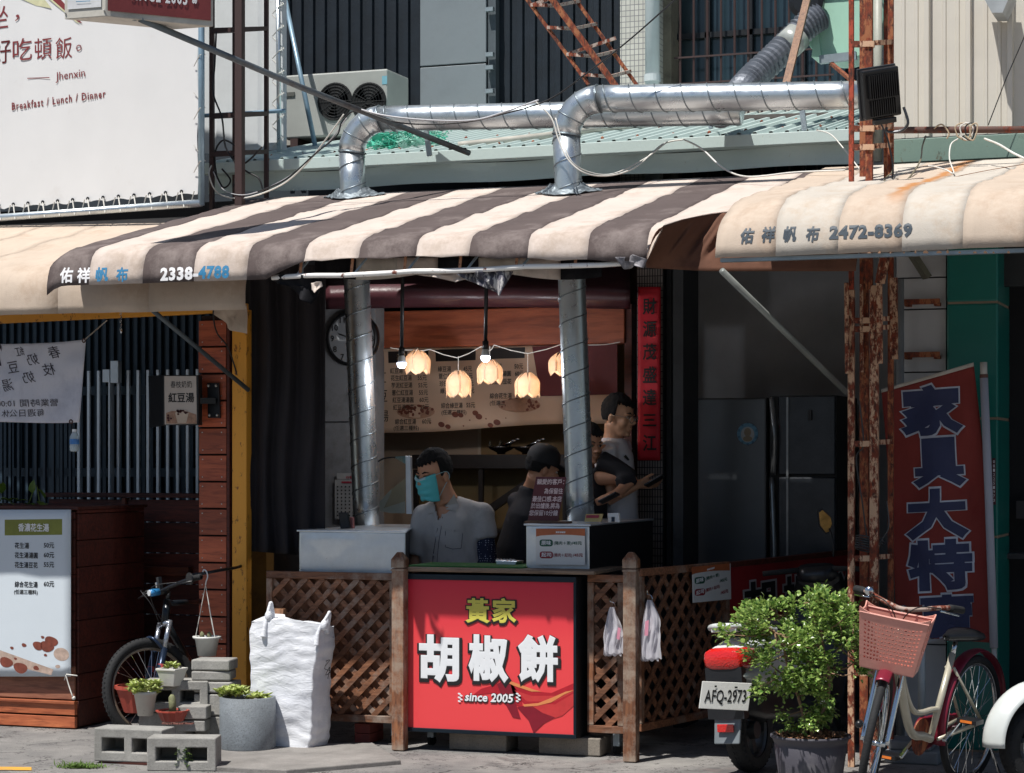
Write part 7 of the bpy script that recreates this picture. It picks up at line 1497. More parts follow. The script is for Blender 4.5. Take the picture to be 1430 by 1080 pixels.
b = B(); c = sh2+Vector((.12, .05, .0)); b.lathe([(.02, -.03), (.022, .02), (.018, .03)], c, 14, Matrix.Rotation(PI/2, 3, 'Y')); b.build('lamp_body', M('lamp_blue', '#2f7fb8', .35), tm, smooth=True, xf=st2)
b = B(); b.lathe([(.017, .0), (.017, .006)], c+Vector((.03, 0, 0)), 14, Matrix.Rotation(PI/2, 3, 'Y')); b.build('lamp_lens', M('lens_white', '#d9dde0', .15), tm, xf=st2)
b = B(); c = sh2+Vector((.02, .30, .03)); b.lathe([(.034, -.006), (.036, .0), (.034, .006)], c, 22, Matrix.Rotation(PI/2, 3, 'Y')); b.tube([c, c+Vector((0, -.06, -.01))], .005, 6); b.build('mirror', blackplastic, tm, xf=st2)
b = B(); c = sh2+Vector((.05, .0, .06)); b.box(c.x-.01, c.x+.01, c.y-.015, c.y+.015, c.z-.05, c.z+.03); b.build('phone_clamp', blackplastic, tm, xf=st2); b = B(); b.box(c.x+.02, c.x+.024, c.y-.008, c.y+.008, c.z-.03, c.z-.0); b.build('padlock', chrome, tm, xf=st2)
b = B(); q = hu2-Vector((0, 0, .05)); b.torus(q+Vector((.027, 0, 0)), .018, .002, (1, 0, .2), 16, 4); b.build('head_badge', M('badge_grey', '#7c8288', .4), tm, xf=st2)
# ------------------------------------------------------------------ scooters
sw_ = M('scooter_white', '#cfd4d2', .25, .1, .06, 6, .02); sdk = M('scooter_black', '#1d1f23', .35, 0, .15, 8, .04)
so_ = GP(1050, 1078); dv = (FW*.87+RT*.50).normalized(); hds = math.atan2(dv.y, dv.x)
xs = Matrix.Translation(so_) @ Matrix.Rotation(hds, 4, 'Z') @ Matrix.Rotation(math.radians(-4), 4, 'X')
t = thing('scooter', 'white scooter parked tail out behind the potted bush, with red tail light and number plate', 'scooter', so_)
def swheel(t, c, R, w_, xf, spok=True):
    b = B(); prof = []
    n_ = 56
    for k, (r, y) in enumerate(((R-.075, -w_*.8), (R-.03, -w_), (R-.008, -w_*.75), (R, -w_*.3), (R, w_*.3), (R-.008, w_*.75), (R-.03, w_), (R-.075, w_*.8))): prof.append((r, y))
    b.lathe(prof, c, n_, Matrix.Rotation(PI/2, 3, 'X'), False, False); o = b.build('wheel', rubber, t, smooth=True, xf=xf)
    b = B()
    for i in range(40):
        a = i/40*2*PI
        for s_ in (-1, 1):
            d = Vector((math.cos(a), 0, math.sin(a))); d2 = Vector((math.cos(a+.06), 0, math.sin(a+.06))); b.bar(c+d*(R+.0005)+Vector((0, s_*w_*.1, 0)), c+d2*(R-.02)+Vector((0, s_*w_*.93, 0)), .013, .006, up=d)
    b.build('tread', rubber, o, xf=xf)
    b = B(); b.lathe([(R-.075, -w_*.7), (R-.085, -w_*.5), (R-.085, w_*.5), (R-.075, w_*.7)], c, 40, Matrix.Rotation(PI/2, 3, 'X'), False, False)
    for i in range(5):
        a = i/5*2*PI; d = Vector((math.cos(a), 0, math.sin(a))); b.bar(c+d*.03, c+d*(R-.08), .04, .025, up=(0, 1, 0))
    b.lathe([(.045, -.045), (.05, 0), (.045, .045)], c, 20, Matrix.Rotation(PI/2, 3, 'X')); b.build('rim', M('rim_dark', '#4b4d50', .35, .6), o, smooth=False, xf=xf)
swheel(t, Vector((0, 0, .215)), .215, .055, xs); swheel(t, Vector((1.2, 0, .215)), .215, .05, xs)
def loft(b, secs, n_=16, p=2.6):
    """secs: (x, z, half width, half height)"""
    vs = []
    for x, z, w_, h_ in secs:
        for k in range(n_):
            a = k/n_*2*PI; ca, sa = math.cos(a), math.sin(a); vs.append((x, w_*math.copysign(abs(ca)**(2/p), ca), z+h_*math.copysign(abs(sa)**(2/p), sa)))
    m_ = len(secs); b.add(vs, [(i*n_+k, i*n_+(k+1) % n_, (i+1)*n_+(k+1) % n_, (i+1)*n_+k) for i in range(m_-1) for k in range(n_)]+[tuple(range(n_-1, -1, -1)), tuple((m_-1)*n_+k for k in range(n_))])
b = B(); loft(b, [(-.24, .60, .09, .03), (-.22, .60, .105, .07), (-.05, .60, .125, .10), (.25, .58, .14, .13), (.5, .50, .13, .12), (.6, .42, .1, .05)]); b.build('rear_body', sw_, t, smooth=True, xf=xs)
b = B(); loft(b, [(-.26, .515, .10, .02), (-.2, .51, .115, .035), (0, .49, .13, .045), (.4, .42, .14, .05)]); b.build('side_skirt', sw_, t, smooth=True, xf=xs)
b = B(); loft(b, [(-.05, .72, .08, .03), (.1, .74, .12, .045), (.4, .73, .13, .045), (.65, .70, .08, .04)]); b.build('seat', sdk, t, smooth=True, xf=xs)
b = B(); b.tube(spline([Vector((.12, -.13, .72)), Vector((-.12, -.12, .75)), Vector((-.23, -.06, .765)), Vector((-.25, 0, .768)), Vector((-.23, .06, .765)), Vector((-.12, .12, .75)), Vector((.12, .13, .72))], 6), .016, 10); b.box(-.24, -.05, -.07, .07, .735, .755); b.build('grab_rail', sw_, t, smooth=False, bev=.004, xf=xs)
m, n, l, b_ = newmat('tail_red'); b_.inputs['Base Color'].default_value = H('#c8201c'); b_.inputs['Roughness'].default_value = .08; wv = n.new('ShaderNodeTexVoronoi'); wv.inputs['Scale'].default_value = 90; l.new(coord(n, l), wv.inputs['Vector']); bump(n, l, b_, wv.outputs[0], .5, .004); b_.inputs['Coat Weight'].default_value = 1
b = B(); loft(b, [(-.285, .60, .085, .040), (-.27, .60, .105, .055), (-.19, .60, .125, .062), (-.12, .60, .13, .06)], 20, 3.5); b.build('tail_light', m, t, smooth=True, xf=xs)
b = B(); loft(b, [(-.2, .40, .05, .07), (.1, .34, .07, .10), (.5, .30, .12, .10), (.9, .28, .13, .05)]); b.build('engine', sdk, t, smooth=True, xf=xs)
b = B(); b.prism([(-.25, -.075, .34), (-.25, .075, .34), (-.29, .07, .175), (-.29, -.07, .175)], (.02, 0, 0)); b.build('mud_flap', M('flap_grey', '#70777c', .5), t, bev=.006, xf=xs)
b = B(); b.box(-.296, -.285, -.045, .045, .235, .275); b.build('reflector', m, t, bev=.003, xf=xs)
b = B(); b.box(-.275, -.22, -.1, .1, .30, .56); b.build('plate_mount', sdk, t, xf=xs)
pp = VP(DP(976, 970, 10.72), DP(1049, 970, 10.82)); 
b = B(); b.prism([pp.at(x, y) for x, y in ((981, 951.5), (1050, 954.5), (1045, 993), (976, 989.5))], pp.n*-.004); pl_o = b.build('number_plate', M('plate_white', '#f0f0ec', .4, 0, .04, 8, .05), t, bev=.002)
b = B(); text(b, pp, 'AFQ-2973', 1013, 974, 21, 58, .012, .0015, rot=-.035, skew=.08); quadpx(b, pp, [(998, 957.5), (1001, 957.5), (1001, 960), (998, 960)], .003); quadpx(b, pp, [(1026, 959), (1030, 959), (1030, 961.5), (1026, 961.5)], .003); b.build('plate_lettering', ink, t)
b = B(); loft(b, [(.62, .28, .16, .02), (.9, .28, .17, .02), (1.0, .5, .19, .05), (1.08, .75, .2, .06), (1.08, .95, .13, .05), (1.04, 1.0, .05, .02)]); b.build('leg_shield', sdk, t, smooth=True, xf=xs)
b = B(); loft(b, [(1.0, .96, .06, .03), (1.06, .98, .12, .055), (1.12, .97, .10, .05), (1.16, .95, .04, .03)], 14, 3.5); b.build('handlebar_cover', sdk, t, smooth=True, xf=xs)
for s_ in (-1, 1): b = B(); b.tube([(1.06, s_*.1, 1.0), (1.0, s_*.30, .99)], .016, 10); b.build('grip', rubber, t, smooth=True, xf=xs)
pm_ = DP(1152, 728, 12.1); pb_ = DP(1164, 778, 12.05)
b = B(); b.tube(spline([pb_, DP(1163, 755, 12.05), DP(1158, 738, 12.1)], 5), .006, 6); b.build('mirror_stalk', black, t, smooth=True)
rr = [DP(x, y, 12.1) for x, y in ((1142, 714), (1148, 710), (1161, 722), (1163, 732), (1158, 745), (1153, 746), (1144, 734))]; b = B(); b.prism(rr, FW*.03); b.build('mirror_shell', sdk, t, bev=.004)
b = B(); cc_ = sum(rr, Vector())/7; b.prism([cc_+(p-cc_)*.86-FW*.003 for p in rr], FW*-.002); b.build('mirror_glass', M('mirror_amber', '#d8a860', .1, .25, .5, 18, .05, 20), t)  # amber put into the glass colour in place of a live reflection
# white scooter cut by the right edge
so2 = GP(1452, 1103); xs2 = Matrix.Translation(so2) @ Matrix.Rotation(math.atan2(-RT.y, -RT.x)+.35, 4, 'Z')
t = thing('scooter', 'front mudguard and wheel of a white scooter cut off by the right edge', 'scooter', so2)
swheel(t, Vector((0, 0, .215)), .215, .055, xs2)
b = B(); b.torus(Vector((0, 0, .215)), .135, .006, (0, 1, 0), 40, 6); b.build('rim_ring', chrome, t, xf=xs2)
for s_ in (-.062, .062): 
    b = B(); b.torus(Vector((0, s_, .215)), .125, .009, (0, 1, 0), 40, 6); b.build('rim_lip', M('rim_pale', '#a8acae', .25, .7), t, smooth=True, xf=xs2)
b = B(); 
def fn(u, v_): a = -.05+2.7*u; w_ = .085*(1-.15*u); r = .25+.055*math.sin(v_*PI); return Vector((math.cos(a)*r*1.02, w_*(v_*2-1)*1.05, .235+math.sin(a)*r*1.0))
b.grid(fn, 26, 12); b.build('mudguard', sw_, t, smooth=True, thick=.004, xf=xs2)
b = B(); loft(b, [(-.2, .35, .12, .05), (-.22, .55, .2, .12), (-.3, .8, .2, .12), (-.34, 1.0, .1, .05)]); b.build('front_shield', sw_, t, smooth=True, xf=xs2)
b = B(); b.tube([(0, .075, .215), (-.1, .075, .5)], .02, 10); b.build('fork_leg', chrome, t, smooth=True, xf=xs2)
# grey pipes and junk low behind the bicycle
b = B(); b.tube([YP(1287, 880, .6), YP(1287, 1000, .6)], .02, 10); b.build('standing_pipe', M('pvc', '#c4ccce'), smooth=True, label='short pale pipe standing behind the bicycle frame', cat='pipe')
b = B(); b.box(X(1235, .3), X(1310, .3), .3, .6, 0, .07); b.box(X(1240, .32), X(1300, .32), .32, .55, .0702, .12); b.build('base_plinth', M('plinth', '#7d8083', .8, 0, .2, 8), label='low grey plinth at the foot of the rusty mast', cat='plinth', bev=.01)
# ------------------------------------------------------------------ potted bush
c = GP(1132, 1104); t = thing('potted_bush', 'bushy glossy green shrub growing in a big dark plastic pot by the scooter', 'potted plant', c)
k = F/dep(c); R_ = 55/k; b = B(); b.lathe([(R_*.72, 0), (R_*.78, .03), (R_*.92, .22), (R_*.9, .225), (R_*.97, .255), (R_*1.02, .26), (R_*1.02, .272), (R_*.93, .272), (R_*.9, .24)], c, 48, None, True, False); b.build('pot', M('pot_charcoal', '#4a4850', .55, 0, .12, 6, .1, dirt='#6c6a6c'), t, smooth=True)
b = B(); b.lathe([(.001, .262), (R_*.5, .258), (R_*.92, .25)], c, 30, None, False, False); b.build('soil', soil, t)
b = B(); rg = random.Random(21)
for i in range(260):
    a = rg.random()*2*PI; r = R_*.9*math.sqrt(rg.random()); leaf(b, c+Vector((r*math.cos(a), r*math.sin(a), .262+rg.random()*.015)), (rg.uniform(-1, 1), rg.uniform(-1, 1), rg.uniform(-.1, .5)), .028, .009)
b.build('leaf_litter', M('litter', '#8a6448', .8, 0, .5, 40, .2), t, kind='stuff')
SIL = [(1003, 885), (1018, 866), (1040, 852), (1062, 832), (1082, 848), (1103, 830), (1122, 838), (1130, 812), (1140, 803), (1154, 812), (1160, 838), (1182, 834), (1196, 848), (1184, 872), (1205, 892), (1222, 898), (1212, 925), (1206, 945), (1178, 946), (1168, 972), (1152, 1003), (1128, 1028), (1108, 1024), (1090, 992), (1048, 975), (1056, 955), (1050, 935), (1046, 926), (1038, 902)]
def inside(x, y, P):
    r = False
    for i in range(len(P)):
        (x1, y1), (x2, y2) = P[i], P[i-1]
        if (y1 > y) != (y2 > y) and x < (x2-x1)*(y-y1)/(y2-y1)+x1: r = not r
    return r
m, n, l, b_ = newmat('glossy_leaf'); oi = noi(n, l, coord(n, l), 45, 3); cc = ramp(n, l, oi, .36, .66, H('#3f6a2a'), H('#aec56c')); l.new(cc, b_.inputs['Base Color']); b_.inputs['Roughness'].default_value = .2
tr = n.new('ShaderNodeBsdfTranslucent'); l.new(cc, tr.inputs[0]); mx = n.new('ShaderNodeMixShader'); mx.inputs[0].default_value = .3; l.new(b_.outputs[0], mx.inputs[1]); l.new(tr.outputs[0], mx.inputs[2]); l.new(mx.outputs[0], n['Material Output'].inputs[0]); leafg = m
cl = []; dc = dep(c); rg = random.Random(33); trunk0 = c+Vector((0, 0, .25))
while len(cl) < 300:
    x, y = rg.uniform(1000, 1224), rg.uniform(800, 1032)
    if not inside(x, y, SIL): continue
    if noise.noise(Vector((x*.03, y*.03, 7))) < -.07: continue
    q = DP(x, y, dc+rg.gauss(0, .12)); cl.append(q)
b = B()
for q in cl:
    out = (q-(trunk0+Vector((0, 0, .35)))).normalized()
    for k in range(21):
        d = Vector((rg.gauss(0, 1), rg.gauss(0, 1), rg.gauss(0, .8))).normalized(); p = q+d*rg.random()*.048
        leaf(b, p, (d*.8+out*.5+UP*.25), rg.uniform(.014, .034), rg.uniform(.007, .014), fold=rg.uniform(-.1, .5), up=Vector((rg.uniform(-.6, .6), rg.uniform(-.6, .6), 1)).normalized())
b.build('leaves', leafg, t, smooth=False, kind='stuff')
brm = M('bark', '#8c7058', .8, 0, .25, 30, .4)
b = B(); forks = []
for i, (P, r) in enumerate((([(1132, 1036), (1143, 1008), (1156, 975), (1158, 940), (1150, 905), (1146, 880)], .010), ([(1128, 1036), (1122, 1000), (1112, 965), (1100, 930), (1094, 905), (1080, 880)], .009), ([(1156, 930), (1170, 908), (1182, 892)], .006), ([(1156, 930), (1144, 905), (1136, 872), (1140, 840)], .006), ([(1112, 962), (1090, 940), (1062, 918)], .005), ([(1156, 930), (1180, 934), (1198, 920)], .005), ([(1094, 905), (1100, 880), (1092, 858)], .005))):
    b = B(); pts = spline([DP(x, y, dc-.03+.02*i) for x, y in P], 5); b.tube(pts, [r*(1-.5*j/len(pts)) for j in range(len(pts))], 7); b.build('trunk' if i < 2 else 'branch', brm, t, smooth=True)
    forks += pts[3::3]
b = B()
for q in cl[::2]:
    f = min(forks, key=lambda p: (p-q).length); mid = f.lerp(q, .5)+Vector((rg.uniform(-.02, .02), rg.uniform(-.02, .02), -.015)); b.tube([f, mid, q], [.004, .003, .0015], 4, False)
b.build('twigs', brm, t, kind='stuff')
# ------------------------------------------------------------------ people
skin = M('skin', '#c89878', .5, 0, .1, 14, .06, 90); skin_d = M('skin_tan', '#bd8a6c', .5, 0, .1, 14, .06, 90); hairm = M('hair_black', '#0e0c0e', .9, 0, .3, 60, .5, 160)
def hand(b, xf, s=1.0, curl=.6):
    """palm along +x, thumb towards +y, palm facing -z"""
    def T(p): return xf @ (Vector(p)*s)
    b.tube([T((-.03, 0, 0)), T((.02, 0, 0)), T((.08, 0, 0))], [.024*s, .030*s, .028*s], 10); b.tube([T((.0, -.02, 0)), T((.078, -.028, 0))], [.02*s, .014*s], 8); b.tube([T((.0, .02, 0)), T((.08, .027, 0))], [.02*s, .014*s], 8)
    for i, (y, L) in enumerate(((.030, .066), (.010, .075), (-.010, .070), (-.029, .055))):
        p = Vector((.078, y, 0)); a = -curl*.35; pts = [p]
        for k, f in enumerate((.45, .3, .25)): p = p+Vector((math.cos(a), 0, math.sin(a)))*L*f; pts.append(p); a -= curl
        b.tube([T(q) for q in pts], [.0098*s, .009*s, .0085*s, .006*s], 8)
    p = [Vector((.01, .024, 0)), Vector((.045, .052, -.012)), Vector((.072, .058, -.028)), Vector((.09, .05, -.036))]; b.tube([T(q) for q in p], [.014*s, .0115*s, .0095*s, .007*s], 8)
def head_body(name_t, t, headpos, fdir, pitch, s=1.0, mat=skin, arms=(), torso=None, legs=None, neck_to=None, hair='short', roll=0):
    """one continuous body mesh: head with face, neck, arms and hands, trunk and legs"""
    f = Vector((fdir.x, fdir.y, 0)).normalized(); yaw = math.atan2(f.y, f.x)
    H_ = Matrix.Translation(headpos) @ Matrix.Rotation(yaw, 4, 'Z') @ Matrix.Rotation(pitch, 4, 'Y') @ Matrix.Rotation(roll, 4, 'X') @ Matrix.Scale(s, 4)
    hb = B()
    def E(c, r): hb.ell(c, r, 18, 12)
    E((-.005, 0, .032), (.098, .077, .098)); E((.03, 0, -.03), (.064, .062, .088)); E((.048, 0, -.088), (.042, .042, .032)); E((.0, 0, -.05), (.06, .060, .06))
    hb.tube([(.088, 0, .012), (.104, 0, -.012), (.118, 0, -.034)], [.009, .011, .015], 10); E((.103, .014, -.036), (.012, .009, .008)); E((.103, -.014, -.036), (.012, .009, .008))
    E((.078, .030, .020), (.018, .026, .010)); E((.078, -.030, .020), (.018, .026, .010)); E((.094, 0, -.060), (.012, .024, .006)); E((.092, 0, -.071), (.012, .020, .007)); E((.083, 0, -.1), (.018, .022, .016))
    E((.06, .042, -.03), (.026, .02, .03)); E((.06, -.042, -.03), (.026, .02, .03))
    for s_ in (-1, 1): hb.ell((-.008, s_*.080, -.018), (.018, .009, .033), 12, 9, Matrix.Rotation(s_*-.3, 3, 'Z')); 
    hb.v = [H_ @ p for p in hb.v]
    nb = H_ @ Vector((-.02, 0, -.05)); nk = neck_to; hb.tube([nb, nb.lerp(nk, .5), nk], [.058*s, .056*s, .066*s], 16)
    r = B(); r.v = list(hb.v); r.f = list(hb.f); r.mi = list(hb.mi)
    if torso: torso(r)
    for a in arms: a(r)
    if legs: legs(r)
    # fine skin for the head, coarser for the rest joined into one surface
    body = join_remesh(r, .0065, 3); body.build('body', mat, t, smooth=True)
    # eyes and brows
    b = B()
    for s_ in (-1, 1): b.ell((.083, s_*.031, .003), (.010, .013, .0075), 12, 8)
    b.build('eye', M('eye_white', '#b9b2aa', .2), t, smooth=True, xf=H_)
    b = B()
    for s_ in (-1, 1): b.ell((.0895, s_*.031, .002), (.0055, .006, .006), 10, 8)
    b.build('iris', M('iris_dark', '#1a100c', .15), t, smooth=True, xf=H_)
    b = B()
    for s_ in (-1, 1): b.tube([(.094, s_*.014, .024), (.093, s_*.032, .031), (.080, s_*.052, .026)], [.003, .0045, .002], 6); b.tube([(.094, s_*.018, .008), (.094, s_*.032, .012), (.084, s_*.046, .006)], .0018, 5)
    b.build('eyebrow', hairm, t, xf=H_)
    # hair
    if hair:
        h = B()
        def hf(u, v_):
            a = u*2*PI; e = PI/2-v_*PI*.72; x, y, z = math.cos(a)*math.cos(e), math.sin(a)*math.cos(e), math.sin(e); front = max(0, x)
            k = 1+.05*noise.noise(Vector((x*5, y*5, z*5)))+.05*noise.noise(Vector((x*30, y*30, z*9)))
            zz = .034+.105*z*k; 
            if x > .25: lim = .066+.02*abs(y)+.008*math.sin(a*23)+.012*noise.noise(Vector((a*20, 0, 0))); zz = max(zz, lim); 
            elif abs(y) > .35 and x > -.25: zz = max(zz, -.0+.03*math.sin(a*8)*.2)
            return Vector((-.008+.102*x*k*(1 if x < .3 else .97), .0825*y*k, zz))
        h.grid(hf, 90, 26); h.build('hair', hairm, t, smooth=True, thick=.006*s, xf=H_)
    return H_
def limb(pts, rs): return lambda r: r.tube([Vector(p) for p in pts], rs, 14)
# --- the masked baker
ym = .68; hp = YP(607, 662, ym); k = F/dep(hp); t = thing('person', 'man in a grey short sleeved shirt and turquoise face mask working behind the counter', 'person', YP(630, 1000, .78))
fd = (-FW*.66-RT*.75).normalized(); nk = YP(624, 694, ym+.06)
sL, sR = YP(590, 722, ym+.06), YP(672, 719, ym+.15)          # shoulders as seen
hipc = Vector((X(630, ym+.12), ym+.12, .92))
def torso(r):
    r.tube([nk+Vector((0, 0, -.05)), nk+Vector((0, .02, -.2)), hipc+Vector((0, 0, .1)), hipc+Vector((0, 0, -.08))], [.06, .10, .11, .12], 18); r.tube([sL, nk+Vector((0, .01, -.07)), sR], [.042, .05, .042], 14)
def legs(r):
    for s_ in (-1, 1): r.tube([hipc+RT*.09*s_+Vector((0, 0, -.02)), hipc+RT*.1*s_+Vector((0, 0, -.45)), hipc+RT*.1*s_+Vector((0, 0, -.86)), hipc+RT*.1*s_+Vector((0, 0, -.90))-FW*.1], [.085, .06, .045, .04], 14)
eL, eR = YP(580, 790, ym+.05), YP(680, 788, ym+.14); wL, wR = YP(600, 838, ym-.12), YP(668, 836, ym-.10)
hd_ = head_body('man', t, hp, fd, math.radians(14), 1.1, skin_d, [limb([sL, eL, wL], [.05, .042, .028]), limb([sR, eR, wR], [.05, .042, .028]), lambda r: hand(r, Matrix.Translation(wL) @ Matrix.Rotation(-.3, 4, 'Z'), 1), lambda r: hand(r, Matrix.Translation(wR) @ Matrix.Rotation(PI+.3, 4, 'Z'), 1)], torso, legs, nk+Vector((0, 0, -.03)))
shirt = fabric('shirt_grey', '#bdb9b6', .1, '#75757d', 0, crease=.35)
r = B(); r.tube([nk+Vector((.0, .02, -.0)), nk+Vector((0, .02, -.05)), nk+Vector((-.0, .03, -.12)), nk+Vector((-.01, .03, -.25)), hipc+Vector((-.01, -.01, .14)), hipc+Vector((0, 0, -.02))], [.072, .10, .165, .185, .19, .195], 26)
for i, v in enumerate(r.v): dy = (v-nk); v.y = ym+.10+(v.y-(ym+.10))*.72
r.tube([sL+Vector((.01, 0, 0)), nk+Vector((0, .03, -.045)), sR+Vector((-.01, 0, 0))], [.066, .075, .066], 18)
r.tube([sL, sL.lerp(eL, .45), sL.lerp(eL, .78)], [.072, .078, .082], 18); r.tube([sR, sR.lerp(eR, .3), sR.lerp(eR, .5)], [.072, .078, .08], 18)
r.ell(sL+Vector((0, .01, .0)), .074); r.ell(sR+Vector((0, .01, .0)), .076); S_ = join_remesh(r, .011, 16)
for v in S_.v: 
    nn = noise.noise(Vector((v.x*9, v.y*9, v.z*5)))*.012+noise.noise(Vector((v.x*22+v.z*10, v.y*22, v.z*9)))*.006; d = Vector((v.x-hipc.x, v.y-hipc.y, 0)).normalized(); v += d*nn
# open the neck
keep = []; 
nd = (-FW*.95-RT*.3).normalized()
for f in S_.f:
    c_ = sum((S_.v[i] for i in f), Vector())/len(f); k_ = dep(c_); qx = CX+F*(c_-CAM).dot(RT)/k_; qy = HZ-F*(c_.z-1.6)/k_
    if k_ < dep(nk)+.0 and qy < 726 and 604+(qy-690)*.22 < qx < 629-(qy-690)*.42: continue
    if c_.z > nk.z-.0 and (c_-nk).to_2d().length < .085: continue
    keep.append(f)
S_.f = keep; S_.mi = [0]*len(keep); S_.build('shirt', shirt, t, smooth=True, thick=.003)
# placket, buttons, collar, pocket on the front of the shirt
vsS, fsS = S_.v, S_.f; trS = BVHTree.FromPolygons(vsS, fsS)
def onS(px, py, off=.004):
    o_ = CAM; d = ray(px, py).normalized(); h = trS.ray_cast(o_, d)
    return (h[0]-d*off) if h[0] else YP(px, py, ym-.05)
b = B()
for px, py in ((609, 749), (605.5, 775)): b.ell(onS(px, py, .004), (.006, .006, .006), 10, 6)
b.build('button', M('button_white', '#cfcfd2', .3), t, smooth=True)
def strip(name, P, w_, mat, off=.003):
    b = B(); pts = [onS(x, y, off) for x, y in P]; 
    for a, c_ in zip(pts, pts[1:]): b.bar(a, c_, w_, .003, up=FW)
    return b.build(name, mat, t, smooth=False)
dk = M('shirt_seam', '#5c5c66', .8, 0, .1, bmp=0)
strip('placket_seam', [(612, 724), (611, 738), (608, 755), (605, 775), (604, 792)], .004, dk); strip('placket_seam', [(618, 722), (616, 738), (613, 755), (611, 775), (610, 792)], .003, dk)
strip('pocket_edge', [(622, 739), (634, 741), (648, 740)], .010, shirt, .006); strip('pocket_edge', [(622, 742), (622, 764), (632, 767), (644, 766), (646, 745)], .003, dk)
for P in ([(600, 712), (597, 718), (605, 716), (611, 724), (606, 708)], [(634, 690), (640, 704), (637, 714), (624, 712), (613, 724), (622, 708), (630, 700)]):
    b = B(); pts = [onS(x, y, .012) if trS.ray_cast(CAM, ray(x, y).normalized())[0] else YP(x, y, ym-.02) for x, y in P]; b.prism(pts, FW*.006); b.build('collar', shirt, t, bev=.001)
# arm cover with dots
m, n, l, b_ = newmat('dotted_navy'); vo = n.new('ShaderNodeTexVoronoi'); vo.inputs['Scale'].default_value = 75; vo.inputs['Randomness'].default_value = .3; l.new(coord(n, l), vo.inputs['Vector']); cc = ramp(n, l, vo.outputs[0], .18, .26, H('#c2c8dc'), H('#1e2740')); l.new(cc, b_.inputs['Base Color']); b_.inputs['Roughness'].default_value = .8
r = B(); r.tube([sR.lerp(eR, .42), sR.lerp(eR, .7), eR, eR.lerp(wR, .5)], [.060, .066, .066, .058], 22)
for v in r.v: v += Vector((noise.noise(v*14), noise.noise(v*14+Vector((5, 0, 0))), 0))*.012
r.build('arm_cover', m, t, smooth=True)
# mask
mk = M('mask_turquoise', '#58c2c8', .6, 0, .06, 8, .1); b = B()
def mf(u, v_):
    a = (u-.5)*2*1.38; wv_ = .004*math.sin(v_*PI*7)*(1-abs(2*u-1)**3); z = -.002-.118*v_+.018*abs(math.sin(a))*(1-2*v_); bul = math.sin(v_*PI)**.6
    return Vector((.012+(.096+.018*bul*math.cos(a))*math.cos(a)**.55*(1-.12*v_)+wv_ if math.cos(a) > 0 else .012, (.071+.004*bul)*math.sin(a)*(1-.14*v_), z))
b.grid(mf, 32, 26); b.build('face_mask', mk, t, smooth=True, thick=.002, xf=hd_)
b = B(); b.grid(lambda u, v_: mf(.25+u*.5, .0+v_*.09)+Vector((.0022, 0, 0)), 12, 3); b.build('mask_edge', M('mask_pale', '#a8cdd2', .6), t, smooth=True, xf=hd_)
for s_ in (-1, 1):
    b = B(); b.tube(spline([mf(.5+s_*.47, .06), Vector((.0, s_*.083, .012)), Vector((-.025, s_*.086, -.0)), Vector((-.024, s_*.085, -.03)), Vector((.0, s_*.078, -.055)), mf(.5+s_*.47, .9)], 5), .0018, 5); b.build('mask_loop', M('mask_pale', '#a8cdd2'), t, xf=hd_)
# --- young man with glasses, looking right
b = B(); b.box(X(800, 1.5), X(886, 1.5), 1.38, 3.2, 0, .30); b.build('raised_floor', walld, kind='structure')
yg = 1.62; hp = YP(863, 581, yg); t = thing('person', 'young man with round glasses and white T-shirt looking down at a phone in his hands', 'person', YP(866, 900, yg))
fd = (RT*.88-FW*.48).normalized(); nk = YP(856, 611, yg+.02); hipc = Vector((X(862, yg), yg, 1.2))
sN, sF = YP(846, 631, yg-.12), YP(872, 627, yg+.18)
def torso(r): r.tube([nk+Vector((0, 0, -.04)), nk+Vector((0, 0, -.2)), hipc+Vector((0, 0, .1)), hipc+Vector((0, 0, -.1))], [.08, .12, .11, .12], 16); r.tube([sN, nk+Vector((0, 0, -.07)), sF], [.05, .065, .05], 12)
def legs(r):
    for s_ in (-1, 1): r.tube([hipc+FW*.09*s_, hipc+FW*.1*s_+Vector((0, 0, -.45)), hipc+FW*.1*s_+Vector((0, 0, -.86))], [.085, .06, .045], 12)
eN = YP(856, 700, yg-.2); hw = YP(893, 676, yg-.16)
hd_ = head_body('man', t, hp, fd, math.radians(10), 1.02, skin, [limb([sN, eN, hw], [.05, .04, .027]), lambda r: hand(r, Matrix.Translation(hw) @ Matrix.Rotation(.3, 4, 'Z') @ Matrix.Rotation(PI*.8, 4, 'X'), 1, .5)], torso, legs, nk+Vector((0, 0, -.03)))
r = B(); r.tube([nk+Vector((0, 0, .0)), nk+Vector((.0, 0, -.1)), nk+Vector((0, 0, -.28)), hipc+Vector((0, 0, .1)), hipc+Vector((0, 0, -.05))], [.068, .13, .145, .135, .14], 22); r.tube([sN, nk+Vector((0, 0, -.055)), sF], [.065, .07, .065], 14); r.tube([sN, sN.lerp(eN, .5)], [.07, .072], 14)
S2 = join_remesh(r, .012, 5)
for v in S2.v: v += Vector((noise.noise(v*8), noise.noise(v*8+Vector((9, 0, 0))), 0))*.012
S2.build('t_shirt', fabric('shirt_white', '#d5d5da', .06, None, 0, crease=.3), t, smooth=True)
ps = yplane(yg-.3); b = B(); tr2 = BVHTree.FromPolygons(S2.v, S2.f)
h = tr2.ray_cast(CAM, ray(875, 645).normalized())[0] or YP(875, 645, yg-.1); pk = yplane(h.y-.03); 
for P in ([(871, 638), (874, 635), (879, 642), (877, 644), (874, 641)], [(872, 648), (876, 648), (876, 649), (872, 649)]): quadpx(b, pk, P, .0)
b.build('shirt_print', ink, t)
b = B()
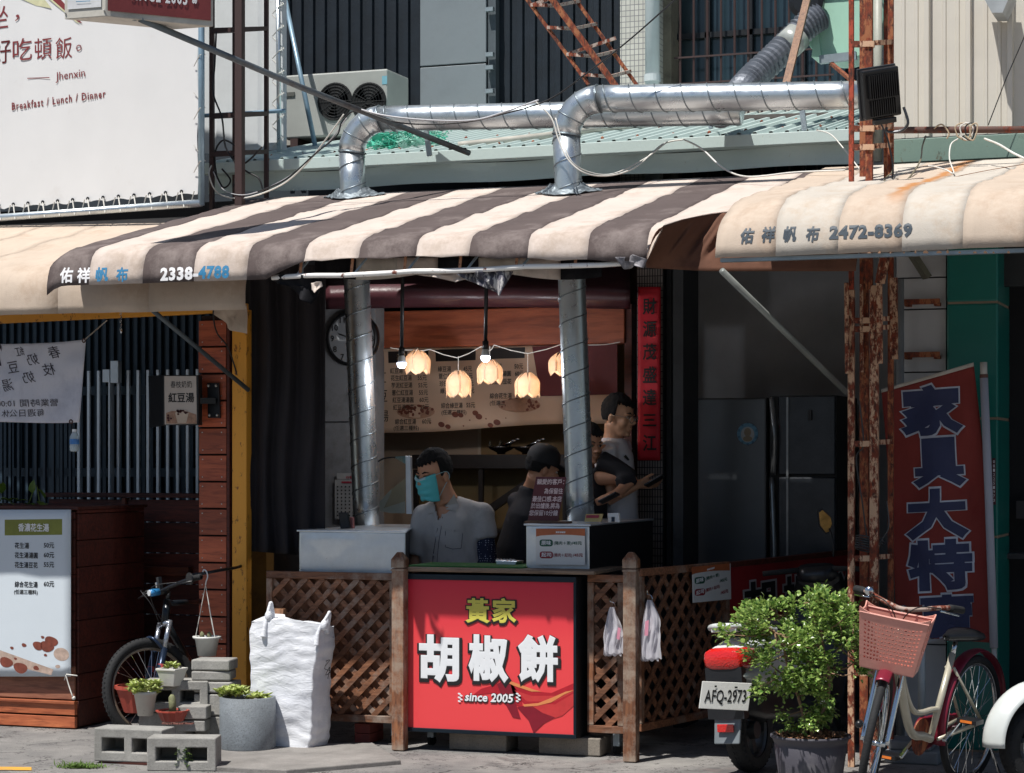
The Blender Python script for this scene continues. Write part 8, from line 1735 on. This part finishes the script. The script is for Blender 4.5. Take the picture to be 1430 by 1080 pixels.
for s_ in (-1, 1): b.torus(Vector((.112, s_*.033, -.004)), .023, .0022, (1, s_*.15, 0), 26, 5); b.tube([(.108, s_*.056, .003), (.05, s_*.082, .006), (-.01, s_*.088, .0)], .002, 5)
b.tube([(.114, -.011, .0), (.118, 0, .003), (.114, .011, .0)], .002, 5); b.build('glasses', M('glasses_steel', '#b5b0a8', .2, .9), t, smooth=True, xf=hd_)
t = thing('phone', 'dark smartphone held up by the young man with glasses', 'phone', hw)
b = B(); b.bar(YP(902, 679, yg-.2), YP(926, 665, yg-.2), .012, .07, up=(.3, -1, .4)); b.build('body', blackplastic, t, bev=.003)
# --- person half hidden behind the right duct
yh = 1.38; hp = YP(822, 620, yh); t = thing('person', 'person in dark sleeves mostly hidden behind the right duct, holding a phone', 'person', YP(825, 900, yh))
nk = YP(817, 655, yh+.03); hipc = Vector((X(815, yh), yh+.02, 1.0)); sN, sF = YP(836, 668, yh+.0), YP(795, 668, yh+.0)
def torso(r): r.tube([nk+Vector((0, 0, -.02)), nk+Vector((0, 0, -.2)), hipc+Vector((0, 0, .1)), hipc+Vector((0, 0, -.1))], [.075, .12, .11, .12], 16); r.tube([sN, nk+Vector((0, 0, -.05)), sF], [.05, .06, .05], 12)
eN = YP(884, 668, yh+.0); hw = YP(838, 700, yh-.2)
hd_ = head_body('p', t, hp, (RT*.5-FW*.8).normalized(), .2, .95, skin_d, [limb([sN, eN], [.045, .04]), limb([eN, YP(862, 690, yh-.12), hw], [.038, .032, .025]), lambda r: hand(r, Matrix.Translation(hw) @ Matrix.Rotation(PI*.1, 4, 'Z') @ Matrix.Rotation(-.4, 4, 'Y'), .95, .5)], torso, lambda r: [r.tube([hipc+RT*.09*s_, hipc+RT*.09*s_+Vector((0, 0, -.5)), hipc+RT*.09*s_+Vector((0, 0, -.96))], [.08, .06, .045], 12) for s_ in (-1, 1)], nk)
r = B(); r.tube([nk+Vector((0, 0, -.03)), nk+Vector((0, 0, -.14)), hipc+Vector((0, 0, .12)), hipc+Vector((0, 0, -.1))], [.08, .14, .135, .14], 20); r.tube([sF, nk+Vector((0, 0, -.06)), sN], [.06, .065, .065], 14); r.tube([YP(838, 642, yh), YP(858, 652, yh), eN], [.062, .058, .05], 14); r.tube([eN, YP(864, 676, yh-.08)], [.05, .045], 12)
join_remesh(r, .012, 4).build('jacket', M('jacket_black', '#222126', .8, 0, .2, 8, .2), t, smooth=True)
t = thing('phone', 'dark smartphone held low by the person behind the duct', 'phone', hw); b = B(); b.bar(YP(838, 702, yh-.24), YP(863, 689, yh-.24), .012, .07, up=(.3, -1, .4)); b.build('body', blackplastic, t, bev=.003)
# --- person in a black cap and black clothes bending at the oven
yc = 1.15; hp = YP(757, 655, yc); t = thing('person', 'person in black cap and black clothes bent over beside the notice board', 'person', YP(745, 900, yc))
nk = YP(742, 688, yc+.03); hipc = Vector((X(728, yc), yc+.02, .95)); sN, sF = YP(762, 705, yc), YP(715, 702, yc+.05)
def torso(r): r.tube([nk+Vector((0, 0, -.02)), nk+Vector((0, 0, -.2)), hipc+Vector((0, 0, .1)), hipc+Vector((0, 0, -.1))], [.075, .13, .12, .12], 16); r.tube([sN, nk+Vector((0, 0, -.05)), sF], [.05, .06, .05], 12)
hd_ = head_body('p', t, hp, (RT*.8+FW*.3).normalized(), .3, 1.0, skin_d, [limb([sN, YP(775, 750, yc-.05), YP(755, 790, yc-.2)], [.05, .04, .028]), lambda r: hand(r, Matrix.Translation(YP(755, 790, yc-.2)), 1)], torso, lambda r: [r.tube([hipc+RT*.09*s_, hipc+RT*.09*s_+Vector((0, 0, -.5)), hipc+RT*.09*s_+Vector((0, 0, -.92))], [.08, .06, .045], 12) for s_ in (-1, 1)], nk)
r = B(); r.tube([nk+Vector((0, 0, -.03)), nk+Vector((0, 0, -.14)), hipc+Vector((0, 0, .12)), hipc+Vector((0, 0, -.1))], [.092, .15, .16, .17], 20); r.tube([nk+Vector((0, 0, -.03)), nk+Vector((.01, 0, .035))], [.092, .08], 16); r.tube([sF, nk+Vector((0, 0, -.06)), sN], [.065, .07, .065], 14); r.tube([sN, YP(775, 750, yc-.05)], [.065, .05], 12)
join_remesh(r, .012, 4).build('jacket', M('jacket_black', '#222126'), t, smooth=True)
b = B(); b.lathe([(.100, -.01), (.105, .03), (.095, .075), (.06, .11), (.004, .122)], (-.008, 0, .035), 24, None, False, True); b.prism([(.07, -.07, .045), (.12, -.065, .035), (.165, -.03, .025), (.172, 0, .022), (.165, .03, .025), (.12, .065, .035), (.07, .07, .045)], (0, 0, .006)); b.build('cap', M('cap_black', '#17171a', .8), t, smooth=True, xf=hd_)
